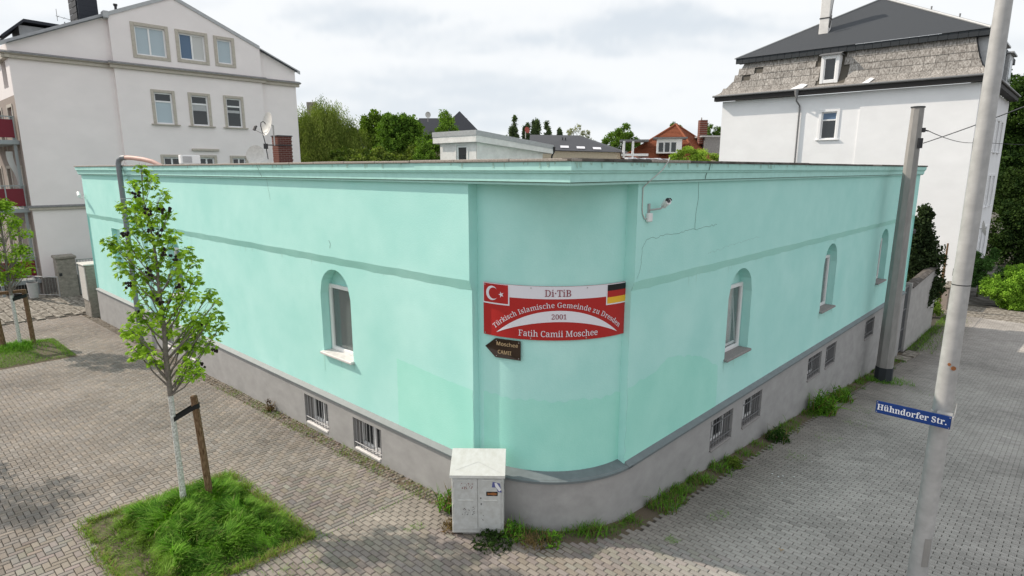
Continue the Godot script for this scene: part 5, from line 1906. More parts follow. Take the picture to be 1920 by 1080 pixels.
	# old grey slates, course by course
	for i in prof.size() - 1:
		var p: Array = prof[i]
		var q: Array = prof[i + 1]
		var x: float = -p[0] - 0.02
		var end: float = side_x(D, p[0])
		x += 0.0 if i % 2 == 0 else -0.2
		while x < end:
			var l := 0.58
			var x0 := maxf(x, -p[0])
			var x1 := minf(x + l - 0.016, end)
			x += l
			if x1 - x0 < 0.1: continue
			if i == 4 and x0 > 12.4 and x0 < 13.0: continue
			if i == 3 and x0 > 13.15 and x0 < 13.75: continue
			if x1 > 7.35 and x0 < 8.75 and i > 0 and i < 6: continue
			var lift := rf(0.0, 0.012)
			var ov := 0.05
			var s := MB.new()
			var dn := Vector2(q[0] - p[0], q[1] - p[1]).normalized()
			var a := fr.P(x0, p[1] - dn.y * ov, p[0] - dn.x * ov + 0.03 + lift)
			var b := fr.P(x1, p[1] - dn.y * ov, p[0] - dn.x * ov + 0.03 + lift)
			var top0: float = x0 if x0 > -p[0] + 0.01 else -q[0]
			var top1: float = x1 if x1 < end - 0.01 else side_x(D, q[0])
			var c := fr.P(top1, q[1], q[0])
			var d := fr.P(top0, q[1], q[0])
			s.quad(a, b, c, d, fr.n)
			s.quad(a, b, b - fr.n * 0.025, a - fr.n * 0.025, -UP)
			s.quad(b, c, c - fr.n * 0.02, b - fr.n * 0.02, fr.u)
			s.quad(a, d, d - fr.n * 0.02, a - fr.n * 0.02, -fr.u)
			obj("slate", s, M["old_slate%d" % rng.randi_range(0, 3)], man)
	# slates on the street side of the mansard as plain courses, with metal-clad dormers
	mb = MB.new()
	for i in prof.size() - 1:
		var p: Array = prof[i]
		var q: Array = prof[i + 1]
		mb.quad(st.P(-p[0], p[1], p[0] + 0.02), st.P(Ls, p[1], p[0] + 0.02), st.P(Ls, q[1], q[0]), st.P(-q[0], q[1], q[0]), st.n)
	obj("street_mansard", mb, M.roof_slate, h)
	for k in 3:
		mb = MB.new()
		st.bvx(mb, 0.9 + k * 4.2, 2.9 + k * 4.2, E + 0.5, E + 2.75, -1.2, 0.15, 0.02)
		var dm := obj("street_dormer", mb, M.zinc_pale, h)
		mb = MB.new()
		st.bvx(mb, 0.75 + k * 4.2, 3.05 + k * 4.2, E + 2.75, E + 2.87, -1.3, 0.35, 0.02)
		obj("dormer_roof", mb, M.zinc_pale, dm)
		mb = MB.new()
		st.bx(mb, 1.3 + k * 4.2, 2.5 + k * 4.2, E + 1.0, E + 2.4, 0.15, 0.17)
		obj("pane", mb, M.pane_dark, dm)
		mb = MB.new()
		fr.bx(mb, 0.0, 0.02, 0, 0.01, 0, 0.01)
	# dark apron of slate panels above, then the hipped top
	mb = MB.new()
	var Y0 := E + 2.62
	var Y1 := E + 2.98
	fr.bx(mb, 0.1, D - 0.75, Y0 + 0.02, Y1 - 0.01, -0.9, -0.42)
	var band := obj("roof_band", mb, M.roof_band, h)
	var n := 30
	for i in n:
		var x0 := lerpf(0.0, D - 0.62, float(i) / n)
		var x1 := lerpf(0.0, D - 0.62, float(i + 1) / n)
		var s := MB.new()
		fr.bvx(s, x0 + 0.008, x1 - 0.008, Y0 - rf(0, 0.015), Y1, -0.42, -0.36 + rf(0, 0.01), 0.006)
		obj("band_panel", s, M.roof_band, band)
	mb = MB.new()
	st.bx(mb, 0.35, Ls, Y0, Y1, -0.9, -0.02)
	obj("roof_band", mb, M.roof_band, h)
	mb = MB.new()
	var ap := fr.P(6.9, E + 7.0, -6.9)
	var ap2 := fr.P(6.9, E + 7.0, -Ls + 1.0)
	var e0 := fr.P(-0.05, Y1 + 0.003, -0.30)
	var e1 := fr.P(D - 0.55, Y1 + 0.003, -0.30)
	mb.tri(e0, e1, ap, fr.n + UP)
	mb.quad(e0, ap, ap2, fr.P(-0.05, Y1, -Ls), UP)
	mb.quad(e1, ap, ap2, fr.P(D - 0.55, Y1, -Ls), UP)
	obj("hipped_roof", mb, M.roof_slate, h)
	mb = MB.new()
	mb.tube([e0 + UP * 0.02, ap + UP * 0.04], [0.085, 0.085], 6)
	mb.tube([e1 + UP * 0.0, ap + UP * 0.04], [0.05, 0.05], 6)
	obj("hip_capping", mb, M.zinc_pale, h)
	mb = MB.new()
	for f in [0.25, 0.5]: mb.tube([e0.lerp(ap, f), e0.lerp(ap, f) + UP * 0.3], [0.03, 0.05], 6)
	obj("vent_pipe", mb, M.zinc, h)
	# chimney
	mb = MB.new()
	fr.bvx(mb, 9.1, 9.7, E + 3.5, E + 7.9, -3.1, -2.5, 0.02)
	var ch := obj("chimney", mb, M.bg_white, h)
	mb = MB.new()
	fr.bx(mb, 9.08, 9.72, E + 5.3, E + 5.37, -3.12, -2.48)
	obj("chimney_strap", mb, M.dark_metal, ch)
	mb = MB.new()
	mb.tube([fr.P(9.05, E + 4.7, -2.4), fr.P(9.0, E + 5.3, -2.35), fr.P(8.85, E + 6.6, -2.35)], [0.03, 0.025, 0.015], 6)
	mb.tube([fr.P(8.98, E + 4.6, -2.3), fr.P(8.9, E + 5.4, -2.3)], [0.04, 0.03], 6)
	obj("chimney_bracket", mb, M.dark_metal, ch)
	# front dormer in the mansard
	mb = MB.new()
	var dx0 := 7.52
	var dx1 := 8.62
	fr.bvx(mb, dx0, dx0 + 0.2, E + 0.55, E + 2.45, -0.9, 0.08, 0.02)
	fr.bvx(mb, dx1 - 0.2, dx1, E + 0.55, E + 2.45, -0.9, 0.08, 0.02)
	fr.bvx(mb, dx0 + 0.2, dx1 - 0.2, E + 2.2, E + 2.45, -0.9, 0.07, 0.02)
	fr.bvx(mb, dx0 + 0.2, dx1 - 0.2, E + 0.55, E + 0.9, -0.9, 0.07, 0.02)
	fr.bvx(mb, dx0 - 0.05, dx1 + 0.05, E + 0.45, E + 0.55, -0.5, 0.3, 0.02)
	var dm2 := obj("dormer", mb, M.rh_trim, h)
	mb = MB.new()
	fr.bx(mb, dx0 + 0.19, dx1 - 0.19, E + 0.89, E + 2.21, -0.2, -0.03)
	obj("pane", mb, M.pane_dark, dm2)
	mb = MB.new()
	for q in [[dx0 + 0.2, dx0 + 0.26], [dx1 - 0.26, dx1 - 0.2]]: fr.bx(mb, q[0], q[1], E + 0.9, E + 2.2, -0.03, 0.02)
	obj("sash", mb, M.white_plastic, dm2)
	mb = MB.new()
	mb.quad(fr.P(dx0 - 0.12, E + 2.47, 0.25), fr.P(dx1 + 0.12, E + 2.47, 0.25), fr.P(dx1 + 0.12, E + 2.78, -0.9), fr.P(dx0 - 0.12, E + 2.78, -0.9), UP)
	fr.bx(mb, dx0 - 0.12, dx1 + 0.12, E + 2.42, E + 2.468, -0.9, 0.25)
	obj("dormer_roof", mb, M.gutter, dm2)
	# new metal repairs at the eaves
	mb = MB.new()
	for q in [[9.5, 10.3], [5.6, 6.0]]:
		var m: float = (q[0] + q[1]) / 2
		mb.tri(fr.P(q[0], E + 0.44, 0.54), fr.P(q[1], E + 0.44, 0.54), fr.P(m - 0.2, E + 0.78, 0.16), fr.n)
		mb.tri(fr.P(q[0], E + 0.44, 0.54), fr.P(m - 0.2, E + 0.78, 0.16), fr.P(q[0] - 0.2, E + 0.7, 0.2), fr.n)
	obj("metal_patch", mb, M.rh_trim, h)
	# satellite dish and wire bracket on the street corner
	mb = MB.new()
	mb.box(st.P(0.12, 7.5, 0.1), eR * 0.06, UP * 0.3, nR * 0.1)
	obj("wire_anchor", mb, M.gutter, h)
	mb = MB.new()
	mb.box(fr.P(-0.05, -0.1, 0.08), eL * 0.08, UP * 0.22, nL * 0.03)
	obj("meter_box", mb, M.gutter, h)
	build_dish("satellite_dish", st.P(4.2, 2.3, 0.7), 0.45, 0.5, Vector3(0.9, 0.2, 0.5), M.dish, "pale satellite dish on the street front of the white house behind the lamp post", false)

# ---------- plants ----------
func leaf_lobed() -> ArrayMesh:  # a maple-like leaf, stalk at the origin, 1 long, slightly folded
	var mb := MB.new()
	var pts := [Vector2(0.0, 0.0), Vector2(0.30, 0.02), Vector2(0.24, 0.22), Vector2(0.56, 0.30), Vector2(0.34, 0.48), Vector2(0.40, 0.78), Vector2(0.14, 0.70), Vector2(0, 1.0), Vector2(-0.14, 0.70), Vector2(-0.40, 0.78), Vector2(-0.34, 0.48), Vector2(-0.56, 0.30), Vector2(-0.24, 0.22), Vector2(-0.30, 0.02)]
	var c := Vector3(0, 0, 0.42)
	for i in pts.size():
		var p: Vector2 = pts[i]
		var q: Vector2 = pts[(i + 1) % pts.size()]
		mb.tri(c, Vector3(p.x, -absf(p.x) * 0.28 - p.y * p.y * 0.18, p.y), Vector3(q.x, -absf(q.x) * 0.28 - q.y * q.y * 0.18, q.y), UP)
	return mb.mesh()

func leaf_clump(n: int, size: float, seedv: int) -> ArrayMesh:  # a handful of folded leaves in a ball of radius 1
	var r := RandomNumberGenerator.new()
	r.seed = seedv
	var mb := MB.new()
	for i in n:
		var c := Vector3(r.randf_range(-1, 1), r.randf_range(-1, 1), r.randf_range(-1, 1))
		if c.length() > 1: c = c.normalized() * r.randf()
		var b := Basis(Vector3(r.randf_range(-1, 1), r.randf_range(-0.4, 1), r.randf_range(-1, 1)).normalized(), r.randf() * TAU)
		var s := size * r.randf_range(0.6, 1.2)
		var u := b.x * s * 0.5
		var v := b.z * s
		var w := b.y * s * 0.16
		mb.tri(c - v * 0.5, c + u + w, c + v * 0.5)
		mb.tri(c - v * 0.5, c + v * 0.5, c - u + w)
	return mb.mesh()

func strand_mesh(seedv: int) -> ArrayMesh:  # hanging willow strand, narrow leaves
	var r := RandomNumberGenerator.new()
	r.seed = seedv
	var mb := MB.new()
	for i in 16:
		var c := Vector3(r.randf_range(-0.12, 0.12), -i / 16.0 * 1.6, r.randf_range(-0.12, 0.12))
		var d := Vector3(r.randf_range(-1, 1), -1.2, r.randf_range(-1, 1)).normalized() * 0.2
		var s := d.cross(Vector3(r.randf_range(-1, 1), 0.2, r.randf_range(-1, 1))).normalized() * 0.022
		mb.tri(c, c + d * 0.5 + s, c + d)
		mb.tri(c, c + d, c + d * 0.5 - s)
	return mb.mesh()

func blade_mesh(w: float, bend: float) -> ArrayMesh:
	var mb := MB.new()
	var p := []
	for i in 5:
		var t := i / 4.0
		p.append([Vector3(0, t * (1.0 - bend * 0.35 * t), bend * t * t), w * (1.0 - t * t * 0.96)])
	for i in 4:
		var a: Array = p[i]
		var b: Array = p[i + 1]
		mb.quad(a[0] + Vector3(-a[1], 0, 0), a[0] + Vector3(a[1], 0, 0), b[0] + Vector3(b[1], 0, 0), b[0] + Vector3(-b[1], 0, 0))
	return mb.mesh()

func rand_basis(up_bias := 0.6) -> Basis:
	var n := Vector3(rf(-1, 1), rf(-1, 1) + up_bias, rf(-1, 1)).normalized()
	var t := n.cross(Vector3(rf(-1, 1), rf(-1, 1), rf(-1, 1))).normalized()
	return Basis(t, n, t.cross(n))

var clumps := {}

# a background tree: lobes [centre above the base, radii]; tops break up into smaller clumps so that the outline is uneven
func tree_far(called: String, label: String, cat: String, group: String, base: Vector3, height: float, lobes: Array, dark: Color, light: Color, leaf: float, count: int, trunk: float, droop := false) -> Node3D:
	var t := thing(called, base, label, cat, group)
	var mb := MB.new()
	var top := base + UP * height * 0.8
	mb.tube([base - UP * 0.3, base + UP * height * 0.3 + Vector3(rf(-0.1, 0.1), 0, rf(-0.1, 0.1)) * trunk * 4, top], [trunk, trunk * 0.75, trunk * 0.2], 7)
	for lo in lobes:
		var c: Vector3 = base + lo[0]
		var from := base + UP * clampf((lo[0] as Vector3).y * 0.55, 0.2, height * 0.7)
		mb.tube([from, from.lerp(c, 0.6) + Vector3(rf(-0.2, 0.2), 0, rf(-0.2, 0.2)), c + UP * (lo[1] as Vector3).y * 0.5], [trunk * 0.45, trunk * 0.3, trunk * 0.1], 5, false)
	obj("trunk", mb, M.bark, t)
	var key := "%.2f_%s" % [leaf, droop]
	if not clumps.has(key):
		clumps[key] = strand_mesh(5) if droop else leaf_clump(14, 0.55, 11)
	var xf := []
	var col := []
	var vol := 0.0
	for lo in lobes: vol += pow((lo[1] as Vector3).x * (lo[1] as Vector3).y * (lo[1] as Vector3).z, 0.667)
	for lo in lobes:
		var R: Vector3 = lo[1]
		var share := pow(R.x * R.y * R.z, 0.667) / vol
		var n := int(count * share)
		# sub-clumps near the surface give the light and dark lumps
		var subs := []
		for i in maxi(7, int(n / 38.0)):
			var d := Vector3(rf(-1, 1), rf(-0.9, 1.05), rf(-1, 1)).normalized()
			subs.append([d * rf(0.45, 1.0), rf(0.16, 0.36), rf(0, 1)])
		for i in n:
			var s: Array = subs[rng.randi() % subs.size()]
			var d := Vector3(rf(-1, 1), rf(-1, 1), rf(-1, 1))
			if d.length() > 1: d = d.normalized() * rf(0.5, 1.0)
			var p: Vector3 = (s[0] as Vector3) + d * (s[1] as float) * 1.3
			var pos: Vector3 = base + lo[0] + p * R
			var k := leaf * rf(0.7, 1.5)
			if droop:
				xf.append(Transform3D(Basis(UP, rf(0, TAU)).scaled(Vector3.ONE * rf(0.7, 1.3)), pos))
			else:
				xf.append(Transform3D(rand_basis().scaled(Vector3.ONE * k), pos))
			var f := clampf((s[2] as float) * 0.7 + rf(-0.25, 0.45), 0, 1)
			col.append(dark.lerp(light, f) * rf(1.8, 2.5))
	scatter("crown", clumps[key], M.far_leaf, xf, col, t)
	return t

# a street tree seen close: trunk, branches, leaf by leaf
func young_tree(label: String, base: Vector3, trunk: Array, lobes: Array, white_h: float, per: float, single: int, dark: Color, light: Color) -> Node3D:
	var t := thing("young_street_tree", base, label, "tree")
	var view := Vector3(base.x, 0, base.z).normalized()
	var lat := Vector3(-view.z, 0, view.x)
	var mb := MB.new()
	var low := MB.new()
	var pts := []
	var rad := []
	for q in trunk:
		pts.append(base + lat * q[0] + UP * (q[1] - base.y))
		rad.append(q[2])
	var lo := []
	var lr := []
	var hi := []
	var hr := []
	for i in pts.size():
		if pts[i].y - base.y <= white_h + 0.01:
			lo.append(pts[i]); lr.append(rad[i])
		if pts[i].y - base.y >= white_h - 0.01:
			hi.append(pts[i]); hr.append(rad[i])
	low.tube(lo, lr, 12, false)
	mb.tube(hi, hr, 10)
	var ends := []
	for c in lobes:
		var depth := rf(-0.45, 0.45) * minf(1.0, 0.4 + absf(c[0]) * 1.2)
		var p: Vector3 = base + lat * c[0] + UP * (c[1] - base.y) + view * depth
		ends.append(p)
		# branch from the trunk, lower than the clump
		var want: float = p.y - 0.35 - absf(c[0]) * 0.75
		var k := 0
		while k < hi.size() - 2 and hi[k + 1].y < want: k += 1
		var f := clampf((want - hi[k].y) / maxf(0.01, hi[k + 1].y - hi[k].y), 0, 1)
		var s: Vector3 = (hi[k] as Vector3).lerp(hi[k + 1], f)
		var r0: float = clampf(lerpf(hr[k], hr[k + 1], f) * 0.42, 0.004, 0.02)
		mb.tube([s, s.lerp(p, 0.5) + UP * -0.05, p, p + (p - s).normalized() * c[2] * 0.6], [r0, r0 * 0.7, r0 * 0.4, 0.002], 5, false)
		for j in 3:
			var d := Vector3(rf(-1, 1), rf(-0.5, 1), rf(-1, 1)).normalized()
			mb.tube([s.lerp(p, rf(0.5, 0.95)), p + d * c[2] * 0.9], [0.004, 0.0015], 4, false)
	obj("trunk", low, M.bark_white, t)
	obj("upper_trunk_and_branches", mb, M.bark_young, t)
	var leaf := leaf_lobed()
	var xf := []
	var col := []
	for i in lobes.size():
		var c: Array = lobes[i]
		var tone := rf(0, 1)
		var n := int(per * c[2] * c[2])
		for j in n:
			var d := Vector3(rf(-1, 1), rf(-1, 1), rf(-1, 1))
			d = d.normalized() * pow(rng.randf(), 0.45)
			var p: Vector3 = ends[i] + d * c[2] * 0.86
			var nrm := (d * 0.6 + UP * 0.9 + Vector3(rf(-0.7, 0.7), rf(-0.5, 0.4), rf(-0.7, 0.7))).normalized()
			var z := (Vector3(d.x, -0.35, d.z) + Vector3(rf(-0.7, 0.7), rf(-0.4, 0.2), rf(-0.7, 0.7))).normalized()
			z = (z - nrm * z.dot(nrm)).normalized()
			var k := rf(0.045, 0.105)
			xf.append(Transform3D(Basis(nrm.cross(z) * k, nrm * k, z * k), p))
			col.append(dark.lerp(light, clampf(tone * 0.55 + rf(-0.1, 0.6), 0, 1)) * rf(0.85, 1.1))
	var crown := Node3D.new()
	crown.name = "crown"
	t.add_child(crown)
	var step := maxi(1, int(xf.size() / float(maxi(1, single))))
	var rest := []
	var restc := []
	var mats := []
	for k in 5:
		var m: StandardMaterial3D = M.leaf.duplicate()
		m.vertex_color_use_as_albedo = false
		var c := dark.lerp(light, 0.1 + 0.2 * k)
		m.albedo_color = lin(c.r, c.g, c.b)
		mats.append(m)
	var made := 0
	for i in xf.size():
		if single > 0 and i % step == 0 and made < single:
			var o := MeshInstance3D.new()
			o.mesh = leaf
			o.material_override = mats[rng.randi() % 5]
			o.name = "leaf"
			o.transform = (xf[i] as Transform3D).translated(-base)
			crown.add_child(o, true)
			made += 1
		else:
			rest.append(xf[i])
			restc.append(col[i])
	scatter("foliage", leaf, M.leaf, rest, restc, crown)
	return t

func stake_post(label: String, foot: Vector3, top: Vector3, r: float, group := "") -> void:
	var t := thing("tree_stake", foot, label, "stake", group)
	var mb := MB.new()
	mb.tube([foot - UP * 0.2, foot.lerp(top, 0.5), top - UP * 0.015, top], [r, r * 0.97, r * 0.95, r * 0.86], 14)
	obj("post", mb, M.stake, t)

func strap(label: String, a: Vector3, ra: float, b: Vector3, rb: float, h: float) -> void:
	var mb := MB.new()
	var d := (b - a); d.y = 0
	var u := d.normalized()
	var s := u.cross(UP)
	# a flat band looped round both, leaning from one to the other
	var loop := []
	for i in 13:
		var an := PI / 2 + PI * i / 12.0
		loop.append(a + u * cos(an) * ra + s * sin(an) * ra)
	for i in 13:
		var an := -PI / 2 + PI * i / 12.0
		loop.append(b + u * cos(an) * rb + s * sin(an) * rb)
	for i in loop.size():
		var p: Vector3 = loop[i]
		var q: Vector3 = loop[(i + 1) % loop.size()]
		mb.quad(p - UP * h, q - UP * h, q + UP * h, p + UP * h, UP.cross(q - p))
	tag(obj("tree_strap", mb, M.strap), label, "strap")

func grass_patch(called: String, label: String, spots: Array, parent: Node = null) -> void:
	# spots: [a, b, height, lean direction, colour, extra] -> many blades in one stuff object
	var xf := []
	var col := []
	for s in spots:
		var p := G(s[0], s[1], s[5] if s.size() > 5 else 0.0)
		var k: float = s[2]
		var bs := Basis(UP, s[3]).scaled(Vector3(k * 0.5 + 0.08, k, k))
		bs = Basis(Vector3(rf(-1, 1), 0, rf(-1, 1)).normalized(), rf(0, 0.35)) * bs
		xf.append(Transform3D(bs, p))
		col.append(s[4])
	if not clumps.has("blade"): clumps["blade"] = blade_mesh(0.032, 0.8)
	var o := scatter(called, clumps["blade"], M.grass, xf, col, parent)
	if parent == null: tag(o, label, "grass", "", "stuff")

func weed_plant(called: String, label: String, a: float, b: float, h: float, w: float, n: int, dark: Color, light: Color, dry := 0) -> void:
	var base := G(a, b)
	var t := thing(called, base, label, "weed")
	var xf := []
	var col := []
	if not clumps.has("wleaf"): clumps["wleaf"] = leaf_clump(7, 0.8, 31)
	if not clumps.has("blade"): clumps["blade"] = blade_mesh(0.032, 0.8)
	for i in n:
		var r := pow(rng.randf(), 0.6)
		var an := rf(0, TAU)
		var p := base + Vector3(cos(an) * w * r, pow(rng.randf(), 0.8) * h * (1.05 - r * r * 0.8), sin(an) * w * r)
		xf.append(Transform3D(rand_basis(1.2).scaled(Vector3.ONE * rf(0.025, 0.055)), p))
		col.append(dark.lerp(light, rng.randf()) * rf(0.8, 1.1))
	scatter("leaves", clumps["wleaf"], M.leaf, xf, col, t)
	xf = []
	col = []
	for i in int(n * 0.5) + dry:
		var r := rng.randf()
		var an := rf(0, TAU)
		var p := base + Vector3(cos(an) * w * r, 0.0, sin(an) * w * r)
		var k := h * rf(0.6, 1.25)
		xf.append(Transform3D(Basis(Vector3(rf(-1, 1), 0, rf(-1, 1)).normalized(), rf(0, 0.5)) * Basis(UP, rf(0, TAU)).scaled(Vector3(k * 0.5 + 0.05, k, k)), p))
		col.append((Color(0.24, 0.17, 0.075) if i < dry else dark.lerp(light, rng.randf())) * rf(0.8, 1.15))
	scatter("stems", clumps["blade"], M.grass, xf, col, t)

func build_vegetation() -> void:
	var g0 := Color(0.045, 0.13, 0.018)
	var g1 := Color(0.20, 0.42, 0.04)
	var gy := Color(0.22, 0.30, 0.05)
	# grass in the near tree pit: long, combed over, in tufts
	var spots := []
	var nz := FastNoiseLite.new()
	nz.seed = 3; nz.frequency = 0.9
	for i in 30000:
		var a := rf(-4.77, -2.43)
		var b := rf(3.28, 6.4)
		var e := minf(minf(a + 4.78, -2.42 - a), minf(b - 3.28, 6.4 - b))
		var corner := Vector2(a + 4.75, b - 6.3).length()
		var thin := 0.0
		if corner < 0.6: thin = 0.7
		if a < -4.35: thin = maxf(thin, 0.3)
		if e < 0.06: thin = maxf(thin, 0.3)
		if rng.randf() < thin: continue
		var nn := nz.get_noise_2d(a * 1.4, b * 1.4)
		var h := (0.15 + 0.16 * smoothstep(0.0, 0.55, e) + nn * 0.12) * rf(0.65, 1.25)
		h *= 0.8
		if a < -4.2: h *= 0.55
		var dir := nz.get_noise_2d(a * 2.2 + 40, b * 2.2) * 5.0 + rf(-0.7, 0.7) + 0.6
		var tone := clampf(0.42 + nz.get_noise_2d(a * 1.8 - 30, b * 1.8) * 0.8 + rf(-0.3, 0.35), 0, 1)
		var c := g0.lerp(g1, tone)
		if a < -4.2 or (a > -2.75 and rng.randf() < 0.5): c = c.lerp(gy, 0.45)
		if rng.randf() < 0.03: c = Color(0.3, 0.27, 0.12)
		if rng.randf() < 0.12: c = Color(0.30, 0.48, 0.09)
		var lift := 0.12 * clampf(e / 0.6, 0, 1)
		spots.append([a, b, maxf(0.05, h), dir, c * rf(0.85, 1.15), lift])
	for i in 8000:
		var side := rng.randi() % 4
		var f := rng.randf()
		var a := lerpf(-4.86, -2.34, f)
		var b := lerpf(3.16, 6.46, f)
		var jit := rf(-0.16, 0.14) * rng.randf()
		if side == 0: a = -2.38 - jit
		elif side == 1: a = -4.82 + jit
		elif side == 2: b = 3.2 + jit
		else: b = 6.42 - jit
		var c := gy.lerp(g1, rf(0, 0.7)) * rf(0.7, 1.1)
		if rng.randf() < 0.25: c = Color(0.3, 0.23, 0.11)
		if nz.get_noise_2d(a * 3.0, b * 3.0) < -0.25: continue
		spots.append([a, b, rf(0.03, 0.15), rf(0, TAU), c, 0.01])
	grass_patch("grass_mound", "lush long green grass filling the square bed round the front tree", spots)
	# second pit
	spots = []
	for i in 9000:
		var a := rf(-4.68, -2.22)
		var b := rf(18.9, 22.3)
		var e := minf(minf(a + 4.65, -2.3 - a), minf(b - 18.85, 22.35 - b))
		var core := 1.0 - smoothstep(0.2, 1.15, Vector2(a + 3.35, b - 21.2).length())
		if a > -3.1 and b < 21.6 and rng.randf() < 0.8 and e > 0.2: continue
		var ef := clampf(minf(minf((a + 4.71) / 1.26, (-2.19 - a) / 1.26), minf((b - 18.79) / 1.81, (22.41 - b) / 1.81)), 0, 1)
		var h := rf(0.05, 0.12) + core * rf(0.05, 0.3)
		spots.append([a, b, h, rf(0, TAU), g0.lerp(g1, rf(0.2, 1.0)).lerp(gy, 0.3 * (1.0 - core)), 0.004 + 0.13 * ef * (2 - ef)])
	grass_patch("grass_bed", "patchy grass and gravel bed round the far left young tree", spots)
	# weeds along the right wall
	spots = []
	for i in 11000:
		var a := -0.1 + 22.0 * pow(rng.randf(), 1.35)
		var w := 0.42 + 0.1 * sin(a * 3.0) + 0.05 * sin(a * 11.0)
		var b := -0.06 - w * pow(rng.randf(), 1.25)
		if a < 1.9:  # round the rounded corner
			var an := lerpf(0.15, 1.0, rng.randf())
			var q := to_ab(arc_p(rf(-0.45, 0.75), 1.95 + 0.06 + rf(0, 0.4) * rng.randf(), 0))
			a = q.x; b = q.y
		var patchy := nz.get_noise_2d(a * 1.3, 7.0)
		if rng.randf() > (0.62 + patchy * 1.7 if a > 1.9 or rng.randf() < 0.3 else 0.8): continue
		var h := (0.08 + 0.13 * clampf(0.5 + patchy * 2.0, 0, 1)) * rf(0.4, 1.25) * (1.0 if a < 6.0 else 0.75)
		if rng.randf() < 0.012: h *= 2.6
		var c := g0.lerp(g1, rf(0.15, 0.8)) * 0.9
		if rng.randf() < 0.22: c = Color(0.17, 0.12, 0.06)
		spots.append([a, b, h, rf(0, TAU), c, 0.0])
	grass_patch("wall_grass", "strip of rough grass and weeds growing along the foot of the right wall", spots)
	# along the left wall, sparse and dry
	spots = []
	for i in 2600:
		var b := 2.6 + 9.5 * pow(rng.randf(), 1.1)
		var a := -0.08 - 0.42 * rng.randf()
		if rng.randf() > 0.45 + nz.get_noise_2d(3.0, b * 1.6) * 1.6: continue
		var c := g0.lerp(g1, rf(0.3, 1.0)).lerp(gy, 0.35)
		if rng.randf() < 0.35: c = Color(0.22, 0.15, 0.07)
		spots.append([a, b, rf(0.03, 0.11), rf(0, TAU), c, 0.0])
	grass_patch("cobble_weeds", "sparse dry weeds in the cobble strip along the left wall", spots)
	# tufts in joints of the pavement
	spots = []
	for q in [[-0.55, 3.1, 0.9, 0.05], [-1.4, 3.1, 1.0, 0.04], [-2.6, 2.85, 0.5, 0.3], [-2.9, 2.55, 0.3, 0.2], [-3.5, 2.95, 0.5, 0.25], [1.6, -1.0, 0.1, 0.1], [16.5, -1.9, 0.5, 0.4], [9.0, -1.2, 0.3, 0.3], [7.0, -1.1, 0.3, 0.2], [12.5, -1.1, 0.4, 0.3], [11.0, -1.4, 0.4, 0.3], [3.0, -1.15, 0.25, 0.12], [-1.1, 2.2, 0.15, 0.1]]:
		for i in 80:
			spots.append([q[0] + rf(-1, 1) * q[2], q[1] + rf(-1, 1) * q[3], rf(0.02, 0.08), rf(0, TAU), g0.lerp(g1, rf(0.3, 1.0)).lerp(gy, 0.2), 0.0])
	for i in 700:  # at the mast foot
		var an := rf(0, TAU)
		var r := rf(0.3, 0.75) * (1.25 if cos(an) > 0 else 0.8)
		spots.append([16.95 + cos(an) * r * 0.9, -0.75 + sin(an) * r, rf(0.06, 0.22), rf(0, TAU), g0.lerp(g1, rf(0.2, 1.0)), 0.0])
	for i in 1600:  # beyond the gate
		spots.append([rf(24.0, 33.0), -0.1 - rf(0.0, 1.4) * rng.randf(), rf(0.08, 0.3), rf(0, TAU), g0.lerp(g1, rf(0.1, 0.9)).lerp(Color(0.16, 0.12, 0.05), rf(0, 0.4)), 0.0])
	grass_patch("joint_weeds", "small tufts of grass growing in the paving joints", spots)
	# single plants
	weed_plant("weed", "bright tall grass tuft against the plinth left of the cabinet", -0.32, 2.25, 0.42, 0.22, 60, g0, g1, 50)
	weed_plant("weed", "low dark leafy weed in front of the cabinet foot", -0.55, 0.95, 0.2, 0.32, 150, Color(0.015, 0.035, 0.01), Color(0.05, 0.09, 0.02))
	weed_plant("weed", "dry brown weed at the left foot of the cabinet", -0.72, 1.75, 0.2, 0.18, 30, Color(0.06, 0.04, 0.02), Color(0.16, 0.1, 0.05), 60)
	weed_plant("weed", "leafy green weed between cabinet and rounded corner", -0.2, 0.85, 0.33, 0.2, 70, g0, g1, 20)
	weed_plant("weed", "heap of dry straw at the rounded corner", -0.15, 0.52, 0.16, 0.22, 12, Color(0.1, 0.08, 0.03), Color(0.2, 0.15, 0.06), 160)
	weed_plant("weed", "spiky green tuft right of the straw heap", 0.1, 0.3, 0.25, 0.2, 40, g0, g1, 40)
	weed_plant("weed", "tall bushy weed in front of the paired basement grilles", 11.1, -0.45, 0.7, 0.36, 240, g0, g1, 40)
	weed_plant("weed", "lower leafy weed just beyond the tall bushy weed", 12.9, -0.45, 0.5, 0.35, 140, g0, g1, 30)
	weed_plant("weed", "dark rounded weed below the second basement grille", 7.8, -0.42, 0.34, 0.3, 120, Color(0.015, 0.045, 0.01), Color(0.05, 0.12, 0.02), 20)
	weed_plant("weed", "yellow green weed under the nearest right basement grille", 5.4, -0.38, 0.24, 0.2, 90, Color(0.08, 0.14, 0.02), Color(0.17, 0.24, 0.04), 10)
	weed_plant("weed", "small dark weed at the plinth beside the drain pipe tree", -0.2, 9.2, 0.32, 0.12, 30, Color(0.05, 0.03, 0.02), Color(0.12, 0.07, 0.04), 25)
	# trees in the pavement
	var dk := Color(0.10, 0.21, 0.014)
	var lt := Color(0.40, 0.62, 0.055)
	var base := Vector3(-5.83, 0.05, -9.57)
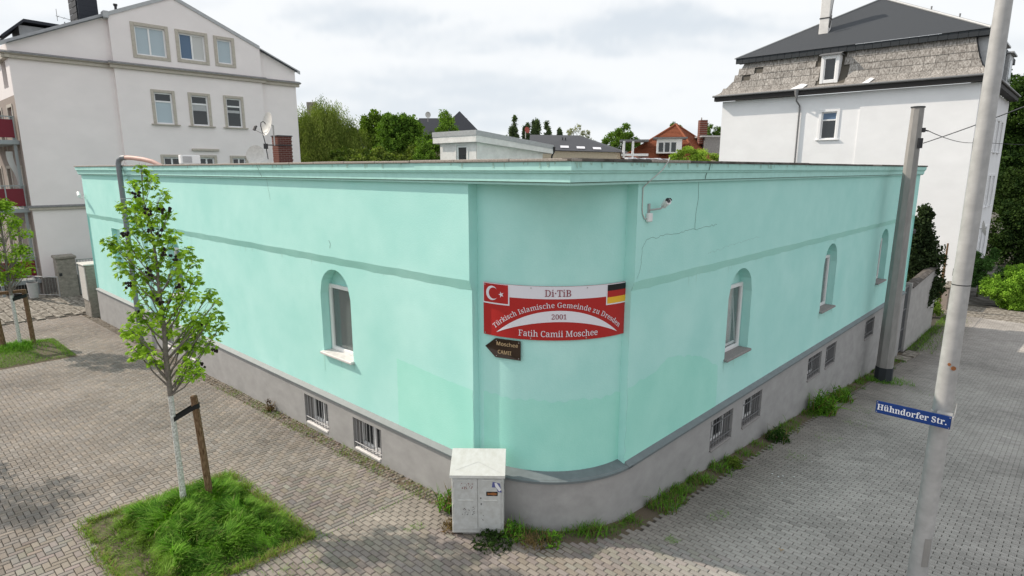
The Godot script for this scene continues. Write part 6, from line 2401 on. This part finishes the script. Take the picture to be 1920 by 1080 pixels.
	var tr := [[0.0, 0.05, 0.055], [0.0, 0.8, 0.048], [-0.01, 1.5, 0.044], [-0.01, 2.21, 0.042], [-0.01, 2.63, 0.043], [-0.01, 2.94, 0.042], [0.01, 3.25, 0.038], [0.01, 3.63, 0.034], [0.01, 4.08, 0.028], [0.02, 4.46, 0.023], [0.01, 4.82, 0.018], [-0.02, 5.18, 0.013], [-0.06, 5.54, 0.009], [-0.04, 6.02, 0.004]]
	var lobes := LOBES
	var ft := young_tree("young street tree with lobed yellow green leaves and whitewashed trunk in the grass mound", base, tr, lobes, 2.16, 1450.0, 280, dk, lt)
	var sd := MB.new()
	for q in [[-0.15, 5.6], [-0.02, 5.35], [0.17, 5.34], [0.26, 5.4], [-0.02, 5.1], [0.1, 5.0], [-0.35, 5.0], [0.15, 4.7], [0.25, 4.6], [-0.1, 4.4], [-0.4, 4.2], [0.3, 4.1], [0.0, 3.9], [0.55, 3.4], [0.72, 2.95], [0.5, 2.7], [-0.3, 3.7]]:
		var view := Vector3(base.x, 0, base.z).normalized()
		var lat := Vector3(-view.z, 0, view.x)
		for k in 6:
			var p: Vector3 = base + lat * (q[0] + rf(-0.05, 0.05)) + UP * (q[1] - base.y + rf(-0.06, 0.06)) + view * rf(-0.35, -0.1)
			sd.tube([p - UP * 0.026, p - UP * 0.01, p + UP * 0.01, p + UP * 0.026], [0.004, 0.022, 0.022, 0.004], 6)
	obj("seed_balls", sd, M.seed, ft)
	stake_post("round brown wooden stake beside the whitewashed front tree", Vector3(-5.45, 0.04, -9.77), Vector3(-5.52, 2.15, -9.70), 0.062)
	strap("wide black strap tying the front tree to its stake", Vector3(-5.84, 1.78, -9.575), 0.05, Vector3(-5.51, 1.97, -9.71), 0.066, 0.042)
	base = Vector3(-17.45, -0.27, -20.22)
	tr = [[0.0, -0.27, 0.06], [-0.01, 0.5, 0.055], [-0.03, 1.7, 0.05], [-0.03, 2.4, 0.045], [0.0, 3.2, 0.035], [0.02, 4.0, 0.02], [0.0, 5.0, 0.006]]
	lobes = []
	for i in 60:
		var y := rf(2.2, 5.0)
		var w := 0.72 * sin(clampf((y - 1.7) / 3.6, 0, 1) * PI) + 0.08
		lobes.append([rf(-w, w), y, rf(0.18, 0.28)])
	young_tree("second young tree with white painted trunk between stakes at the left edge", base, tr, lobes, 1.97, 1100.0, 0, dk, lt * 0.85)
	stake_post("thick brown stake left of the second young tree", Vector3(-17.75, -0.3, -19.9), Vector3(-17.9, 1.85, -19.9), 0.085)
	stake_post("paler brown stake right of the second young tree", Vector3(-17.2, -0.3, -20.5), Vector3(-17.42, 1.8, -20.7), 0.075)
	var mb := MB.new()
	mb.box(Vector3(-17.75, 1.78, -20.2), Vector3(0.42, 0, -0.42), Vector3(0, 0.05, 0), Vector3(0.04, 0, 0.04))
	tag(obj("tree_crossbar", mb, M.stake), "wooden crossbar joining the stakes of the second young tree", "crossbar")
	strap("black strap round the second young tree and its right stake", Vector3(-17.47, 1.55, -20.22), 0.06, Vector3(-17.4, 1.6, -20.65), 0.08, 0.06)
	# the tree just outside the left edge, whose shade falls on the pavement
	base = G(-7.3, 12.8)
	tr = [[0.0, base.y, 0.08], [0.0, 1.0, 0.07], [0.0, 2.0, 0.06], [0.02, 3.0, 0.045], [0.0, 4.0, 0.03], [0.0, 5.0, 0.008]]
	lobes = []
	for i in 50:
		var y := rf(2.3, 4.9)
		var w := 0.95 * sin(clampf((y - 1.7) / 3.5, 0, 1) * PI) + 0.12
		lobes.append([rf(-w, w), y, rf(0.24, 0.34)])
	young_tree("dense young street tree just beyond the left edge, seen by its shade", base, tr, lobes, 1.6, 700.0, 0, dk, lt)

const LOBES := [[-0.03, 6.02, 0.12], [0.1, 5.89, 0.12], [-0.14, 5.77, 0.17], [0.02, 5.75, 0.15], [0.2, 5.66, 0.13], [0.14, 5.48, 0.15], [-0.32, 5.46, 0.15], [-0.09, 5.49, 0.19], [0.26, 5.3, 0.12], [-0.19, 5.26, 0.21], [-0.01, 5.27, 0.19], [0.14, 5.18, 0.13], [-0.28, 5.02, 0.17], [-0.01, 4.97, 0.21], [0.27, 4.92, 0.19], [-0.54, 4.87, 0.18], [-0.33, 4.81, 0.21], [0.13, 4.78, 0.21], [0.44, 4.65, 0.17], [-0.49, 4.68, 0.17], [-0.19, 4.65, 0.21], [0.01, 4.53, 0.21], [0.26, 4.51, 0.19], [0.55, 4.41, 0.17], [-0.43, 4.42, 0.21], [-0.2, 4.33, 0.21], [0.07, 4.23, 0.19], [0.33, 4.24, 0.21], [0.56, 4.18, 0.17], [-0.34, 4.12, 0.19], [-0.14, 3.99, 0.21], [0.14, 3.92, 0.21], [0.4, 3.93, 0.23], [0.73, 3.85, 0.19], [0.83, 3.8, 0.11], [-0.32, 3.75, 0.21], [-0.05, 3.68, 0.21], [0.21, 3.61, 0.23], [0.5, 3.57, 0.25], [0.77, 3.53, 0.19], [-0.44, 3.5, 0.19], [-0.2, 3.43, 0.21], [0.05, 3.36, 0.21], [0.34, 3.28, 0.25], [0.61, 3.28, 0.23], [0.85, 3.28, 0.15], [-0.43, 3.28, 0.21], [-0.3, 3.07, 0.21], [-0.21, 2.97, 0.17], [-0.4, 3.01, 0.15], [0.25, 3.06, 0.21], [0.45, 2.99, 0.23], [0.68, 2.95, 0.19], [0.32, 2.77, 0.19], [0.24, 2.58, 0.19], [0.4, 2.63, 0.17], [-0.07, 2.76, 0.11], [0.13, 2.44, 0.09]]

# ---------- the background behind the parapet ----------
func hip_roof(mb: MB, c: Vector3, u: Vector3, v: Vector3, w: float, d: float, y0: float, y1: float, ridge: float) -> void:
	var a := c - u * w - v * d + UP * y0
	var b := c + u * w - v * d + UP * y0
	var e := c + u * w + v * d + UP * y0
	var f := c - u * w + v * d + UP * y0
	var r0 := c - u * ridge + UP * y1
	var r1 := c + u * ridge + UP * y1
	mb.quad(a, b, r1, r0, UP)
	mb.quad(e, f, r0, r1, UP)
	mb.tri(b, e, r1, UP)
	mb.tri(f, a, r0, UP)

func build_background() -> void:
	# white annex with a sloping flat roof
	var o := Vector3(-2.12, -1, -36.0)
	var fl := Fr.new(o, eL, nL)
	var frr := Fr.new(o, eR, nR)
	var t := thing("white_annex", o, "low white annex with sloping flat roof and one small window behind the parapet", "building")
	var mb := MB.new()
	holed(mb, fl, 0.25, 3.5, -1.5, 8.8, [{"x0": 1.05, "x1": 2.0, "y0": 7.3, "y1": 8.45, "d": 0.15}], -0.25)
	frr.q(mb, 0.25, 3.0, -1.5, 8.9, -0.25)
	mb.quad(frr.P(3.0, -1.5, -0.31), frr.P(6.3, -1.5, -0.31), frr.P(6.3, 8.5, -0.31), frr.P(3.0, 8.8, -0.31), frr.n)
	mb.quad(frr.P(6.3, -1.5, -0.31), frr.P(6.3, 8.5, -0.31), frr.P(6.3, 8.5, -3.8), frr.P(6.3, -1.5, -3.8), frr.u)
	obj("wall", mb, M.bg_white, t)
	window(t, fl, 1.05, 2.0, 7.3, 8.45, -0.36, {"fw": 0.12, "casing": M.bg_white, "cw": 0.12, "proud": -0.22, "face": -0.25})
	mb = MB.new()
	for q in [[0.0, 9.28, 8.62, 7.0, 8.60, 8.05]]:
		mb.quad(frr.P(q[0], q[2], 0), frr.P(q[3], q[5], 0), frr.P(q[3], q[4], 0), frr.P(q[0], q[1], 0), frr.n)
		mb.quad(frr.P(q[0], q[1], 0), frr.P(q[3], q[4], 0), frr.P(q[3], q[4], -4.2), frr.P(q[0], q[1], -4.2), UP)
		mb.quad(frr.P(q[0], q[2], 0), frr.P(q[3], q[5], 0), frr.P(q[3], q[5], -4.2), frr.P(q[0], q[2], -4.2), -UP)
		mb.quad(fl.P(0, q[2], 0), fl.P(3.9, q[2], 0), fl.P(3.9, q[1], 0), fl.P(0, q[1], 0), fl.n)
	obj("roof_slab", mb, M.bg_white, t)
	mb = MB.new()
	fl.bx(mb, -0.02, 3.92, 9.0, 9.3, 0.003, 0.03)
	mb.quad(frr.P(0, 9.0, 0.02), frr.P(7.02, 8.35, 0.02), frr.P(7.02, 8.63, 0.02), frr.P(0, 9.3, 0.02), frr.n)
	obj("roof_edging", mb, M.zinc_pale, t)
	mb = MB.new()
	mb.tube([frr.P(7.05, 8.5, 0.05), frr.P(7.1, 8.2, 0.0), frr.P(7.0, 7.9, -0.1), frr.P(7.15, 6.5, -0.2)], [0.1, 0.08, 0.06, 0.06], 8)
	obj("downpipe", mb, M.fascia_dark, t)
	build_dish("satellite_dish", Vector3(1.08, 8.72, -42.6), 0.2, 0.22, Vector3(0.5, 0.2, 0.8), M.dish_red, "small rust red satellite dish behind the white annex roof", false)
	# slate house behind the trees
	var u := eR
	t = thing("slate_roof_house", Vector3(-6.5, -1, -60), "far house with steep dark slate roofs behind the green trees", "building")
	mb = MB.new()
	hip_roof(mb, Vector3(-6.9, 0, -61.5), Vector3(1, 0, 0), Vector3(0, 0, 1), 3.3, 3.0, 8.2, 11.05, 2.4)
	hip_roof(mb, Vector3(-5.0, 0, -58.6), Vector3(1, 0, 0), Vector3(0, 0, 1), 3.2, 2.4, 8.2, 11.45, 0.02)
	obj("roof", mb, M.bg_slate, t)
	mb = MB.new()
	mb.box(Vector3(-6.4, 3.5, -60.6), Vector3(3.6, 0, 0), UP * 4.7, Vector3(0, 0, 3.4))
	obj("wall", mb, M.bg_cream, t)
	build_dish("satellite_dish", Vector3(-8.05, 11.15, -58.9), 0.26, 0.3, Vector3(0.2, 0.1, 1), M.dish, "pale satellite dish on the ridge of the far slate house", false)
	# house whose chimney stands above the willow
	t = thing("hidden_house", Vector3(-17.5, -1, -66), "house hidden by the willow except for its broad stone chimney", "building")
	mb = MB.new()
	mb.box(Vector3(-18.5, 3.5, -68.0), Vector3(3.5, 0, 0), UP * 4.5, Vector3(0, 0, 3))
	obj("wall", mb, M.bg_cream, t)
	mb = MB.new()
	hip_roof(mb, Vector3(-18.5, 0, -68.0), Vector3(1, 0, 0), Vector3(0, 0, 1), 3.8, 3.3, 8.0, 10.4, 1.5)
	var rf_ := obj("roof", mb, M.bg_slate, t)
	mb = MB.new()
	mb.box(Vector3(-21.6, 10.9, -66.5), Vector3(0.45, 0, 0), UP * 2.2, Vector3(0, 0, 0.35))
	obj("chimney", mb, M.concrete, rf_)
	# hall with grey roof and skylights
	t = thing("grey_roof_hall", Vector3(5.5, -1, -57), "cream hall with shallow dark grey roof and three skylights", "building")
	mb = MB.new()
	var r0 := Vector3(1.5, 7.78, -55.0)
	var r1 := Vector3(10.2, 7.62, -57.5)
	var q0 := Vector3(1.8, 9.42, -61.0)
	var q1 := Vector3(6.8, 9.42, -62.2)
	mb.quad(r0, r1, q1, q0, UP)
	mb.tri(r1, Vector3(13.5, 7.6, -66), q1, UP)
	mb.quad(q0, q1, Vector3(13.5, 7.6, -66), Vector3(3.0, 7.6, -66), UP)
	var hr := obj("roof", mb, M.bg_grey_roof, t)
	for i in 3:
		mb = MB.new()
		var c: Vector3 = r0.lerp(r1, 0.42 + 0.19 * i).lerp(q0.lerp(q1, 0.46 + 0.2 * i), 0.2 - 0.02 * i) + UP * 0.06
		var sx := (r1 - r0).normalized() * 0.42
		var sy := (q0 - r0).normalized() * 0.42
		mb.quad(c - sx - sy, c + sx - sy, c + sx + sy, c - sx + sy, UP)
		obj("skylight", mb, M.sign_white, hr)
	mb = MB.new()
	for i in 2: mb.tube([r0.lerp(q0, 0.62) + (r1 - r0).normalized() * (3.4 + i * 0.3), r0.lerp(q0, 0.62) + (r1 - r0).normalized() * (3.4 + i * 0.3) + UP * 0.35], [0.05, 0.07], 6)
	obj("vent_pipe", mb, M.dark_metal, hr)
	mb = MB.new()
	mb.quad(Vector3(1.7, -1, -55.3), Vector3(10.0, -1, -57.7), Vector3(10.0, 7.6, -57.7), Vector3(1.7, 7.7, -55.3), Vector3(0, 0, 1))
	mb.quad(Vector3(10.0, -1, -57.7), Vector3(13.3, -1, -65.9), Vector3(13.3, 7.6, -65.9), Vector3(10.0, 7.6, -57.7), Vector3(1, 0, 0))
	obj("wall", mb, M.bg_cream, t)
	# orange tiled house
	t = thing("orange_roof_house", Vector3(16, -1, -61), "house with orange tiled hip roof, white dormer and tall brick chimney", "building")
	mb = MB.new()
	var ap := Vector3(16.6, 10.45, -62.0)
	var c0 := Vector3(10.4, 6.9, -59.5)
	var c1 := Vector3(17.6, 6.9, -56.5)
	var c2 := Vector3(22.3, 6.9, -61.5)
	var c3 := Vector3(15.0, 6.9, -66.5)
	for q in [[c0, c1], [c1, c2], [c2, c3], [c3, c0]]: mb.tri(q[0], q[1], ap, UP)
	var orf := obj("roof", mb, M.tile_orange, t)
	mb = MB.new()
	for q in [[c0, c1], [c1, c2]]:  # tile courses as raised ribs
		for i in 26:
			var f := i / 26.0
			var a: Vector3 = (q[0] as Vector3).lerp(ap, f)
			var b: Vector3 = (q[1] as Vector3).lerp(ap, f)
			mb.tube([a + UP * 0.02, b + UP * 0.02], [0.03, 0.03], 5, false)
	obj("tile_courses", mb, M.tile_orange, orf)
	mb = MB.new()
	for q in [c0, c1, c2]: mb.tube([q + UP * 0.03, ap + UP * 0.05], [0.11, 0.11], 8)
	obj("ridge_tiles", mb, M.tile_orange, orf)
	mb = MB.new()
	mb.quad(c0, c1, c1 - UP * 8, c0 - UP * 8, Vector3(0, 0, 1))
	mb.quad(c1, c2, c2 - UP * 8, c1 - UP * 8, Vector3(1, 0, 0))
	obj("wall", mb, M.bg_cream, t)
	mb = MB.new()
	mb.box(Vector3(14.95, 8.15, -58.0), Vector3(1.1, 0, 0.3), UP * 0.65, Vector3(-0.3, 0, 1.3))
	var od := obj("dormer", mb, M.rh_trim, orf)
	mb = MB.new()
	mb.box(Vector3(14.98, 8.88, -57.9), Vector3(1.5, 0, 0.4), UP * 0.07, Vector3(-0.35, 0, 1.5))
	obj("dormer_roof", mb, M.zinc, od)
	for i in 3:
		mb = MB.new()
		mb.box(Vector3(14.65, 8.05, -56.69) + Vector3(0.55, 0, 0.15) * (i - 1.3), Vector3(0.2, 0, 0.055), UP * 0.42, Vector3(-0.01, 0, 0.03))
		obj("pane", mb, M.pane_dark, od)
	mb = MB.new()
	mb.box(Vector3(12.0, 8.75, -60.0), Vector3(1.35, 0, 0.2), UP * 0.1, Vector3(-0.2, 0, 1.2))
	var op := obj("roof_loggia", mb, M.zinc, orf)
	mb = MB.new()
	for q in [Vector3(10.85, 7.9, -59.0), Vector3(11.7, 7.9, -58.9)]: mb.box(q, Vector3(0.1, 0, 0), UP * 0.8, Vector3(0, 0, 0.1))
	mb.box(Vector3(11.9, 7.4, -58.9), Vector3(1.3, 0, 0.1), UP * 0.12, Vector3(0, 0, 0.1))
	obj("loggia_post", mb, M.rh_trim, op)
	mb = MB.new()
	mb.box(Vector3(20.4, 8.1, -60.6), Vector3(1.6, 0, 0), UP * 1.0, Vector3(0, 0, 1.2))
	var og := obj("grey_dormer", mb, M.zinc, orf)
	mb = MB.new()
	mb.box(Vector3(20.3, 9.17, -60.5), Vector3(1.9, 0, 0), UP * 0.07, Vector3(0, 0, 1.4))
	obj("dormer_roof", mb, M.zinc_pale, og)
	mb = MB.new()
	mb.box(Vector3(21.3, 8.2, -59.38), Vector3(0.32, 0, 0), UP * 0.65, Vector3(0, 0, 0.03))
	obj("dormer_window", mb, M.rh_trim, og)
	mb = MB.new()
	mb.box(Vector3(18.75, 9.6, -60.2), Vector3(0.36, 0, 0), UP * 1.15, Vector3(0, 0, 0.36))
	var oc := obj("chimney", mb, M.brick_red, orf)
	mb = MB.new()
	for i in 12: mb.box(Vector3(18.75, 8.6 + i * 0.19, -60.2), Vector3(0.364, 0, 0), UP * 0.012, Vector3(0, 0, 0.364))
	mb.tube([Vector3(18.6, 10.7, -60.2), Vector3(18.6, 11.0, -60.2)], [0.06, 0.06], 6)
	obj("mortar_lines", mb, M.mortar, oc)

	# trees between the houses
	var d := Color(0.03, 0.055, 0.008)
	var l := Color(0.13, 0.19, 0.03)
	tree_far("willow", "large pale willow with hanging twigs right of the pale house", "tree", "", Vector3(-15.0, -1, -50), 12.0, [[Vector3(-2.3, 9.6, 0), Vector3(1.5, 2.4, 1.6)], [Vector3(-0.3, 10.2, 0.4), Vector3(1.9, 2.6, 1.8)], [Vector3(1.5, 9.2, 0), Vector3(1.6, 2.2, 1.6)], [Vector3(0.2, 7.6, 1.0), Vector3(3.0, 2.0, 1.8)]], Color(0.055, 0.08, 0.014), Color(0.16, 0.19, 0.045), 0.3, 9500, 0.3, true)
	tree_far("broadleaf_tree", "bright green broadleaf tree rising just right of the willow top", "tree", "", Vector3(-11.0, -1, -53), 11.5, [[Vector3(-0.9, 10.3, 0), Vector3(1.3, 1.9, 1.4)], [Vector3(0.6, 10.0, 0), Vector3(1.3, 1.5, 1.4)], [Vector3(0, 8.4, 0.5), Vector3(2.0, 1.9, 1.8)]], d, l, 0.28, 3200, 0.25)
	tree_far("broadleaf_tree", "darker green tree with an open top left of the slate roofs", "tree", "", Vector3(-8.9, -1, -49), 11.0, [[Vector3(-0.6, 10.4, 0), Vector3(1.0, 1.1, 1.2)], [Vector3(0.6, 9.9, 0), Vector3(1.0, 1.3, 1.2)], [Vector3(0, 8.2, 0.3), Vector3(2.0, 2.0, 1.7)]], Color(0.022, 0.048, 0.007), Color(0.09, 0.15, 0.022), 0.27, 3600, 0.22)
	tree_far("broadleaf_tree", "small light green tree rising over the left edge of the white annex", "tree", "", Vector3(-5.1, -1, -45), 10.6, [[Vector3(0.3, 9.7, 0), Vector3(1.1, 1.2, 1.1)], [Vector3(-0.9, 8.6, 0), Vector3(1.2, 1.4, 1.2)], [Vector3(-1.2, 7.6, 0.8), Vector3(1.2, 1.1, 1.0)]], d, Color(0.12, 0.2, 0.03), 0.18, 1300, 0.18)
	tree_far("shrub", "mixed olive and green shrubs filling the gap below the slate roofs", "shrub", "", Vector3(-7.0, -1, -46.5), 8.5, [[Vector3(0, 7.6, 0), Vector3(1.2, 1.3, 1.0)], [Vector3(-2.2, 7.3, 0.4), Vector3(1.8, 1.2, 1.0)], [Vector3(-4.8, 7.2, 0.6), Vector3(2.0, 1.4, 1.0)]], Color(0.03, 0.05, 0.01), Color(0.12, 0.15, 0.03), 0.25, 3000, 0.15)
	var pop := [[0.2, 16.2, 1.35, "widest poplar, leftmost of the poplar row"], [2.9, 15.2, 0.9, "small poplar second from the left in the row"], [4.6, 16.1, 1.15, "tall poplar third from the left in the row"], [6.9, 14.8, 0.95, "pointed poplar fourth from the left, apart from the others"], [9.3, 13.5, 0.8, "lowest poplar at the right end of the row over the grey roof"]]
	for q in pop:
		var hh: float = q[1] + 1.0
		tree_far("poplar", q[3], "tree", "poplars on the skyline", Vector3(q[0], -1, -120), hh, [[Vector3(0, hh - 2.2, 0), Vector3(q[2] * 0.72, 2.4, q[2] * 0.8)], [Vector3(0, hh - 5.0, 0), Vector3(q[2], 3.2, q[2])], [Vector3(0, hh - 8.5, 0), Vector3(q[2] * 0.9, 2.6, q[2])]], Color(0.03, 0.045, 0.022), Color(0.06, 0.085, 0.035), 0.42, 900, 0.3)
	tree_far("sparse_tree", "thin pale tree with bare twigs right of the poplars", "tree", "", Vector3(9.6, -1, -90), 13.4, [[Vector3(-0.6, 12.2, 0), Vector3(1.3, 1.3, 1.2)], [Vector3(1.0, 11.7, 0), Vector3(1.2, 1.2, 1.2)], [Vector3(0, 10.8, 0), Vector3(1.8, 1.2, 1.4)]], Color(0.10, 0.11, 0.05), Color(0.2, 0.2, 0.1), 0.15, 560, 0.3)
	tree_far("broadleaf_tree", "round mid green tree left of the orange roof", "tree", "", Vector3(13.6, -1, -75), 11.9, [[Vector3(0, 11.0, 0), Vector3(1.7, 1.5, 1.6)], [Vector3(-1.1, 9.9, 0), Vector3(1.4, 1.5, 1.5)], [Vector3(1.3, 10.0, 0), Vector3(1.3, 1.3, 1.4)], [Vector3(0, 9.0, 0), Vector3(2.2, 1.6, 1.6)]], d, Color(0.10, 0.17, 0.025), 0.24, 1700, 0.25)
	tree_far("broadleaf_tree", "olive tree crown below the thin pale tree", "tree", "", Vector3(10.9, -1, -82), 10.6, [[Vector3(0, 9.5, 0), Vector3(1.6, 1.5, 1.4)], [Vector3(1.5, 8.8, 0), Vector3(1.6, 1.2, 1.4)], [Vector3(-1.4, 8.6, 0), Vector3(1.4, 1.2, 1.2)]], Color(0.05, 0.06, 0.02), Color(0.13, 0.14, 0.05), 0.24, 900, 0.2)
	tree_far("broadleaf_tree", "dark tree top peeking over the orange roof peak", "tree", "", Vector3(22.5, -1, -85), 13.2, [[Vector3(0, 12.4, 0), Vector3(1.0, 1.0, 1.0)], [Vector3(0, 10.5, 0), Vector3(1.5, 1.6, 1.4)]], d, Color(0.08, 0.12, 0.03), 0.24, 500, 0.25)
	tree_far("broadleaf_tree", "slim green tree right of the brick chimney on the orange house", "tree", "", Vector3(25.5, -1, -78), 12.8, [[Vector3(-0.4, 11.8, 0), Vector3(0.7, 1.3, 0.8)], [Vector3(0.7, 11.4, 0), Vector3(0.6, 1.1, 0.8)], [Vector3(0, 10.0, 0), Vector3(1.3, 1.4, 1.2)]], d, Color(0.08, 0.13, 0.03), 0.22, 620, 0.2)
	tree_far("shrub", "light green shrub in front of the orange roof", "shrub", "", Vector3(14.5, -1, -50), 9.0, [[Vector3(-0.6, 8.1, 0), Vector3(1.2, 0.8, 1.0)], [Vector3(1.3, 8.15, 0), Vector3(1.1, 0.75, 1.0)], [Vector3(2.6, 7.7, 0), Vector3(0.9, 0.6, 0.8)], [Vector3(0, 6.8, 0), Vector3(2.2, 1.0, 1.2)]], Color(0.08, 0.12, 0.015), Color(0.2, 0.28, 0.045), 0.16, 1500, 0.15)
	# right edge of the street
	var rd := Color(0.008, 0.018, 0.005)
	var rl := Color(0.035, 0.065, 0.012)
	tree_far("street_tree", "towering dark green tree at the right edge beyond the white house", "tree", "trees at the right edge", Vector3(50.5, -2, -60), 18.5, [[Vector3(1.0, 14.2, 0), Vector3(3.0, 3.4, 3.0)], [Vector3(-0.6, 10.6, 0), Vector3(3.2, 3.4, 3.0)], [Vector3(2.0, 10.5, 1.5), Vector3(3.2, 3.2, 3.0)], [Vector3(-0.6, 6.6, 0.5), Vector3(3.4, 3.4, 3.2)], [Vector3(2.6, 6.4, 1.0), Vector3(3.2, 3.2, 3.0)]], rd, rl, 0.36, 6500, 0.35)
	tree_far("street_tree", "dark understorey tree below the towering tree at the right edge", "tree", "trees at the right edge", Vector3(45.0, -2, -52), 9.5, [[Vector3(0, 5.6, 0), Vector3(2.6, 2.6, 2.2)], [Vector3(-1.6, 3.2, 0.8), Vector3(2.6, 2.4, 2.0)], [Vector3(1.8, 3.0, 0.8), Vector3(2.6, 2.5, 2.0)], [Vector3(-0.4, 1.4, 1.4), Vector3(3.4, 1.6, 1.6)]], rd, Color(0.03, 0.05, 0.012), 0.32, 4200, 0.25)
	tree_far("shrub", "loose dark green shrub behind the lamp post above the bright bush", "shrub", "", Vector3(30.2, -2, -37.6), 3.3, [[Vector3(0.0, 2.4, 0), Vector3(0.75, 0.75, 0.7)], [Vector3(0.5, 1.5, 0), Vector3(1.1, 1.0, 0.9)], [Vector3(-0.5, 1.2, 0), Vector3(0.9, 1.2, 0.8)]], Color(0.02, 0.045, 0.012), Color(0.06, 0.12, 0.03), 0.13, 1300, 0.06)
	tree_far("bush", "bright yellow green bush at the far end of the street", "bush", "", Vector3(29.9, -2.2, -34.6), 2.6, [[Vector3(0.4, 1.7, 0), Vector3(1.05, 0.9, 0.9)], [Vector3(-0.95, 1.15, 0.2), Vector3(0.95, 0.85, 0.85)], [Vector3(1.4, 0.95, 0.2), Vector3(0.85, 0.7, 0.8)], [Vector3(0.2, 0.55, 0.5), Vector3(1.4, 0.6, 0.8)]], Color(0.06, 0.12, 0.012), Color(0.2, 0.32, 0.04), 0.12, 4200, 0.05)
	tree_far("bush", "dark low bush at the right edge beside the bright bush", "bush", "", Vector3(33.0, -2.1, -35.2), 2.2, [[Vector3(0, 0.9, 0), Vector3(1.6, 0.9, 0.9)], [Vector3(1.8, 1.1, 0), Vector3(1.5, 1.1, 0.9)]], Color(0.015, 0.03, 0.008), Color(0.05, 0.09, 0.02), 0.14, 1300, 0.05)
	tree_far("shrub", "small green shrubs between garden wall and white house", "shrub", "", W(32.2, 0.5, -2.0), 1.7, [[Vector3(0, 0.7, 0), Vector3(0.7, 0.8, 0.6)], [Vector3(0.9, 0.5, -0.9), Vector3(0.6, 0.7, 0.6)]], d, Color(0.12, 0.18, 0.03), 0.09, 500, 0.03)

func build_litter() -> void:
	var mb := MB.new()
	for i in 10:
		var p := G(6.2 + rf(-0.9, 1.4), -1.25 + rf(-0.3, 0.3), 0.022)
		var s := rf(0.012, 0.03)
		mb.tri(p, p + Vector3(s, 0.004, 0), p + Vector3(0, 0.002, s * 1.4), UP)
		mb.tri(p, p + Vector3(0, 0.002, s * 1.4), p + Vector3(-s, 0.008, 0), UP)
	tag(obj("paper_scraps", mb, M.litter), "small white paper scraps scattered on the pavers below the basement grilles", "litter", "", "stuff")
	var q := G(2.65, -2.35, 0.02)
	mb = MB.new()
	for i in 3:
		var an := i * 2.1
		var u := Vector3(cos(an), 0, sin(an)) * 0.05
		mb.quad(q, q + u * 0.5 + UP.cross(u) * 0.3 + UP * 0.02, q + u + UP * 0.015, q + u * 0.5 - UP.cross(u) * 0.3 + UP * 0.02, UP)
	tag(obj("fallen_leaf", mb, M.dry), "single dry orange leaf lying on the street", "leaf")

# ---------- sky ----------
func make_sky() -> Image:
	var w := 1024
	var h := 512
	var im := Image.create(w, h, false, Image.FORMAT_RGBF)
	var n1 := FastNoiseLite.new()
	n1.seed = 21; n1.frequency = 1.15; n1.fractal_octaves = 6; n1.fractal_gain = 0.52
	n1.domain_warp_enabled = true; n1.domain_warp_amplitude = 0.35; n1.domain_warp_frequency = 1.0
	for y in h:
		var el := (0.5 - (y + 0.5) / h) * PI
		for x in w:
			var az := (x + 0.5) / w * TAU
			var dir := Vector3(sin(az) * cos(el), sin(el), cos(az) * cos(el))
			var k := 1.0 / (maxf(dir.y, 0.0) + 0.22)
			var v := n1.get_noise_3d(dir.x * k * 0.8, 3.0, dir.z * k * 1.5)
			var t := smoothstep(-0.52, 0.26, v)
			var blue := Color(0.53, 0.60, 0.675)
			var white := Color(0.83, 0.848, 0.865)
			var c := blue.lerp(white, 0.2 + 0.8 * t)
			var haze := Color(0.765, 0.80, 0.825)
			c = c.lerp(haze, pow(clampf(1.0 - dir.y * 2.2, 0, 1), 2.0) * 0.65)
			if dir.y < 0: c = Color(0.34, 0.33, 0.31)
			# the veiled sun brightens the cloud round it
			var s := maxf(0.0, dir.dot(Vector3(-0.733, 0.616, -0.284)))
			c = c * (1.0 + 0.35 * pow(s, 6.0))
			im.set_pixel(x, y, c)
	return im

func _ready() -> void:
	rng.seed = 20240507
	# camera
	var cam := Camera3D.new()
	cam.name = "camera"
	cam.position = Vector3(0, 6, 0)
	cam.rotation = Vector3(-0.19740, 0, 0)
	cam.fov = 51.88
	cam.near = 0.1
	cam.far = 1500
	add_child(cam)
	cam.current = true
	# sky and exposure
	var env := Environment.new()
	env.background_mode = Environment.BG_SKY
	var sky := Sky.new()
	var sm := PanoramaSkyMaterial.new()
	sm.panorama = ImageTexture.create_from_image(make_sky())
	sm.energy_multiplier = 1.0
	sky.sky_material = sm
	env.sky = sky
	env.tonemap_mode = Environment.TONE_MAPPER_LINEAR
	env.tonemap_exposure = 1.18
	env.sdfgi_enabled = true
	env.ssao_enabled = true
	env.ssil_enabled = true
	var we := WorldEnvironment.new()
	we.name = "world"
	we.environment = env
	add_child(we)
	# sun, thinly veiled
	var sun := DirectionalLight3D.new()
	sun.name = "sun"
	sun.light_energy = 1.22
	sun.light_color = Color(1.0, 0.955, 0.89)
	sun.light_angular_distance = 0.7
	sun.shadow_enabled = true
	add_child(sun)
	sun.look_at_from_position(Vector3.ZERO, Vector3(0.733, -0.616, 0.284), UP)

	serif = SystemFont.new()
	serif.font_names = PackedStringArray(["Droid Serif"])
	serif_bold = SystemFont.new()
	serif_bold.font_names = PackedStringArray(["Droid Serif"])
	serif_bold.font_weight = 700
	sans = SystemFont.new()
	sans.font_names = PackedStringArray(["Droid Sans"])
	make_materials()
	build_ground()
	build_mosque()
	build_left_house()
	build_right_house()
	build_background()
	build_left_yard()
	build_right_yard()
	build_poles()
	build_cabinet()
	build_wall_fittings()
	build_wall_sign()
	build_arrow_sign()
	build_vegetation()
	build_litter()
